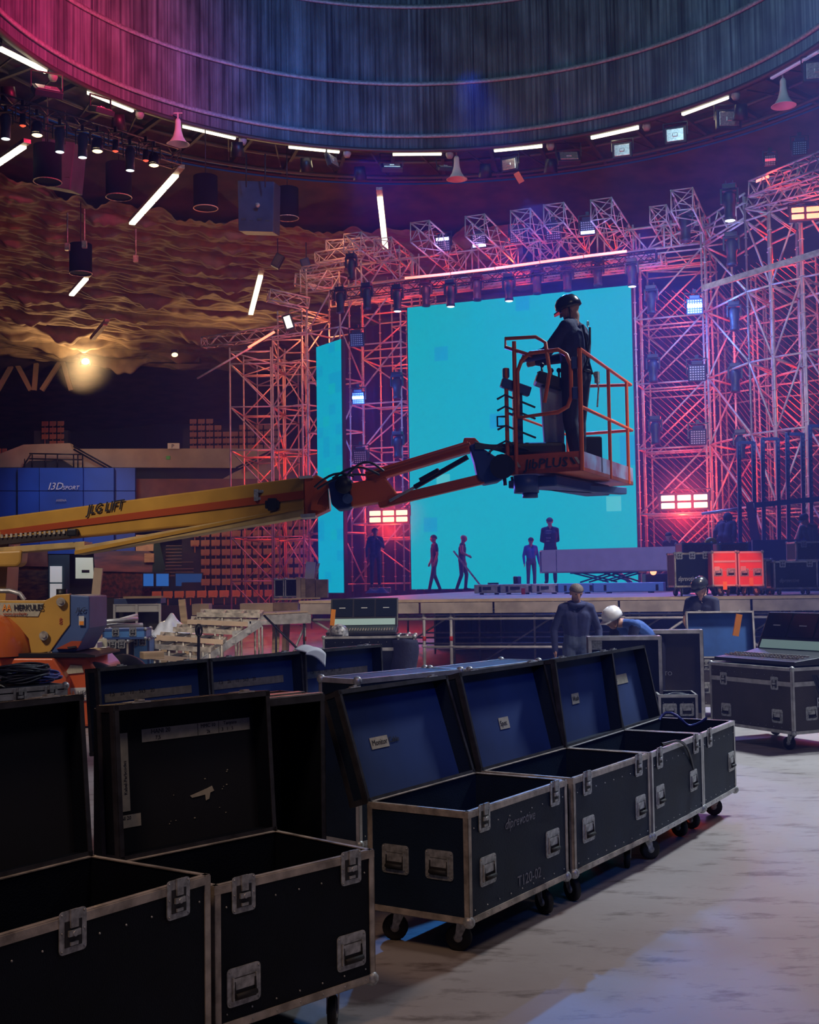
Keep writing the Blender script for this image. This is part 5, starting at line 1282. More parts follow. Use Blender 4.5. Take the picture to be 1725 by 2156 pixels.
def console(label, loc, rz_, w, dp, z, tri=True):
    t = thing('mixing_console', label, 'mixing console', (loc[0], loc[1], z), rz_)
    b = MB(); b.prism([(-w / 2, -dp / 2, 0.02), (-w / 2, dp / 2, 0.02), (-w / 2, dp / 2, 0.16), (-w / 2, dp * 0.1, 0.10), (-w / 2, -dp / 2, 0.06)], (w, 0, 0)); b.build('chassis', M['plastic'], t, bevel=0.008)
    b = MB(); b.prism([(-w / 2, dp * 0.30, 0.12), (-w / 2, dp * 0.5, 0.12), (-w / 2, dp * 0.5 + 0.10, 0.52), (-w / 2, dp * 0.5 + 0.04, 0.52)], (w, 0, 0)); b.build('screen_bank', M['plastic'], t, bevel=0.01)
    A = Vector((0, dp * 0.30, 0.12)); B_ = Vector((0, dp * 0.5 + 0.04, 0.52)); up = (B_ - A).normalized(); nr = Vector((0, -up.z, up.y))
    for k in range(3):
        cx = (k - 1) * w * 0.325
        b = MB(); p = [Vector((cx + sx * w * 0.15, 0, 0)) + A + (B_ - A) * s + nr * 0.006 for sx, s in ((-1, 0.34), (1, 0.34), (1, 0.95), (-1, 0.95))]; b.prism(p, nr * 0.004); s_ = b.build('screen', M['glass_dark'], t)
        b = MB(); p = [Vector((cx + sx * w * 0.045, 0, 0)) + A + (B_ - A) * s + nr * 0.012 for sx, s in ((-1, 0.63), (1, 0.63), (1, 0.655), (-1, 0.655))]; b.prism(p, nr * 0.001); b.build('screen_caption', M['white'], s_)
    b = MB(); p = [Vector((sx * w * 0.46, 0, 0)) + A + (B_ - A) * s + nr * 0.006 for sx, s in ((-1, 0.04), (1, 0.04), (1, 0.26), (-1, 0.26))]; b.prism(p, nr * 0.004)
    b.build('display_strip', mat('pale_green_display', (0.3, 0.4, 0.38), 0.3, emit=(0.35, 0.55, 0.5), estr=0.25) if 'pale_green_display' not in bpy.data.materials else bpy.data.materials['pale_green_display'], t)
    b = MB(); rg = random.Random(2)
    for i in range(24):
        for j in range(3): b.box((-w * 0.44 + w * 0.88 * i / 23, -dp * 0.36 + j * 0.07, 0.085 + j * 0.008), (0.014, 0.03, 0.014))
    b.build('faders', M['alu_worn'], t)
    return t


console('mixing console with three dark screens on the ROB 9 case at right', tuple(mid), rzR, L * 0.98, 0.75, 0.82)
b = MB(); tg = W(1553, 1316, 14.6); b.box(tg, (0.07, 0.03, 0.26), rot=Matrix.Rotation(0.2, 3, 'Y')); tag(b.build('orange_tag', M['orange_tag']), 'orange tag at the left edge of the right console screens', 'tag')
b = MB(); q = mid + d * (L / 2 + 0.05) - nn * 0.2
for k in range(3): b.path([Vector((q.x + 0.02 * k, q.y, 0.75)), Vector((q.x + 0.10 + 0.03 * k, q.y - 0.05, 0.4)), Vector((q.x + 0.12, q.y - 0.15, 0.05)), Vector((q.x + 0.05 + 0.1 * k, q.y - 0.45, 0.012)), Vector((q.x + 0.4, q.y - 0.6 - 0.1 * k, 0.012)), Vector((q.x + 0.8, q.y - 0.4, 0.012))], 0.012, 6)
tag(b.build('console_cables', M['cable']), 'black cables falling from the ROB 9 case to the floor', 'cable')
# open case with lid up left of it
p = W(1468, 1420, 15.6)
case('flight_case', 'open case with blue lined lid behind the ROB 9 case', (p.x + 0.35, p.y, 0), R(-8), 0.85, 0.6, 0.14, 0.70, body='lam_brown', lid='blue_lid', lid_h=0.15, tilt=10, trim='alu', lid_trim='alu', latches=(-0.3, 0.3)) if M.setdefault('blue_lid', mat('blue_lid_lining', (0.03, 0.12, 0.42), 0.7, var=0.15)) else None
# upright open shells and small case around the bending worker
t = thing('case_shell', 'tall upright grey case shell in front of the bending worker', 'flight case', tuple(W(1315, 1400, 14.2).xy) + (0,), R(-4))
Lx, Hx = 0.82, 1.02; b = MB(); b.box((0, 0.10, Hx / 2 + 0.05), (Lx, 0.014, Hx)); b.box((Lx / 2, 0, Hx / 2 + 0.05), (0.014, 0.24, Hx)); b.box((-Lx / 2, 0, Hx / 2 + 0.05), (0.014, 0.24, Hx)); b.box((0, 0, Hx + 0.05), (Lx, 0.24, 0.014)); b.box((0, 0, 0.06), (Lx, 0.24, 0.014)); b.build('shell', M['lam'], t)
b = MB(); edge_frame(b, Lx, 0.24, 0.05, Hx + 0.055, e=0.04); b.build('edge_trim', M['alu'], t)
b = MB(); b.box((-0.3, 0.085, 0.97), (0.12, 0.004, 0.1)); b.build('sticker', M['hardware'], t)
t = thing('case_shell', 'upright brown panelled case shell right of the bending worker', 'flight case', tuple(W(1425, 1400, 15.0).xy) + (0,), R(-10))
Lx, Hx = 0.62, 0.98; b = MB(); b.box((0, 0.10, Hx / 2 + 0.12), (Lx, 0.014, Hx)); b.box((Lx / 2, 0, Hx / 2 + 0.12), (0.014, 0.24, Hx)); b.box((-Lx / 2, 0, Hx / 2 + 0.12), (0.014, 0.24, Hx)); b.box((0, 0, Hx + 0.12), (Lx, 0.24, 0.014)); b.box((0, 0, 0.06), (Lx, 0.24, 0.12)); b.build('shell', M['lam_brown'], t)
b = MB(); edge_frame(b, Lx, 0.24, 0.0, Hx + 0.125, e=0.04); b.build('edge_trim', M['alu'], t)
text('DITO', 0.07, (-0.22, 0.085, 0.55), (1, 0, 0), (0, 0, 1), M['white'], t, 'lettering', depth=0.001, world=False)
p = W(1423, 1470, 13.9)
case('flight_case', 'small low case with two bright handles before the brown shell', (p.x, p.y, 0), R(-6), 0.42, 0.5, 0.13, 0.45, body='lam', open_=True, lid=None, trim='alu', latches=(), handles=(-0.22, 0.22), hz=0.5, hwm='alu', inner='inner')
coil('black cable coil lying in the small low case', (p.x, p.y, 0.38), 5, 0.12, 0.09, M['cable'], 21, h=0.05)

# ------------------------------------------------------------------ left console and its case
p = W(760, 1400, 17.3)
zc2 = 0.98
c2 = case('flight_case', 'closed case with silver edges under the left mixing console', (p.x + 0.08, p.y + 0.4, 0), R(-2), 1.18, 0.85, 0.14, zc2, body='lam', open_=False, trim='alu', latches=(-0.05, 0.38), handles=(), split=0.80, hwm='alu')
console('mixing console with a black helmet beside it, behind the rear case row', (p.x + 0.02, p.y + 0.35), R(-2), 0.98, 0.75, zc2)
b = MB(); b.box(W(701, 1300, 16.9), (0.06, 0.03, 0.22), rot=Matrix.Rotation(0.1, 3, 'Y')); tag(b.build('orange_tag', M['orange_tag']), 'orange tag at the left edge of the left console screens', 'tag')
hp = W(714, 1325, 16.9)
t = thing('safety_helmet', 'black and white safety helmet lying on the left console case', 'helmet', (hp.x, hp.y, zc2 + 0.03))
b = MB(); b.lathe([(0.13, 0.0), (0.125, 0.07), (0.09, 0.13), (0.04, 0.155), (0.001, 0.16)], 16); b.build('shell', mat('speckled_helmet', (0.06, 0.06, 0.07), 0.3, col2=(0.5, 0.5, 0.52), vscale=22), t)
b = MB(); b.box((-0.02, -0.13, 0.015), (0.16, 0.07, 0.01)); b.build('brim', M['plastic'], t, bevel=0.004)
p = W(858, 1400, 17.2)
case('flight_case', 'narrow blue edged case right of the left console case', (p.x, p.y + 0.3, 0), R(-2), 0.24, 0.6, 0.12, 0.98, body='lam', open_=False, trim='alu', latches=(), handles=(), side_handles=False)
b = MB(); b.grid(lambda u, v: Vector((p.x - 0.20 + 0.34 * u + 0.02 * math.sin(9 * v), p.y - 0.06 - 0.10 * math.sin(math.pi * u), 0.95 - 0.75 * v - 0.05 * abs(u - 0.5))), 10, 14)
tag(b.build('hanging_jacket', M['black_cloth'], solid=0.02), 'black jacket hanging on the narrow case beside the left console', 'jacket')
text('CSE', 0.10, (0.42, -0.432, 0.40), (1, 0, 0), (0, 0, 1), M['white'], c2, 'lettering', depth=0.001, world=False)
# ------------------------------------------------------------------ boom lift
lift = thing('boom_lift', 'orange and yellow boom lift reaching from the left with a worker in its basket', 'boom lift', tuple(W(80, 1480, 16.5).xy) + (0,))


def pl(pts, Y, t, m, name, parent=lift, bevel=0):
    b = MB(); b.prism([W(x, y, Y) for x, y in pts], (0, t, 0)); return b.build(name, M[m], parent, world=True, bevel=bevel)


def bp(px, py, Y): return W(px, py, Y)


# boom: far end off-frame at left, near end at x=640
YL, YR = 18.2, 13.4


def yb(px):
    t = (px + 150) / 790.0
    return 1.0 / ((1 - t) / YL + t / YR)


def slab(top, bot, dy0, dy1, m, name, x0=-150, x1=640, bevel=0, parent=lift):
    """beam between two image height profiles, with real depth; top/bot = y at x0 and x1"""
    b = MB(); vs = []
    for x, i in ((x0, 0), (x1, 1)):
        for y, dy in ((top[i], dy0), (bot[i], dy0), (bot[i], dy1), (top[i], dy1)):
            p = W(x, y, yb(x)); p.y += dy; vs.append(p)
    b.add(vs, [(0, 1, 2, 3), (4, 7, 6, 5), (0, 4, 5, 1), (1, 5, 6, 2), (2, 6, 7, 3), (3, 7, 4, 0)]); return b.build(name, M[m], parent, world=True, bevel=bevel)


boom = slab((1108, 1004), (1161, 1084), 0, 0.36, 'yellow', 'boom', bevel=0.02)
slab((1136, 1033), (1147, 1050), -0.025, 0.0, 'stripe', 'stripe', parent=boom)
slab((1152, 1067), (1168, 1088), -0.05, 0.38, 'yellow2', 'lower_flange', bevel=0.01, parent=boom, x0=160)
slab((1160, 1067), (1168, 1072), -0.07, -0.05, 'yellow', 'flange_lip', parent=boom, x0=160)
slab((1163, 1140), (1178, 1152), -0.05, 0.36, 'yellow2', 'lower_flange', x1=180, bevel=0.01, parent=boom)
ct = slab((1150, 1118), (1163, 1132), -0.09, -0.0, 'lam_brown', 'cable_track', x1=150, parent=boom)
for i in range(16):
    x = -10 + i * 10; p = W(x, 1130 - i * 0.72 + 1.0, yb(x)); p.y -= 0.11; b = MB(); b.box(p, (0.03, 0.04, 0.05)); b.build('track_link', M['alu_worn'], ct, world=True)
p = W(158, 1122, yb(158)); p.y -= 0.1; b = MB(); b.box(p, (0.13, 0.12, 0.10)); b.build('track_clamp', M['black_metal'], boom, world=True, bevel=0.02)
p = W(575, 1063, yb(575)); p.y -= 0.05; b = MB(); b.box(p, (0.16, 0.08, 0.09)); b.box(p + Vector((0, -0.02, 0)), (0.1, 0.06, 0.14)); b.build('boom_pad', M['black_metal'], boom, world=True, bevel=0.01)
p = W(541, 1043, yb(541)); p.y -= 0.03; b = MB(); b.box(p, (0.05, 0.08, 0.13)); b.box(p + Vector((0.05, 0, 0.04)), (0.08, 0.07, 0.03)); b.box(p + Vector((0.05, 0, -0.04)), (0.08, 0.07, 0.03)); b.build('stripe_bracket', M['hardware'], boom, world=True)
yy = yb(240); text('JLG LIFT', 0.17, W(184, 1083, yb(184)) + Vector((0, -0.03, 0)), W(278, 1069, yb(278)) - W(184, 1083, yb(184)), (0, 0, 1), M['ink'], boom, shear=0.3, fit=0.80, bold=0.002)
# nose of the boom and knuckle
pl([(640, 1006), (668, 1000), (690, 1012), (694, 1072), (660, 1088), (642, 1084)], 13.38, 0.34, 'orange', 'boom_nose', bevel=0.015)
pl([(627, 1003), (655, 1000), (660, 1006), (630, 1008)], 13.34, 0.4, 'paper', 'nose_plate'); pl([(632, 1083), (664, 1080), (664, 1088), (634, 1090)], 13.34, 0.4, 'alu', 'nose_plate')
pl([(655, 1055), (668, 1032), (690, 1018), (697, 1022), (672, 1050), (668, 1062), (690, 1066), (688, 1074), (655, 1074)], 13.3, 0.05, 'orange', 'nose_bracket')
kn = pl([(690, 1012), (715, 1002), (742, 1010), (752, 1040), (738, 1070), (712, 1074), (698, 1062), (694, 1035)], 13.2, 0.34, 'navy_metal', 'knuckle', bevel=0.02)
pl([(735, 1018), (810, 1002), (838, 1040), (838, 1052), (780, 1060), (740, 1068)], 13.15, 0.32, 'orange', 'jib_rotator', bevel=0.02)
b = MB(); b.tube(W(732, 1050, 13.12), W(732, 1050, 13.22), 0.055, 16); b.build('pivot_pin', M['blue_paint_and_light'], kn, world=True)
b = MB(); b.lathe([(0.001, 0), (0.09, 0), (0.09, 0.1), (0.001, 0.1)], 16, 0, Matrix.Translation(W(724, 1022, 13.1)) @ Matrix.Rotation(R(90), 4, 'X')); b.build('motor', M['black_metal'], kn, world=True)
for k, (a, c) in enumerate((((668, 1030), (770, 1000)), ((662, 1026), (745, 1003)), ((700, 1008), (800, 1000)), ((730, 1002), (808, 992)))):
    b = MB(); b.path([W(a[0] + (c[0] - a[0]) * i / 8, a[1] + (c[1] - a[1]) * i / 8 - (12 + 4 * k) * math.sin(math.pi * i / 8), 13.1 - 0.02 * k) for i in range(9)], 0.014, 6); b.build('hose', M['cable'], lift, world=True)


def bar(a, c, Ya, Yc, wd, h, m, name, parent=lift, bevel=0.006):
    b = MB(); b.bar(W(*a, Ya), W(*c, Yc), wd, h); return b.build(name, M[m], parent, world=True, bevel=bevel)


ua = bar((775, 1006), (990, 941), 13.25, 13.0, 0.16, 0.115, 'orange', 'jib_upper_arm')
bar((775, 1000), (990, 934), 13.12, 12.87, 0.03, 0.03, 'stripe', 'arm_edge', ua)
la = bar((800, 1060), (1020, 1008), 13.25, 13.0, 0.16, 0.10, 'orange', 'jib_lower_arm')
bar((800, 1068), (1020, 1016), 13.12, 12.87, 0.03, 0.02, 'stripe', 'arm_edge', la)
bar((873, 1026), (985, 962), 13.1, 12.95, 0.05, 0.05, 'black_metal', 'jib_cylinder'); bar((885, 1012), (925, 990), 13.05, 13.0, 0.07, 0.05, 'black_metal', 'cylinder_valve')
bar((820, 1055), (873, 1026), 13.12, 13.1, 0.03, 0.03, 'alu', 'cylinder_rod')
pl([(974, 935), (978, 921), (1000, 921), (1014, 935), (1005, 948), (985, 948)], 12.95, 0.16, 'orange', 'arm_end_bracket', bevel=0.01)
jb = pl([(988, 938), (1008, 930), (1020, 945), (1046, 962), (1074, 965), (1078, 1000), (1062, 1006), (1050, 1014), (1020, 1020), (1006, 1005), (1000, 975)], 12.9, 0.26, 'navy_metal', 'jib_head', bevel=0.02)
b = MB(); b.tube(W(1058, 982, 12.75), W(1058, 982, 13.2), 0.13, 16); b.build('basket_rotator', M['black_metal'], jb, world=True)
b = MB(); b.tube(W(1062, 1000, 13.0), W(1064, 1022, 13.0), 0.02, 8); b.build('rotator_bolt', M['black_metal'], jb, world=True)
for k in range(5): b = MB(); b.path([W(1000 + 82 * i / 8, 932 + k * 3 + (6 - 3 * k) * math.sin(math.pi * i / 8) + (4 * k) * i / 8, 12.88) for i in range(9)], 0.012, 6); b.build('hose', M['cable'], lift, world=True)
for k in range(3): b = MB(); b.path([W(1030 + 45 * i / 8, 955 - (18 - 5 * k) * math.sin(math.pi * i / 8) - k * 2, 12.88) for i in range(9)], 0.010, 6); b.build('hose', M['white' if k == 1 else 'cable'], lift, world=True)

# ---- basket
B0, B1, B2, B3 = (Vector(v) for v in ((1.03, 12.80, 0), (1.745, 12.40, 0), (2.64, 14.50, 0), (1.93, 14.90, 0)))
ZF, ZM, ZTOP, KP = 2.83, 3.48, 4.07, 3.03
V3 = lambda v, z: Vector((v.x, v.y, z))
bk = MB(); bk.prism([V3(v, ZF) for v in (B0, B1, B2, B3)], (0, 0, 0.04)); bk.build('basket_floor', M['orange'], lift, world=True)
for a, c, m in ((B0, B1, 'orange'), (B1, B2, 'blue_kick'), (B2, B3, 'orange'), (B3, B0, 'orange')):
    if m == 'blue_kick' and m not in M: M[m] = mat('blue_lit_kick_plate', (0.30, 0.09, 0.16), 0.35, 0.2, col2=(0.32, 0.40, 0.62), vscale=3.5)  # purple and blue light on the basket put into this plate colour
    b = MB(); b.prism([V3(a, ZF), V3(c, ZF), V3(c, KP), V3(a, KP)], (0, 0.015, 0)); kp = b.build('kick_plate', M[m], lift, world=True)
    if a is B0:
        ax = (B1 - B0).normalized(); text('JibPLUS', 0.14, V3(B0, ZF + 0.05) + ax * 0.19 + Vector((0, -0.012, 0)), ax, (0, 0, 1), M['ink'], kp, shear=0.12, fit=0.49, depth=0.004, bold=0.0015)
        for s in (0.02, 0.68):
            for k in range(2):
                o = V3(B0, ZF + 0.07) + ax * (s + 0.055 * k) + Vector((0, -0.01, 0)); b = MB(); b.prism([o + Vector((0, 0, 0.07)), o + ax * 0.03 + Vector((0, 0, 0.07)), o + ax * 0.075, o + ax * 0.045], (0, -0.004, 0)); b.build('hazard_stripe', M['ink' if k == 0 else 'tape'], kp, world=True)


def rail(pts, name='rail', r=0.019, m='orange', closed=False): b = MB(); b.path(pts, r, 8, closed=closed); return b.build(name, M[m], lift, world=True)


mid = lambda a, c, t: a + (c - a) * t
rail([V3(B1, ZF), V3(B1, ZTOP)], 'corner_post', 0.024)
rail([V3(B1, ZTOP), V3(B2, ZTOP - 0.05), V3(B3, ZTOP)], 'top_rail'); rail([V3(B1, ZM), V3(B2, ZM), V3(B3, ZM)], 'mid_rail')
rail([V3(B3, ZTOP), V3(mid(B3, B0, 0.5), ZTOP)], 'top_rail', 0.017)
for t_ in (0.52, 0.90): rail([V3(mid(B1, B2, t_), ZF), V3(mid(B1, B2, t_), ZTOP - 0.03)], 'rail_post', 0.02)
rail([V3(B2, ZF), V3(B2, ZTOP - 0.05)], 'corner_post', 0.01) if False else None
rail([V3(B3, ZF), V3(B3, ZTOP)], 'corner_post', 0.02); rail([V3(B3, ZM), V3(B0, ZM)], 'mid_rail', 0.015)
lp = mid(B0, B1, 0.12)
rail([V3(lp, ZF), V3(lp, 4.22)], 'gate_post', 0.022); rail([V3(mid(B0, B1, 0.0), ZF), V3(mid(B0, B1, 0.0), 3.95)], 'corner_post', 0.022)
# console hoop
hb = mid(B0, B3, 0.16)
rail([V3(mid(B0, B1, 0.52), 3.55), V3(mid(B0, B1, 0.60), 3.86), V3(mid(B0, B1, 0.55), 4.17), V3(mid(B0, B1, 0.42), 4.24), V3(B0, 4.26), V3(B0, 4.17), V3(mid(B0, B1, 0.36), 4.05)], 'console_hoop', 0.02)
# gate: rounded loop between lp and the corner post
ga, gb = mid(B0, B1, 0.16), mid(B0, B1, 0.88)
gp = []
z0, z1 = 3.42, 4.08
for s, z in ((0.0, z0), (0.75, z0 + 0.02), (0.93, z0 + 0.07), (1.0, z0 + 0.17), (1.0, z1 - 0.17), (0.93, z1 - 0.06), (0.78, z1), (0.25, z1), (0.08, z1 - 0.07), (0.0, z1 - 0.18)): gp.append(V3(mid(ga, gb, s), z))
rail(gp, 'gate', 0.022, 'orange', True)
for z in (3.62, 3.93): b = MB(); b.box(V3(mid(B0, B1, 0.93), z), (0.06, 0.04, 0.12)); b.build('gate_hinge', M['navy_metal'], lift, world=True, bevel=0.008)
# control console and kit inside the basket
cc = mid(mid(B0, B1, 0.4), mid(B3, B2, 0.4), 0.22)
b = MB(); b.box(V3(cc, 3.84), (0.30, 0.30, 0.13), rot=Matrix.Rotation(0.35, 3, 'Y')); ccb = b.build('control_box', M['black_metal'], lift, world=True, bevel=0.02)
for dx in (-0.08, 0.02, 0.1): b = MB(); b.tube(V3(cc, 3.88) + Vector((dx, -0.05, 0)), V3(cc, 4.00 if dx < 0 else 3.95) + Vector((dx, -0.05, 0)), 0.012, 8); b.sphere(V3(cc, 4.02 if dx < 0 else 3.96) + Vector((dx, -0.05, 0)), 0.028, 8); b.build('joystick', M['black_metal'], ccb, world=True)
b = MB(); b.prism([V3(cc, 3.80) + Vector((-0.10, -0.08, 0)), V3(cc, 3.74) + Vector((0.17, -0.08, 0)), V3(cc, 3.0) + Vector((0.13, -0.08, 0)), V3(cc, 3.0) + Vector((-0.06, -0.08, 0))], (0, 0.14, 0)); b.build('document_bag', mat('pale_blue_bag', (0.30, 0.42, 0.55), 0.6, bump=0.3), lift, world=True, bevel=0.02)
b = MB(); b.bar(V3(B0, 3.02) + Vector((0.12, 0.1, 0)), V3(B0, 3.75) + Vector((0.12, 0.1, 0)), 0.10, 0.12); b.bar(V3(B0, 3.8) + Vector((-0.05, 0, 0)), V3(B0, 3.7) + Vector((0.25, 0.05, 0)), 0.08, 0.10); b.box(V3(B0, 3.9) + Vector((-0.0, 0.02, 0)), (0.07, 0.07, 0.10)); b.build('control_bracket', M['navy_metal'], lift, world=True, bevel=0.01)
b = MB(); b.box(V3(mid(B0, B1, 0.42), 3.10) + Vector((0, 0.35, 0)), (0.62, 0.36, 0.14)); b.box(V3(mid(B0, B1, 0.40), 2.95) + Vector((0, 0.35, 0)), (0.50, 0.3, 0.16)); b.build('tool_tray', M['plastic'], lift, world=True, bevel=0.04)
b = MB(); b.box(V3(mid(B1, B2, 0.42), 3.06) + Vector((-0.18, 0, 0)), (0.26, 0.3, 0.40)); b.build('tool_box', M['plastic'], lift, world=True, bevel=0.02)
for z in (3.5, 3.3, 3.62, 3.14): b = MB(); b.path([V3(B0, z) + Vector((-0.10, -0.02, 0)), V3(B0, z + 0.04) + Vector((-0.02, -0.05, 0)), V3(B0, z - 0.03) + Vector((0.15, -0.03, 0)), V3(B0, z - 0.08) + Vector((0.3, 0.05, 0))], 0.012, 6); b.build('cable_bundle', M['cable'], lift, world=True)
b = MB(); b.path([V3(B0, 3.44) + Vector((-0.02, 0, 0)), V3(B0, 3.44) + Vector((-0.10, 0, 0)), V3(B0, 3.34) + Vector((-0.10, 0, 0)), V3(B0, 3.34) + Vector((-0.02, 0, 0))], 0.012, 6); b.build('foot_guard', M['black_metal'], lift, world=True)
# underside
uc = (B0 + B1 + B2 + B3) / 4
bax = (B2 - B1).normalized()
b = MB(); b.bar(V3(mid(B0, B1, 0.45), ZF - 0.08) + bax * 0.05, V3(mid(B3, B2, 0.6), ZF - 0.08) - bax * 0.45, 0.30, 0.12); b.build('support_beam', M['navy_metal'], lift, world=True, bevel=0.02)
b = MB(); b.tube(V3(mid(B0, B1, 0.25), ZF - 0.02), V3(mid(B0, B1, 0.25), ZF - 0.20), 0.13, 16); b.tube(V3(mid(B0, B1, 0.3), ZF - 0.18), V3(mid(B0, B1, 0.3), ZF - 0.25), 0.08, 12); b.build('rotator_hub', M['navy_metal'], lift, world=True)
b = MB(); b.bar(V3(mid(B0, B1, 0.05), ZF - 0.10), V3(mid(B1, B2, 0.78), ZF - 0.10), 0.1, 0.08); b.build('support_beam', M['blue_paint_and_light'], lift, world=True, bevel=0.01)
b = MB(); b.path([V3(B0, ZF - 0.02) + Vector((0.04, 0, 0)), V3(B0, ZF - 0.12) + Vector((0.05, 0, 0)), V3(B0, ZF - 0.16) + Vector((0.12, 0, 0)), V3(B0, ZF - 0.16) + Vector((0.3, 0, 0))], 0.016, 6); b.build('foot_guard', M['black_metal'], lift, world=True)

# ---- turret and base at the left
YT = 15.3
hd = mat('glossy_orange_hood', (0.62, 0.13, 0.02), 0.18, coat=0.6)
b = MB()
hc = W(-22, 1381, YT); rx, rzv = (W(64, 1381, YT) - hc).x, (W(0, 1290, YT) - W(0, 1381, YT)).z
b.grid(lambda u, v: (hc.x + rx * math.cos(math.pi * u) * math.cos(v * 1.25), YT + 0.1 - 0.55 * math.sin(v * 1.25), hc.z + rzv * math.sin(math.pi * u) * math.cos(v * 1.25) ** 0.6), 28, 10)
b.build('engine_hood', hd, lift, world=True)
tp = pl([(-60, 1264), (95, 1264), (120, 1252), (147, 1250), (147, 1315), (128, 1340), (106, 1372), (66, 1378), (60, 1345), (40, 1320), (20, 1302), (0, 1296), (-60, 1296)], YT, 0.10, 'yellow', 'turret_plate', bevel=0.008)
pl([(147, 1252), (188, 1255), (188, 1322), (160, 1372), (108, 1375), (108, 1362), (147, 1315)], YT + 0.02, 0.9, 'blue_paint_and_light', 'turret_end', bevel=0.015)  # blue light falling on the turret end is put into its colour
pl([(118, 1366), (163, 1366), (172, 1350), (150, 1350)], YT - 0.02, 0.04, 'stripe', 'turret_foot', tp)
pl([(141, 1362), (159, 1360), (161, 1363), (143, 1366)], YT - 0.05, 0.03, 'recess', 'slot', tp)
for x, y in ((128, 1267), (92, 1339), (92, 1338)): b = MB(); b.tube(W(x, y, YT - 0.06), W(x, y, YT), 0.055, 12); b.tube(W(x, y, YT - 0.08), W(x, y, YT), 0.025, 8); b.build('pivot_boss', M['alu_worn'], tp, world=True)
b = MB(); b.tube(W(130, 1240, YT + 0.5), W(130, 1262, YT + 0.5), 0.07, 12); b.build('beacon', M['black_metal'], lift, world=True)
dc = pl([(-60, 1268), (92, 1270), (80, 1298), (-60, 1296)], YT - 0.012, 0.01, 'tape', 'decal', tp)
o = W(5, 1286, YT - 0.025); text('AA', 0.115, o, (1, 0, 0), (0, 0, 1), M['orange_tag'], dc, fit=0.11, bold=0.0012); text('HERKULES', 0.10, W(29, 1285, YT - 0.025), (1, 0, 0), (0, 0, 1), M['ink'], dc, fit=0.36, bold=0.0012)
text('www.podesty', 0.05, W(6, 1295, YT - 0.025), (1, 0, 0), (0, 0, 1), M['stripe'], dc, fit=0.30)
sk = pl([(166, 1297), (177, 1297), (177, 1317), (166, 1317)], YT - 0.01, 0.01, 'white', 'sticker', tp); pl([(167, 1308), (176, 1308), (176, 1316), (167, 1316)], YT - 0.015, 0.01, 'orange_tag', 'sticker_half', sk)
text('JLG', 0.075, W(160, 1288, YT - 0.01), (1, 0, 0), (0, 0, 1), M['ink'], tp, shear=0.3)
text('400', 0.06, W(125, 1300, YT - 0.005), (0, 0, -1), (1, 0, 0), M['stripe'], tp)
# chassis
pl([(-60, 1376), (178, 1376), (200, 1380), (200, 1384), (-60, 1384)], YT - 0.2, 1.3, 'black_metal', 'turntable')
bs_ = pl([(-60, 1386), (112, 1386), (140, 1430), (140, 1520), (-60, 1520)], YT - 0.25, 1.5, 'orange', 'chassis', bevel=0.02)
pl([(112, 1384), (180, 1384), (202, 1408), (214, 1470), (214, 1530), (140, 1530), (140, 1430)], YT - 0.05, 1.3, 'orange', 'chassis_end', bevel=0.03)
pl([(148, 1400), (172, 1402), (176, 1416), (136, 1420)], YT - 0.07, 0.02, 'tape', 'worn_patch', bs_)
text('AMT', 0.06, W(20, 1408, YT - 0.27), (1, 0, 0), (0, 0, 1), M['ink'], bs_)
dk_ = pl([(141, 1449), (186, 1447), (186, 1475), (143, 1476)], YT - 0.07, 0.01, 'white', 'decal', bs_)
text('AA', 0.085, W(144, 1465, YT - 0.09), (1, 0, 0), (0, 0, 1), M['orange_tag'], dk_, fit=0.08); text('HERKULES', 0.08, W(163, 1464, YT - 0.09), (1, 0, 0), (0, 0, 1), M['ink'], dk_, fit=0.33); text('www.podesty', 0.035, W(144, 1473, YT - 0.09), (1, 0, 0), (0, 0, 1), M['stripe'], dk_, fit=0.24)
for x, dy in ((-20, 0), (190, 0), (-20, 1.6), (190, 1.6)):
    c = W(x, 1500, YT); b = MB(); b.lathe([(0.001, -0.13), (0.2, -0.13), (0.36, -0.12), (0.40, -0.06), (0.40, 0.06), (0.36, 0.12), (0.2, 0.13), (0.001, 0.13)], 24, 0, Matrix.Translation((c.x, YT + 0.1 + dy, 0.40)) @ Matrix.Rotation(R(90), 4, 'X')); b.build('wheel', M['rubber'], lift, world=True)
# boom support block and tail under the boom at left edge
pl([(-80, 1164), (46, 1158), (44, 1185), (36, 1193), (-80, 1195)], 16.6, 0.3, 'yellow', 'lower_boom', bevel=0.03)
pl([(-60, 1120), (20, 1120), (10, 1290), (-60, 1290)], 17.0, 0.5, 'yellow', 'riser')
b = MB(); b.path([W(-40, 1244, YT + 0.4), W(20, 1244, YT + 0.4), W(42, 1250, YT + 0.4), W(52, 1264, YT + 0.4)], 0.03, 8); b.build('guard_hoop', M['alu'], lift, world=True)
# ------------------------------------------------------------------ people
def rc(b, p, q, r1, r2, n=12, sq=1.0, ax=None):
    """rounded cone from p to q as closed mesh"""
    p = Vector(p); q = Vector(q); d = q - p; L = max(d.length, 1e-4); d = d / L
    x, y = frame_for(d); prof = []
    for i in range(5): a = math.pi / 2 * (1 - i / 4); prof.append((r1 * math.cos(a) + 1e-5, -r1 * math.sin(a)))
    for i in range(5): a = math.pi / 2 * (i / 4); prof.append((r2 * math.cos(a) + 1e-5, L + r2 * math.sin(a)))
    m = Matrix((x, y, d)).transposed().to_4x4(); m.translation = p
    if m.determinant() < 0: m = m @ Matrix.Diagonal((1, -1, 1, 1))
    b.lathe(prof, n, 0, m)


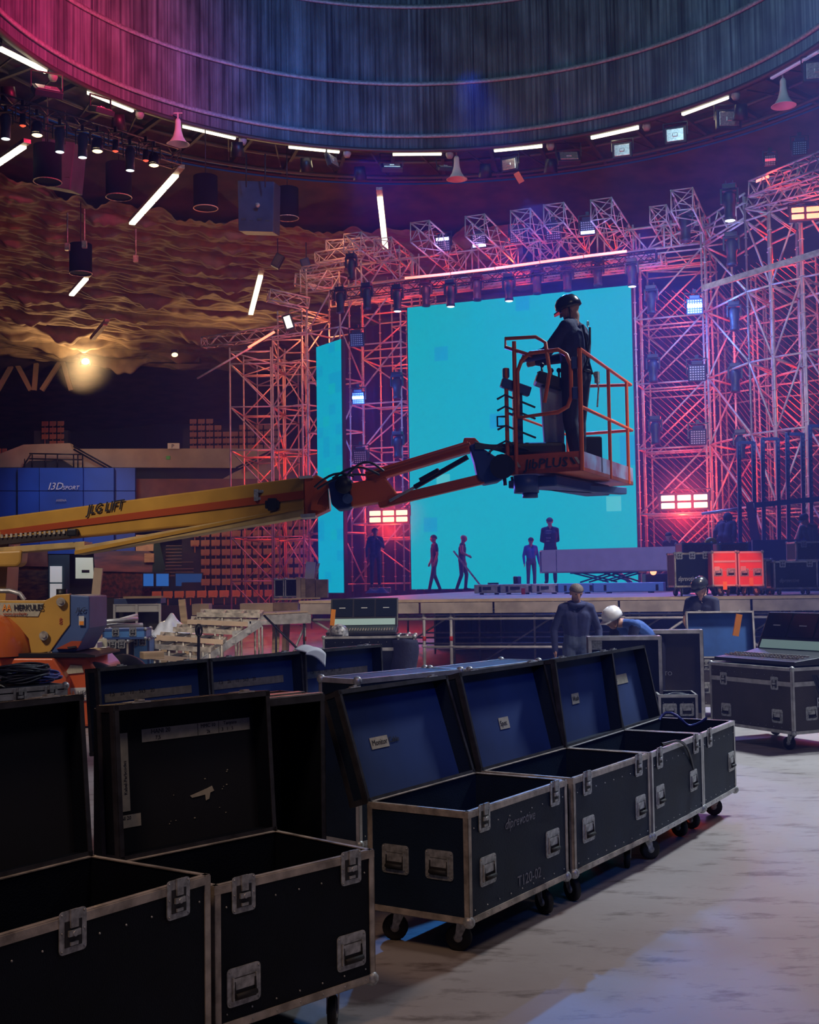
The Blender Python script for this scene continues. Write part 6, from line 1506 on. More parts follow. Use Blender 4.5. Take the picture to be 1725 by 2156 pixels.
def person(label, loc, rotz, h=1.76, pose=None, lean=0, head=(0, 0), top='navy_cloth', legs='black_cloth', sleeve='top', hair='hair', headgear=None, extras=None, voxel=0.014, beard=False, build=1.0, fingers=True):
    k = h / 1.76
    J = dict(pelvis=(0, 0, 0.96), LH=(0.095, 0, 0.93), RH=(-0.095, 0, 0.93), LK=(0.11, -0.01, 0.51), RK=(-0.11, -0.01, 0.51), LA=(0.115, 0.02, 0.09), RA=(-0.115, 0.02, 0.09),
             waist=(0, 0, 1.08), chest=(0, 0.01, 1.32), LS=(0.18, 0.01, 1.43), RS=(-0.18, 0.01, 1.43), LE=(0.25, 0.03, 1.15), RE=(-0.25, 0.03, 1.15), LW=(0.26, -0.06, 0.90), RW=(-0.26, -0.06, 0.90), neck=(0, 0.01, 1.49), head=(0, -0.015, 1.63))
    if pose: J.update(pose)
    J = {a: Vector(v) for a, v in J.items()}
    upper = ('waist', 'chest', 'LS', 'RS', 'LE', 'RE', 'LW', 'RW', 'neck', 'head')
    hip = Vector((0, 0, J['pelvis'].z))
    fixed = set((pose or {}).get('_fixed', ()))
    if lean:
        m = Matrix.Rotation(R(lean), 3, 'X')
        for a in upper:
            if a in fixed: continue
            J[a] = hip + m @ (J[a] - hip)
    prims = []

    def P(a, c, r1, r2, tagm): prims.append((Vector(a), Vector(c), r1 * build if tagm != 'skin' else r1, r2 * build if tagm != 'skin' else r2, tagm))
    lat = (J['LS'] - J['RS']).normalized()
    sl = top if sleeve == 'top' else ('skin' if sleeve == 'none' else sleeve)
    for s, A, B_, D in ((1, 'LH', 'LK', 'LA'), (-1, 'RH', 'RK', 'RA')):
        P(J[A], J[B_], 0.088, 0.062, legs); P(J[B_], J[D], 0.062, 0.050, legs)
        ft = J[D]; fo = Vector((0, -1, 0)); P(ft + Vector((0, 0.03, -0.05)), ft + Vector((0.015 * s, -0.17, -0.065)), 0.042, 0.034, 'shoe')
    for s in (-1, 1):
        P(J['pelvis'] + lat * 0.055 * s + Vector((0, 0, 0.0)), J['waist'] + lat * 0.06 * s, 0.108, 0.098, legs if s == 0 else 'hipmix')
        P(J['waist'] + lat * 0.055 * s, J['chest'] + lat * 0.085 * s, 0.100, 0.108, top)
        P(J['chest'] + lat * 0.06 * s, (J['LS'] if s > 0 else J['RS']) * 0.75 + J['neck'] * 0.25, 0.10, 0.062, top)
    for a, e, w in (('LS', 'LE', 'LW'), ('RS', 'RE', 'RW')):
        P(J['neck'] * 0.8 + J[a] * 0.2, J[a], 0.05, 0.062, top)
        mid = J[a].lerp(J[e], 0.62) if sleeve == 'short' else J[e]
        if sleeve == 'short': P(J[a], mid, 0.060, 0.055, top); P(mid, J[e], 0.043, 0.040, 'skin'); P(J[e], J[w], 0.041, 0.030, 'skin')
        else: P(J[a], J[e], 0.058, 0.048, sl); P(J[e], J[w], 0.048, 0.036, sl)
        # hand: palm, four fingers, thumb
        d = (J[w] - J[e]).normalized(); side = lat * (1 if a == 'LS' else -1); fwd = d.cross(side).normalized()
        if fwd.y > 0: fwd = -fwd
        side = fwd.cross(d).normalized()
        wr = J[w]; pc = wr + d * 0.075; P(wr, wr + d * 0.03, 0.028, 0.027, 'skin')
        for i in range(4):
            off = fwd * (0.026 - 0.0175 * i); ln = (0.068, 0.078, 0.072, 0.056)[i]
            P(wr + off * 0.6 + d * 0.02, wr + off + d * 0.085, 0.014, 0.0125, 'skin')
            k1 = wr + off + d * 0.085; k2 = k1 + (d * 0.8 - side * 0.35 + fwd * 0.04 * (1.5 - i)).normalized() * ln * 0.55; k3 = k2 + (d * 0.35 - side * 0.8).normalized() * ln * 0.45
            P(k1, k2, 0.0095, 0.0088, 'skin'); P(k2, k3, 0.0088, 0.0078, 'skin')
        t1 = wr + fwd * 0.02 + d * 0.025; t2 = t1 + (fwd * 0.8 + d * 0.7).normalized() * 0.045; P(t1, t2, 0.014, 0.0115, 'skin'); P(t2, t2 + (d * 0.9 + fwd * 0.15).normalized() * 0.032, 0.011, 0.009, 'skin')
    # head
    yaw, pitch = head
    HM = Matrix.Rotation(R(yaw), 3, 'Z') @ Matrix.Rotation(R(pitch + lean * 0.55), 3, 'X')
    hc_ = J['head']; H = lambda x, y, z: hc_ + HM @ Vector((x, y, z))
    P(J['neck'], hc_ + HM @ Vector((0, 0.02, -0.06)), 0.056, 0.054, 'skin')
    P(H(0, 0.025, 0.035), H(0, -0.02, 0.03), 0.083, 0.080, 'skin'); P(H(0, -0.03, -0.01), H(0, -0.045, -0.065), 0.062, 0.040, 'skin'); P(H(-0.02, -0.04, -0.075), H(0.02, -0.04, -0.075), 0.030, 0.030, 'skin')
    P(H(0, -0.098, 0.012), H(0, -0.112, -0.022), 0.010, 0.014, 'skin'); P(H(-0.016, -0.086, -0.052), H(0.016, -0.086, -0.052), 0.010, 0.010, 'skin')
    for s in (-1, 1): P(H(0.080 * s, 0.012, 0.02), H(0.082 * s, 0.01, -0.022), 0.014, 0.010, 'skin'); P(H(0.035 * s, -0.080, 0.032), H(0.05 * s, -0.072, 0.03), 0.012, 0.010, 'skin')
    b = MB()
    for p, q, r1, r2, tg in prims: rc(b, p, q, r1, r2)
    me = b.mesh('tmp', [M['skin']]); o = bpy.data.objects.new('tmp', me); C.objects.link(o)
    md = o.modifiers.new('r', 'REMESH'); md.mode = 'VOXEL'; md.voxel_size = voxel if fingers else voxel * 1.3
    if fingers and voxel < 0.012: pass
    ms = o.modifiers.new('s', 'SMOOTH'); ms.iterations = 2; ms.factor = 0.5
    bpy.context.view_layer.update(); dg = bpy.context.evaluated_depsgraph_get()
    bm_ = bpy.data.meshes.new_from_object(o.evaluated_get(dg)); bpy.data.objects.remove(o)
    n = len(bm_.polygons); cen = np.empty(n * 3, 'f'); bm_.polygons.foreach_get('center', cen); cen = cen.reshape(-1, 3)
    names = []; best = np.full(n, 1e9); idx = np.zeros(n, int)
    for p, q, r1, r2, tg in prims:
        if tg == 'hipmix': tg = legs
        if tg not in names: names.append(tg)
        p = np.array(p); q = np.array(q); d = q - p; L2 = max(d @ d, 1e-9); t = np.clip(((cen - p) @ d) / L2, 0, 1)
        dist = np.linalg.norm(cen - (p + t[:, None] * d), axis=1) - (r1 + (r2 - r1) * t); w = dist < best
        best[w] = dist[w]; idx[w] = names.index(tg)
    bm_.materials.clear()
    for nm in names: bm_.materials.append(M['rubber'] if nm == 'shoe' else M[nm])
    bm_.polygons.foreach_set('material_index', idx.astype('i')); bm_.polygons.foreach_set('use_smooth', np.ones(n, bool)); bm_.name = 'body'
    bm_.transform(Matrix.Diagonal((k, k, k, 1))); bm_.update()
    t = thing('person', label, 'person', tuple(loc), rotz)
    bo = bpy.data.objects.new('body', bm_); C.objects.link(bo); bo.parent = t
    HM4 = HM.to_4x4(); HM4.translation = hc_ * k; HM4 = HM4 @ Matrix.Scale(k, 4)

    def piece(nm, m, fn, solid=0):
        b = MB(); fn(b); o = b.build(nm, m, t, solid=solid); o.matrix_local = HM4; return o
    piece('eyes', M['ink'], lambda b: (b.sphere((0.032, -0.093, 0.020), 0.009, 8), b.sphere((-0.032, -0.093, 0.020), 0.009, 8)))
    if hair:
        def hf(b): b.grid(lambda u, v: ((0.092 + 0.004 * math.sin(40 * u)) * math.cos(2 * math.pi * u) * math.sin(0.04 + v * (1.35 + 0.55 * max(0, math.sin(2 * math.pi * u)))), 0.006 + 0.105 * math.sin(2 * math.pi * u) * math.sin(0.04 + v * (1.35 + 0.55 * max(0, math.sin(2 * math.pi * u)))), 0.03 + 0.098 * math.cos(0.04 + v * (1.35 + 0.55 * max(0, math.sin(2 * math.pi * u))))), 24, 8)
        if headgear is None: piece('hair', M[hair], hf, 0.012)
    if beard: piece('beard', M['hair'], lambda b: b.sphere((0, -0.055, -0.075), 0.046, 12, sc=(1.15, 0.9, 0.9)))
    if headgear:
        kind, hm = headgear
        if kind == 'helmet':
            piece('helmet', hm, lambda b: (b.lathe([(0.118, -0.01), (0.118, 0.03), (0.108, 0.075), (0.078, 0.115), (0.035, 0.135), (0.001, 0.138)], 20, 0, Matrix.Translation((0, 0.0, 0.03)) @ Matrix.Diagonal((0.95, 1.12, 1, 1))), b.prism([(-0.09, -0.10, 0.022), (0.09, -0.10, 0.022), (0.06, -0.165, 0.015), (-0.06, -0.165, 0.015)], (0, 0, 0.008))), 0.004)
            piece('chin_strap', M['black_metal'], lambda b: b.path([(0.092, 0.0, 0.03), (0.088, -0.015, -0.03), (0.04, -0.045, -0.108), (-0.04, -0.045, -0.108), (-0.088, -0.015, -0.03), (-0.092, 0, 0.03)], 0.006, 6))
        elif kind == 'cap':
            piece('cap', hm, lambda b: (b.lathe([(0.098, 0.0), (0.100, 0.04), (0.085, 0.085), (0.04, 0.108), (0.001, 0.112)], 18, 0, Matrix.Translation((0, 0.005, 0.03)) @ Matrix.Diagonal((0.95, 1.1, 1, 1))), b.prism([(-0.07, -0.09, 0.035), (0.07, -0.09, 0.035), (0.05, -0.18, 0.025), (-0.05, -0.18, 0.025)], (0, 0, 0.008))), 0.004)
        elif kind == 'hood': piece('hood', hm, lambda b: b.sphere((0, 0.03, 0.0), 0.13, 16, sc=(0.95, 1.05, 1.15)))
    if extras: extras(t, J, k, H)
    return t


M['black_helmet'] = mat('black_helmet_shell', (0.02, 0.022, 0.03), 0.25); M['white_helmet'] = mat('white_helmet_shell', (0.72, 0.72, 0.76), 0.35)


def up_(px, Y, z=ZD): p = W(px, 1200, Y); return (p.x, p.y, z)


# worker in the basket, back and left side towards the hall, arm on the console rail
bp_ = mid(mid(B0, B1, 0.5), mid(B3, B2, 0.5), 0.0)
wx = W(1216, 900, 12.98)


def harness(t, J, k, H):
    for s in (-1, 1): b = MB(); b.path([Vector((0.09 * s, 0.12, 1.45)) * k, Vector((0.05 * s, 0.135, 1.3)) * k, Vector((-0.02 * s, 0.13, 1.15)) * k, Vector((0.10 * s, 0.13, 0.98)) * k], 0.014, 6); b.build('harness_strap', M['black_metal'], t)
    b = MB(); b.path([Vector((0.02 * math.cos(a), 0.14, 1.47 + 0.03 * math.sin(a))) * k for a in [i * 0.7 for i in range(9)]], 0.006, 6, closed=True); b.build('harness_ring', M['hardware'], t)
    b = MB(); b.path([Vector((0.145 * math.cos(a), 0.135 * math.sin(a), 1.0)) * k for a in [i * 0.393 for i in range(16)]], 0.018, 6, closed=True); b.build('tool_belt', M['black_metal'], t)
    b = MB(); b.path([Vector((-0.13, 0.13, 1.0)) * k, Vector((-0.16, 0.17, 0.85)) * k, Vector((-0.14, 0.16, 0.65)) * k], 0.010, 6); b.box(Vector((-0.15, 0.16, 0.95)) * k, (0.05, 0.04, 0.12)); b.build('lanyard', M['hardware'], t)


person('worker in dark clothes and helmet standing in the lift basket, hand on the rail', (wx.x, wx.y, 2.87), R(-122), 1.86,
       dict(RE=(-0.24, -0.18, 1.22), RW=(-0.15, -0.47, 1.20), LE=(0.23, -0.20, 1.20), LW=(0.12, -0.46, 1.20), LA=(0.12, 0.05, 0.09), RA=(-0.12, -0.03, 0.09), LK=(0.12, -0.02, 0.51), RK=(-0.12, -0.04, 0.51)), 3, (24, 20), 'navy_cloth', 'black_cloth',
       headgear=('helmet', M['black_helmet']), extras=harness, voxel=0.011, beard=True, build=1.24)
# men on the floor
person('man in dark hooded jacket standing behind the open lids, looking down', up_(1211, 15.8, 0), R(2), 1.68, dict(LE=(0.30, 0.02, 1.14), RE=(-0.30, 0.02, 1.14), LW=(0.29, -0.10, 0.90), RW=(-0.30, -0.08, 0.88)), 4, (8, 18), 'navy_cloth', 'denim', hair='hair_grey', voxel=0.012, build=1.14,
       extras=lambda t, J, k, H: (lambda b: (b.path([J['neck'] * k + Vector((0.095 * math.cos(a), -0.01 + 0.085 * math.sin(a), 0.0 + 0.02 * math.sin(a))) for a in [i * 0.52 for i in range(12)]], 0.032, 8, closed=True), b.build('collar', M['navy_cloth'], t)))(MB()))
person('man with white helmet and blue vest bending low over a case', up_(1372, 15.1, 0), R(-62), 1.74, dict(LE=(0.20, -0.30, 1.40), RE=(-0.20, -0.30, 1.40), LW=(0.16, -0.50, 1.28), RW=(-0.16, -0.50, 1.28)), 62, (0, -8), 'blue_cloth', 'black_cloth', sleeve='navy_cloth', headgear=('helmet', M['white_helmet']), voxel=0.012, build=1.12)


def badge(t, J, k, H): b = MB(); b.sphere(Vector((0.06, -0.118, 1.34)) * k, 0.028, 8, sc=(1, 0.3, 1)); b.build('badge', M['red'], t)


person('man in black helmet and dark shirt looking down behind the blue case lid', up_(1478, 17.0, 0), R(-28), 1.72, dict(LE=(0.22, -0.10, 1.18), LW=(0.12, -0.30, 1.08), RE=(-0.22, -0.10, 1.18), RW=(-0.12, -0.30, 1.08)), 6, (-25, 24), 'black_cloth', 'black_cloth', sleeve='short', headgear=('helmet', M['black_helmet']), extras=badge, voxel=0.013, build=1.08)
# people on the stage
person('man in dark t-shirt and jeans standing before the left part of the LED wall', up_(915, 38.0), R(-75), 1.74, dict(LK=(0.11, -0.10, 0.51), LA=(0.11, -0.20, 0.09), RA=(-0.11, 0.20, 0.09), RK=(-0.11, 0.03, 0.51)), 0, (0, 0), 'black_cloth', 'denim', sleeve='short', voxel=0.018)


def stick(t, J, k, H): pass


person('bald man in a vest walking before the LED wall with a board', up_(973, 37.0), R(75), 1.70, dict(RE=(-0.26, -0.05, 1.20), RW=(-0.20, -0.22, 1.12), LK=(0.11, -0.12, 0.52), LA=(0.11, -0.08, 0.12), RA=(-0.11, 0.15, 0.09)), 5, (0, 5), 'teal_cloth', 'denim', sleeve='none', hair=None, voxel=0.018)
b = MB(); b.bar(W(955, 1160, 36.4), W(1016, 1238, 36.4), 0.05, 0.14, up=(0, 1, 0)); tag(b.build('plank', M['alu_worn']), 'grey board held slanting by the walking man on stage', 'board')
person('person in black sweater seen from behind, behind the long purple box', up_(1160, 33.5, ZD + 0.22), R(180), 1.78, dict(LE=(0.22, -0.1, 1.15), LW=(0.10, -0.22, 1.10), RE=(-0.22, -0.1, 1.15), RW=(-0.10, -0.22, 1.10)), 0, (0, 10), 'black_cloth', 'black_cloth', voxel=0.016, build=1.05,
       extras=lambda t, J, k, H: [text(s, 0.05, (0.13, 0.145, z), (-1, 0, 0), (0, 0, 1), M['grey_print'], t, 'back_print', world=False) for s, z in (('ARENA', 1.40), ('CREW', 1.33), ('TOUR', 1.20), ('2022', 1.12))] if M.setdefault('grey_print', mat('grey_print', (0.3, 0.32, 0.38), 0.8)) else None)
person('small figure with glasses half hidden behind the left end of the long box', up_(1119, 36.0, ZD), R(15), 1.55, None, 0, (0, 20), 'blue_cloth', 'denim', voxel=0.018)
person('man in grey sweater on a block left of the LED wall, hand at chin', up_(791, 36.5, ZD + 0.18), R(8), 1.74, dict(LE=(0.24, -0.08, 1.18), LW=(0.06, -0.20, 1.40), RW=(-0.26, -0.02, 0.90)), 0, (5, -5), 'denim', 'denim', voxel=0.017)
person('man bowing his head behind the purple lidded cases on stage', up_(1420, 30, ZD), R(-35), 1.50, None, 30, (0, 0), 'maroon_cloth', 'black_cloth', voxel=0.016)
person('person in dark purple hooded top crouching over stage gear', up_(1527, 29, ZD + 0.35), R(150), 1.62, dict(LK=(0.16, -0.3, 0.75), RK=(-0.16, -0.3, 0.75), LA=(0.16, -0.1, 0.35), RA=(-0.16, -0.1, 0.35)), 38, (0, 10), 'maroon_cloth', 'maroon_cloth', headgear=('hood', M['maroon_cloth']), voxel=0.016, build=1.2)
person('man in black cap bending at the right photo edge on stage', up_(1719, 27, ZD), R(-60), 1.74, dict(LE=(0.22, -0.15, 1.2), LW=(0.15, -0.3, 1.0), RE=(-0.22, -0.15, 1.2), RW=(-0.15, -0.3, 1.0)), 26, (0, 15), 'teal_cloth', 'black_cloth', headgear=('cap', M['black_cloth']), voxel=0.014, build=1.05)
# ------------------------------------------------------------------ gear on the stage
def bx(name, label, cat, c, size, m, rotz=0, group=None, bevel=0.006):
    b = MB(); b.box((0, 0, size[2] / 2), size); o = b.build(name, M[m] if isinstance(m, str) else m, bevel=bevel); o.location = c; o.rotation_euler = (0, 0, rotz); return tag(o, label, cat, group)


def onstage(px, Y, z=ZD): p = W(px, 1200, Y); return Vector((p.x, p.y, z))


# long purple box on a scissor table
YB = 31.5
P0, P1 = W(1140, 1155, 30.6), W(1432, 1150, 28.6); ax = (P1 - P0); ax.z = 0; Lb = ax.length; ax.normalize(); bn = Vector((-ax.y, ax.x, 0))
zt_, zb_ = 2.42, 1.88
t = thing('long_box', 'long hollow violet lit box lying on the scissor table on stage', 'box', (P0.x, P0.y, zb_))
vio = mat('pale_panel_paint', (0.46, 0.44, 0.50), 0.5, var=0.06)
Q0 = Vector((P0.x, P0.y, 0)); Q1 = Q0 + ax * Lb; dq = bn * 0.75 - ax * 0.45
for nm, vs in (('front_panel', [V3(Q0, zb_), V3(Q1, zb_), V3(Q1, zt_), V3(Q0, zt_)]), ('rear_panel', [V3(Q0 + dq, zb_), V3(Q1 + dq, zb_), V3(Q1 + dq, zt_), V3(Q0 + dq, zt_)])):
    b = MB(); b.prism(vs, bn * 0.03); b.build(nm, vio, t, world=True)
for nm, z in (('bottom_panel', zb_), ('top_panel', zt_)): b = MB(); b.prism([V3(Q0, z), V3(Q1, z), V3(Q1 + dq, z), V3(Q0 + dq, z)], (0, 0, 0.03)); b.build(nm, vio, t, world=True)
b = MB(); b.prism([V3(Q0 + dq * 0.9 + ax * 0.4, zb_ + 0.02), V3(Q0 + ax * 0.4, zb_ + 0.02), V3(Q0 + ax * 0.4, zt_), V3(Q0 + dq * 0.9 + ax * 0.4, zt_)], ax * 0.02); b.build('inner_partition', M['blue_paint_and_light'], t, world=True)
t = thing('scissor_table', 'dark scissor lift table folded under the long violet box', 'lift table', tuple(V3(Q0 + ax * 1.6, ZD)))
s0 = Q0 + ax * 0.75 + bn * 0.3
for k, (a, z0, c, z1) in enumerate(((0.0, 1.86, 0.9, 1.64), (0.15, 1.64, 0.95, 1.86), (0.75, 1.66, 1.55, 1.86), (0.8, 1.86, 1.5, 1.64))):
    for dy in (0, 0.5): b = MB(); b.bar(V3(s0 + ax * a + bn * dy, z0), V3(s0 + ax * c + bn * dy, z1), 0.04, 0.035); b.build('scissor_arm', M['navy_metal'], t, world=True)
b = MB(); b.bar(V3(s0 - ax * 0.1 + bn * 0.2, 1.865), V3(s0 + ax * 1.7 + bn * 0.2, 1.865), 0.5, 0.03); b.build('table_top', M['navy_metal'], t, world=True)
b = MB(); b.bar(V3(s0 - ax * 0.1 + bn * 0.2, ZD + 0.05), V3(s0 + ax * 1.7 + bn * 0.2, ZD + 0.05), 0.4, 0.10); b.build('base', M['navy_metal'], t, world=True)
b = MB(); b.bar(W(1302, 1205, 30.5), W(1330, 1228, 30.3), 0.05, 0.09); tag(b.build('timber_prop', M['ply']), 'short slanting board at the right of the scissor arms', 'board')
# long low blue lit ramp pieces along the stage
segs = ((1005, 1058, 'alu', 'left grey ramp end piece with dark slots near the walking man'), (1060, 1125, 'alu', 'grey low platform section left of the blue ones'), (1127, 1180, 'alu', 'grey slotted platform section before the small figure'),
        (1182, 1255, 'blue_seg', 'first blue lit platform section behind the jacket man'), (1257, 1405, 'blue_seg', 'long blue lit platform section under the scissor table'))
M['blue_seg'] = mat('blue_painted_platform', (0.12, 0.30, 0.62), 0.45, var=0.08)
for x0, x1, m, lab in segs:
    a, c = W(x0, 1245, 28.2 - 0.003 * (x0 - 1000)), W(x1, 1245, 28.2 - 0.003 * (x1 - 1000)); a.z = c.z = ZD
    t = thing('platform_section', lab, 'platform', tuple((a + c) / 2)); d = (c - a).normalized()
    b = MB(); b.bar(a + Vector((0, 0.25, 0.13)), c + Vector((0, 0.25, 0.13)), 0.5, 0.20); b.build('body', M[m], t, world=True, bevel=0.01)
    L_ = (c - a).length
    for s in (0.12, 0.86): p = a + d * (L_ * s) + Vector((0, -0.01, 0.12)); b = MB(); b.box(p, (0.06, 0.02, 0.13)); b.build('bracket', M['black_metal'], t, world=True)
    if m == 'alu': p = a + d * (L_ * 0.5) + Vector((0, -0.008, 0.14)); b = MB(); b.box(p, (L_ * 0.55, 0.02, 0.07)); b.build('slot', M['recess'], t, world=True)
    for s in (0.2, 0.8): p = a + d * (L_ * s) + Vector((0, 0.2, 0.02)); b = MB(); b.box(p, (0.08, 0.3, 0.05)); b.build('foot', M['black_metal'], t, world=True)
bx('red_bottle_box', 'tiny red box on the platform edge left of the blue sections', 'box', W(1102, 1245, 27.7) * 1.0, (0.08, 0.08, 0.14), 'red')
bpy.data.objects['red_bottle_box'].location.z = ZD
for px, lab, m in ((1085, 'dark cup left of the long box end', 'black_metal'), (1093, 'blue tin beside the dark cup', 'blue_paint_and_light')):
    b = MB(); b.lathe([(0.001, 0), (0.045, 0), (0.05, 0.16), (0.03, 0.18), (0.001, 0.18)], 12); o = b.build('drink_can', M[m]); o.location = onstage(px, 28.6, ZD + 0.23); tag(o, lab, 'can')
bx('small_case', 'thin flat dark box lying on the ramp end piece', 'box', onstage(1038, 28.4, ZD + 0.23), (0.24, 0.2, 0.04), 'plastic')
# cases on stage
def scase(label, px0, px1, Y, ytop, ybot, body, trim='alu', wheels=True, rotz=0.0, dp=0.6, zbase=ZD, **kw):
    a, c = W(px0, 1200, Y), W(px1, 1200, Y); L_ = (c - a).length; zt_ = W((px0 + px1) / 2, ytop, Y).z - zbase; zc_ = max(0.02, W((px0 + px1) / 2, ybot, Y).z - zbase)
    return case('flight_case', label, ((a.x + c.x) / 2, Y + dp / 2, zbase), rotz, L_, dp, zc_, zt_, body=body, open_=False, trim=trim, wheels=wheels, side_handles=False, **kw)


c1 = scase('black case with pale script lettering at the stage edge, left of the red ones', 1421, 1496, 21.6, 1164, 1236, 'lam', 'alu_worn', latches=(-0.36, 0, 0.38), handles=(), split=None)
text('diprevotive', 0.12, (-0.26, -0.306, 0.27), (1, 0, 0), (0, 0, 1), M['white'], c1, 'lettering', world=False, shear=0.3, depth=0.001, fit=0.32)
for i, (x0, x1, lab) in enumerate(((1500, 1552, 'left one of the two red lit cases on stage'), (1555, 1608, 'right one of the two red lit cases on stage'))):
    c_ = scase(lab, x0, x1, 21.3, 1161, 1234, 'red_lit_lam', 'pinkish' if M.setdefault('pinkish', mat('pinkish_extrusion', (0.75, 0.50, 0.46), 0.5, 0.2)) else '', latches=(), handles=(-0.26, 0.26), hz=0.40, hwm='pinkish')  # body colour carries the red light on these cases
    b = MB(); b.box((0.0, -0.306, 0.18 if i == 0 else 0.24), (0.07, 0.006, 0.14)); b.build('orange_sticker', M['orange_tag'], c_)
    b = MB(); b.box((-0.13, -0.306, 0.46), (0.09, 0.006, 0.10)); b.build('logo_patch', M['pinkish'], c_); text('AGO', 0.06, (-0.07, -0.306, 0.43), (1, 0, 0), (0, 0, 1), M['pinkish'], c_, 'lettering', world=False, depth=0.001, fit=0.16)
    b = MB(); b.box((0, -0.306, 0.595), (0.36, 0.01, 0.035)); b.build('lid_band', M['pinkish'], c_)
light('SPOT', 'red_case_spot', W(1520, 700, 16), (1.0, 0.12, 0.06), 1500, 0.1, W(1554, 1200, 21.3), 9, 0.3)
c3 = scase('blue edged case with pale script lettering at the right photo edge', 1630, 1722, 21.6, 1181, 1240, 'lam', 'alu', latches=(-0.30, 0.32), handles=(), split=None)
text('diprevotive', 0.10, (-0.30, -0.306, 0.22), (1, 0, 0), (0, 0, 1), M['alu'], c3, 'lettering', world=False, shear=0.3, depth=0.001, fit=0.34)
scase('case with silver edges standing behind at the right photo edge', 1678, 1760, 23.5, 1140, 1180, 'lam', 'alu', wheels=False, latches=(-0.3, 0.2), handles=())
c4 = scase('narrow violet lit case between the red cases and the right case', 1611, 1626, 21.8, 1178, 1238, 'lam_brown', 'alu', latches=(), handles=(), dp=0.4)
for x0, x1, lab in ((1438, 1502, 'purple lidded open case behind the black lettered case'), (1518, 1578, 'purple open case behind the red cases')):
    scase(lab, x0, x1, 24.0, 1143, 1200, 'maroon_lam' if M.setdefault('maroon_lam', mat('purple_laminate', (0.09, 0.03, 0.10), 0.5)) else '', 'blue_paint_and_light', latches=(), handles=())
bx('monitor_wedge', 'pale violet box behind the right red case', 'box', onstage(1598, 24.2), (0.42, 0.5, 0.68), mat('pale_violet_box', (0.42, 0.32, 0.52), 0.5))
t = thing('yellow_helmet', 'yellow safety helmet resting between the purple cases', 'helmet', tuple(W(1497, 1143, 24.2)))
b = MB(); b.lathe([(0.12, -0.02), (0.12, 0.03), (0.08, 0.09), (0.001, 0.11)], 14); b.build('shell', mat('yellow_shell', (0.85, 0.62, 0.02), 0.4), t)
b = MB(); b.box((0, -0.12, -0.01), (0.14, 0.07, 0.01)); b.build('brim', M['black_metal'], t)
# tall slanting panel, dark blue panel and upright frames
b = MB(); b.prism([W(x, y, 27.5) for x, y in ((1570, 1058), (1584, 1056), (1602, 1142), (1583, 1146))], (0.05, 0.12, 0)); tag(b.build('leaning_board', mat('pink_edge_panel', (0.30, 0.12, 0.26), 0.6)), 'narrow leaning panel with pink edge before the blue frames', 'panel')
bx('blue_panel', 'wide dark blue panel standing behind the stage cases at right', 'panel', onstage(1665, 27.0), (1.65, 0.08, 1.12), 'navy_metal')
bx('blue_panel', 'small dark blue panel left of the leaning pink edged one', 'panel', onstage(1572, 27.8), (0.28, 0.08, 1.10), 'navy_metal')
Yf = 28.4
for i, (x0, x1, yt, yb_) in enumerate(((1556, 1587, 930, 1110), (1606, 1638, 922, 1108), (1658, 1690, 912, 1106), (1706, 1760, 895, 1100))):
    t = thing('upright_frame', ['first navy upright frame from the left, behind the crouching person', 'second navy upright frame from the left', 'third navy upright frame, above the blue panel', 'last navy upright frame at the right photo edge'][i], 'frame', tuple(onstage(x0, Yf)))
    for x in (x0, x1):
        b = MB(); b.bar(W(x, yt, Yf), V3(onstage(x + 3, Yf), ZD), 0.085, 0.06, up=(0, 1, 0)); u_ = b.build('upright', M['navy_metal'], t, world=True)
        b = MB(); [b.box(W(x, yt, Yf) + Vector((0, -0.035, -0.08 - 0.1 * k)), (0.03, 0.01, 0.05)) for k in range(18)]; b.build('peg_holes', M['blue_paint_and_light'], u_, world=True)
    b = MB(); b.bar(W(x0, yt + 2, Yf), W(x1, yt + 2, Yf), 0.06, 0.07); b.build('crossbar', M['navy_metal'], t, world=True)
b = MB(); b.bar(W(1588, 1064, Yf - 0.1), W(1770, 1046, Yf - 0.1), 0.06, 0.12); tag(b.build('frame_crossbeam', M['navy_metal']), 'navy crossbeam linking the upright frames', 'beam')
b = MB(); b.tube(W(1478, 1082, 29), W(1562, 1070, 28.6), 0.035, 8); tag(b.build('loose_pole', M['alu']), 'short pale pole poking left from the navy frames', 'pole')
# dark screen box with white marks under long box end, red lamp
bx('amp_rack', 'dark rack with small white marks under the right end of the long box', 'rack', onstage(1392, 30.2), (0.85, 0.5, 0.42), 'plastic')
t = thing('red_lamp', 'small round red lamp glowing beside the dark rack', 'lamp', tuple(W(1376, 1204, 29.8)))
b = MB(); b.sphere((0, 0, 0), 0.08, 12); b.build('bulb', glow('red_bulb', (1, 0.25, 0.12), 3), t); b = MB(); b.tube((0, 0.05, 0), (0, 0.15, 0), 0.07, 10); b.build('socket', M['plastic'], t)
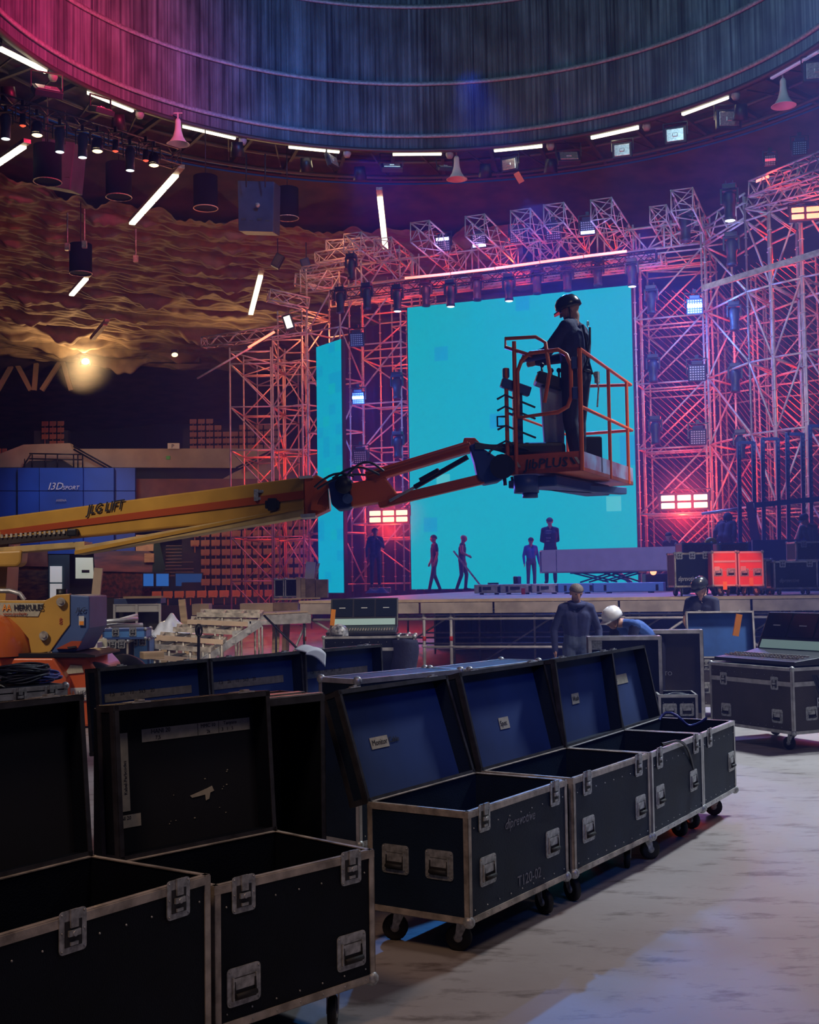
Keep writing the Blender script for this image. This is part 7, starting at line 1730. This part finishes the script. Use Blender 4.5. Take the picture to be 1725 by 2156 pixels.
# things at the left end of the stage
c5 = scase('small black case with white fittings at the left end of the stage', 577, 598, 27.5, 1219, 1262, 'lam', 'alu', wheels=False, latches=(), handles=(), dp=0.4)
c6 = scase('pale blue edged case beside the small black one at the stage end', 600, 627, 27.5, 1218, 1262, 'lam', 'white', wheels=False, latches=(), handles=(), dp=0.4)
for px, w_, h_, m, lab in ((630, 0.10, 0.46, 'ply', 'tall pine board end at the left stage corner'), (640, 0.10, 0.44, 'wood', 'second pine board end beside the tall one'), (655, 0.20, 0.42, 'ply_dark', 'dark wooden block left of the narrow LED column'), (678, 0.26, 0.40, 'ply_dark', 'brown wooden block at the foot of the narrow LED column')):
    bx('timber_block', lab, 'timber', onstage(px, 27.3), (w_, 0.4, h_), m)
b = MB(); b.prism([W(x, y, 27.6) for x, y in ((645, 1182), (665, 1184), (661, 1221), (641, 1219))], (0, 0.03, 0)); tag(b.build('grey_sheet_panel', M['paper']), 'pale grey sheet leaning against the timber blocks', 'panel')
b = MB(); b.prism([W(x, y, 27.7) for x, y in ((668, 1186), (674, 1186), (664, 1222), (657, 1222))], (0, 0.05, 0)); tag(b.build('timber_offcut', M['wood']), 'slanting timber offcut right of the grey sheet', 'timber')
bx('timber_block', 'grey wooden block under the man with his hand at his chin', 'block', onstage(800, 35.8), (0.62, 0.4, 0.16), 'alu_worn')
b = MB(); b.grid(lambda u, v: onstage(768, 34.8) + Vector((0.7 * u, 0.3 * v, 0.01 + 0.2 * math.sin(math.pi * u) * math.sin(math.pi * v) * (0.7 + 0.3 * math.sin(11 * u)))), 18, 10); tag(b.build('cloth_heap', M['denim']), 'grey cloth heap at the feet of the man by the LED column', 'cloth')
for px, lab in ((600, 'thin board lying at the left corner of the stage edge'), (640, 'second thin board on the left stage corner')):
    bx('loose_board', lab, 'board', onstage(px + 5, 24.6 + (px - 600) / 60), (0.55, 0.14, 0.03), 'wood', 0.15)
# timber beams lying along the left of the stage, ahead of the deck
for i, (x0, x1, y0, y1, m, lab) in enumerate(((404, 440, 1272, 1295, 'ply', 'pale timber block at the left, alone beside the seats'), (505, 575, 1271, 1295, 'ply', 'pale timber beam end left of the stage deck'), (575, 627, 1269, 1292, 'ply_dark', 'brown timber beam joining the stage deck corner'))):
    Yq = 24.5; a, c = W(x0, y0, Yq), W(x1, y1, Yq)
    o = bx('timber_beam', lab, 'timber', Vector(((a.x + c.x) / 2, Yq + 0.2, c.z)), (c.x - a.x, 0.4, a.z - c.z), m)
    if i == 0: pass
# small low decks continuing to the left
t = thing('low_deck', 'low scaffold deck on thin black legs left of the stage', 'deck', tuple(W(590, 1400, 22.8).xy) + (0,))
b = MB(); b.prism([W(548, 1296, 22.8), W(655, 1290, 22.8), W(655, 1312, 22.8), W(548, 1316, 22.8)], (0, 0.05, 0)); b.build('fascia', M['alu'], t, world=True)
b = MB(); b.prism([W(548, 1295, 22.8), W(655, 1289, 22.8), W(640, 1286, 25.5), W(540, 1291, 25.5)], (0, 0, 0.03)); b.build('deck_board', M['ply'], t, world=True)
for x in (552, 581, 640): b = MB(); b.tube(V3(W(x, 1300, 22.85), 1.2), V3(W(x, 1300, 22.85), 0), 0.02, 6); b.build('leg', M['black_metal'] if x != 552 else M['alu'], t, world=True)
b = MB(); b.tube(V3(W(556, 1300, 22.8), 1.15), V3(W(668, 1300, 22.8), 0.15), 0.022, 6); b.build('brace', M['black_metal'], t, world=True)
b = MB(); b.tube(V3(W(640, 1300, 23), 0.9), V3(W(600, 1300, 23), 0.1), 0.022, 6); b.build('brace', M['steel'], t, world=True)
for x, m, lab in ((583, 'wood', 'pale timber upright under the low deck'), (604, 'ply_dark', 'dark timber upright leaning under the low deck')):
    b = MB(); b.bar(V3(W(x - 6, 1300, 23.3), 0), V3(W(x, 1300, 23.3), 1.12), 0.13, 0.06, up=(0, 1, 0)); tag(b.build('timber_upright', M[m]), lab, 'timber')

# aluminium stair frame in steps
t = thing('aluminium_stairs', 'aluminium stair frame rising in steps to the low deck at left', 'stair frame', tuple(W(420, 1400, 19.5).xy) + (0,))
Ys = 20.0
st_p = [(424, 1393), (545, 1318)]
b = MB(); b.bar(W(424, 1394, Ys - 0.6), W(548, 1312, Ys), 0.05, 0.11); b.build('stringer', M['alu'], t, world=True)
for k, (x, y) in enumerate(((440, 1376), (472, 1352), (505, 1331), (538, 1310))):
    b = MB(); b.bar(W(x - 12, y, Ys - 0.45 + 0.15 * k), W(x + 24, y - 1, Ys - 0.45 + 0.15 * k), 0.05, 0.05); b.bar(W(x - 12, y - 2, Ys - 0.45 + 0.15 * k), W(x - 12, y + 20, Ys - 0.45 + 0.15 * k), 0.05, 0.05, up=(0, 1, 0)); b.build('step_bracket', M['alu'], t, world=True)
for k, (x0, y0, x1, y1) in enumerate(((266, 1377, 415, 1392), (297, 1359, 445, 1369), (330, 1342, 470, 1352), (365, 1325, 505, 1332), (395, 1309, 540, 1315), (415, 1294, 548, 1296))):
    Yk = 18.9 + 0.32 * k
    b = MB(); b.bar(W(x0, y0, Yk), W(x1, y1, Yk), 0.06, 0.075); tr = b.build('step_frame', M['alu_worn'] if k % 2 else M['ply'], t, world=True)
    b = MB(); b.bar(W(x0 + 8, y0 - 8, Yk + 0.35), W(x1, y1 - 8, Yk + 0.35), 0.05, 0.06); b.build('rear_bar', M['alu_worn'], tr, world=True)
    for s in (0.05, 0.4, 0.7, 0.98):
        xx, yy_ = x0 + (x1 - x0) * s, y0 + (y1 - y0) * s; b = MB(); b.bar(W(xx, yy_, Yk), W(xx + 8, yy_ - 8, Yk + 0.35), 0.05, 0.05); b.tube(W(xx, yy_, Yk), V3(W(xx, yy_, Yk), 0.0), 0.02, 6); b.build('cross_bar', M['alu_worn'], tr, world=True)
    if k < 4:
        for s in (0.22, 0.58):
            xx, yy_ = x0 + (x1 - x0) * s, y0 + (y1 - y0) * s; b = MB(); b.prism([W(xx, yy_ - 1, Yk), W(xx + 22, yy_ - 9, Yk + 0.3), W(xx + 40, yy_ - 9, Yk + 0.3), W(xx + 18, yy_ - 1, Yk)], (0, 0, 0.012)); b.build('grip_mat', M['recess'], tr, world=True)
b = MB(); b.tube(W(418, 1395, 18.0), W(419, 1318, 18.0), 0.022, 8); b.path([W(419 + 7 * math.cos(a), 1327 + 13 * math.sin(a), 17.95) for a in [i * 0.63 for i in range(10)]], 0.012, 6, closed=True); b.path([W(420 + 5 * math.cos(a), 1330 + 10 * math.sin(a), 17.95) for a in [i * 0.63 for i in range(10)]], 0.012, 6, closed=True)
tag(b.build('microphone_stand', M['black_metal']), 'thin black stand with a cable loop before the stair frame', 'stand')
# plastic sheeting heap on pale timber
hp_ = W(345, 1315, 20.5); hp_.z = 0
tb = thing('material_pallet', 'pallet of pale boards under the plastic sheeting', 'pallet', (hp_.x, hp_.y + 0.4, 0))
for z in (0.75, 0.83): b = MB(); b.box((0, 0, z), (1.15, 0.8, 0.05)); b.build('board_layer', M['wood'] if z < 0.8 else M['ply'], tb)
for x in (-0.5, 0, 0.5): b = MB(); b.box((x, 0, 0.36), (0.1, 0.8, 0.72)); b.build('bearer', M['wood'], tb)
b = MB()
rg = random.Random(9)


def sheet(u, v):
    x = -0.6 + 1.2 * u; y = -0.42 + 0.84 * v
    z = 0.86 + 0.22 * math.exp(-((u - 0.55) ** 2) / 0.02) * math.sin(math.pi * v) + 0.16 * math.sin(math.pi * u) * math.sin(math.pi * v) + 0.03 * math.sin(23 * u + 5 * v) * math.sin(13 * v) + 0.02 * math.sin(37 * u)
    return (hp_.x + x, hp_.y + 0.4 + y, z)


b.grid(sheet, 50, 24); tag(b.build('plastic_sheeting', M['plastic_sheet']), 'crumpled clear plastic sheeting peaked over pale boards', 'sheeting')
# bundles of pipes and bars left of the sheeting
for i, (x0, y0, x1, y1, m, lab) in enumerate(((205, 1310, 290, 1303, 'alu', 'topmost pale pipe lying left of the sheeting'), (200, 1318, 300, 1316, 'white', 'white pipe second from the top of the stack'), (190, 1326, 285, 1325, 'alu', 'grey pipe under the white one'), (215, 1313, 300, 1322, 'alu_worn', 'slanting darker pipe in the stack'), (245, 1308, 288, 1296, 'white', 'short white pipe pointing up to the sheeting'), (189, 1330, 250, 1334, 'wood', 'pale timber batten at the stack foot'))):
    b = MB(); b.tube(W(x0, y0, 19.2 + 0.1 * i), W(x1, y1, 19.6 + 0.1 * i), 0.035, 8); tag(b.build('pipe', M[m]), lab, 'pipe')
for i, (x0, x1, y0, y1, m, trim, lab) in enumerate(((222, 268, 1350, 1383, 'lam', 'alu_worn', 'small black case with a yellow mark below the blue crates'), (215, 305, 1325, 1348, 'blue_seg', 'blue_paint_and_light', 'pale blue flat crate on top of the small cases'), (268, 312, 1345, 1375, 'blue_seg', 'blue_paint_and_light', 'blue crate right of the small black case'))):
    Yq = 18.2 + 0.25 * i; a, c = W(x0, y0, Yq), W(x1, y1, Yq)
    cc_ = case('equipment_crate', lab, ((a.x + c.x) / 2, Yq + 0.25, 0 if i != 1 else c.z), 0.05, c.x - a.x, 0.5, 0.02 if i == 1 else 0.05, (a.z if i != 1 else a.z - c.z), body=m, open_=False, trim=trim, wheels=False, latches=(-0.2, 0.2), handles=(), side_handles=False, cat='crate')
for i, (x, y, w_, h_, m, lab) in enumerate(((190, 1352, 0.28, 0.10, 'paper', 'pale box beside the turret under the pipes'), (205, 1362, 0.30, 0.12, 'alu', 'grey metal box left of the small black case'), (192, 1376, 0.35, 0.08, 'white', 'flat white box on the floor by the turret'), (214, 1345, 0.14, 0.16, 'tape', 'cream bag beside the blue crates'), (320, 1372, 0.3, 0.10, 'wood', 'pale timber offcut under the stair frame'))):
    p = W(x, y, 17.6 + 0.1 * i); bx('storage_box', lab, 'box', Vector((p.x, p.y, max(0, p.z - h_))), (w_, 0.3, h_), m, 0.1 * i)
# plank leaning, cupboard, loose timber
b = MB(); b.bar(W(196, 1318, 20.5), W(208, 1196, 20.5), 0.14, 0.06, up=(0, 1, 0)); pk = tag(b.build('leaning_plank', M['ply']), 'tall narrow plank standing upright right of the turret', 'plank')
t = thing('cabinet', 'grey cabinet with pale open frame behind the pipes', 'cabinet', tuple(W(290, 1310, 23).xy) + (0,))
b = MB(); b.prism([W(x, y, 23.2) for x, y in ((206, 1262), (240, 1260), (240, 1330), (208, 1330))], (0, 0.5, 0)); b.build('side_panel', M['lam_brown'], t, world=True)
b = MB(); b.prism([W(x, y, 23) for x, y in ((240, 1261), (338, 1259), (338, 1270), (240, 1272))], (0, 0.5, 0)); b.build('top', M['blue_paint_and_light'], t, world=True)
for y0, y1 in ((1272, 1275), (1286, 1289)): b = MB(); b.prism([W(240, y0, 23), W(338, y0 - 1, 23), W(338, y1 - 1, 23), W(240, y1, 23)], (0, 0.05, 0)); b.build('frame_rail', M['white'], t, world=True)
b = MB(); b.prism([W(243, 1275, 23.02), W(336, 1274, 23.02), W(336, 1286, 23.02), W(243, 1286, 23.02)], (0, 0.05, 0)); b.build('drawer_front', M['paper'], t, world=True)
for x in (241, 288, 337): b = MB(); b.bar(W(x, 1272, 23), V3(W(x, 1320, 23), 0), 0.04, 0.04, up=(0, 1, 0)); b.build('frame_post', M['white'], t, world=True)
b = MB(); b.prism([W(240, 1272, 23.45), W(338, 1272, 23.45), V3(W(338, 1300, 23.45), 0), V3(W(240, 1300, 23.45), 0)], (0, 0.03, 0)); b.build('back_panel', M['recess'], t, world=True)
b = MB(); b.bar(W(262, 1258, 22.9), W(342, 1257, 22.9), 0.2, 0.04); tag(b.build('timber_plank', M['wood']), 'thin plank lying on the grey cabinet top', 'plank')
b = MB(); b.bar(V3(W(398, 1300, 22.3), 0.3), W(383, 1262, 22.3), 0.12, 0.06, up=(0, 1, 0)); tag(b.build('timber_upright', M['wood']), 'short pale timber standing right of the plastic sheeting', 'timber')
for px, Y, lab in ((404, 24, 'small orange box in front of the black gap by the seats'),): bx('orange_box', lab, 'box', V3(W(px, 1300, Y), 0.75), (0.16, 0.2, 0.15), 'orange_tag'); bx('dark_stand_box', 'dark tall stand under the small orange box', 'stand', V3(W(px, 1300, Y), 0), (0.3, 0.3, 0.75), 'plastic')
# things under and before the stage
rg = random.Random(12)
for i in range(20):
    px = 1490 + i * 12; p = W(px, 1300, 24.5 + (i % 3) * 0.3)
    t = thing('stored_lamp', 'small dark lamp stored under the right stage part, %s from the left' % ('first second third fourth fifth sixth seventh eighth ninth tenth eleventh twelfth thirteenth fourteenth fifteenth sixteenth seventeenth eighteenth nineteenth twentieth'.split()[i]), 'stage lamp', (p.x, p.y, 0.92), rg.uniform(0, 3), 'lamps stored under the stage')
    cached('stl', 'head', lambda b: b.lathe([(0.001, 0), (0.07, 0), (0.09, 0.1), (0.06, 0.2), (0.001, 0.22)], 10), M['lamp_body'], t)
    cached('stc', 'clamp', lambda b: b.box((0.05, -0.06, 0.13), (0.04, 0.03, 0.05)), M['alu'], t)
a, c = W(1480, 1300, 24.8), W(1740, 1300, 24.8)
b = MB(); b.box(((a.x + c.x) / 2, 24.8, 0.90), (c.x - a.x + 0.4, 1.0, 0.04)); tag(b.build('under_stage_shelf', M['plastic']), 'dark shelf under the stage carrying stored lamps', 'shelf')
# thin theatrical haze hanging over the stage
hz_ = bpy.data.materials.new('stage_haze'); hz_.use_nodes = True; nt = hz_.node_tree; nt.nodes.clear()
oo = nt.nodes.new('ShaderNodeOutputMaterial'); vs_ = nt.nodes.new('ShaderNodeVolumeScatter')
vs_.inputs['Density'].default_value = 0.008; vs_.inputs['Anisotropy'].default_value = 0.3; vs_.inputs['Color'].default_value = (0.20, 0.26, 1, 1)  # blue scatter colour puts the navy veil into the haze
nt.links.new(vs_.outputs[0], oo.inputs['Volume'])
b = MB(); b.box((4.5, 26.5, 6.75), (24, 37, 13.3)); o = b.build('stage_haze', hz_); tag(o, 'thin haze hanging in the air over and around the stage', 'haze', kind='stuff')
SC.cycles.volume_bounces = 0



def puff(name, label, c, r, dens, col):
    """local haze that thins out from its middle"""
    m = bpy.data.materials.new(name); m.use_nodes = True; nt = m.node_tree; nt.nodes.clear()
    oo = nt.nodes.new('ShaderNodeOutputMaterial'); vs = nt.nodes.new('ShaderNodeVolumeScatter'); vs.inputs['Color'].default_value = (*col, 1); vs.inputs['Anisotropy'].default_value = 0.2
    tc = nt.nodes.new('ShaderNodeTexCoord'); vm = nt.nodes.new('ShaderNodeVectorMath'); vm.operation = 'LENGTH'
    mr = nt.nodes.new('ShaderNodeMapRange'); mr.inputs['From Min'].default_value = 0; mr.inputs['From Max'].default_value = r; mr.inputs['To Min'].default_value = dens; mr.inputs['To Max'].default_value = 0
    mr.interpolation_type = 'SMOOTHERSTEP'
    nt.links.new(tc.outputs['Object'], vm.inputs[0]); nt.links.new(vm.outputs['Value'], mr.inputs['Value']); nt.links.new(mr.outputs[0], vs.inputs['Density']); nt.links.new(vs.outputs[0], oo.inputs['Volume'])
    b = MB(); b.sphere((0, 0, 0), r, 24); o = b.build(name, m); o.location = c; tag(o, label, 'haze', kind='stuff')


puff('floodlight_glow_haze', 'faint puff of haze added for the glow around the glaring floodlight', W(180, 763, 61.6), 1.8, 0.14, (0.9, 0.85, 0.8))  # haze ball added to give the floodlight its glow
for px, py, Y, lab in ((818, 1087, 37.8, 'left'), (1441, 1056, 34.2, 'right')):
    puff('blinder_glow_haze', 'haze added for the glow around the six cell blinder %s of the main LED wall' % lab, W(px, py, Y), 1.5, 0.16, (0.9, 0.7, 0.8))  # haze balls added to give the blinders their glow
    light('POINT', 'blinder_glow', W(px, py, Y + 0.2), RED, 55, 0.3)  # red point added inside each haze ball to light it
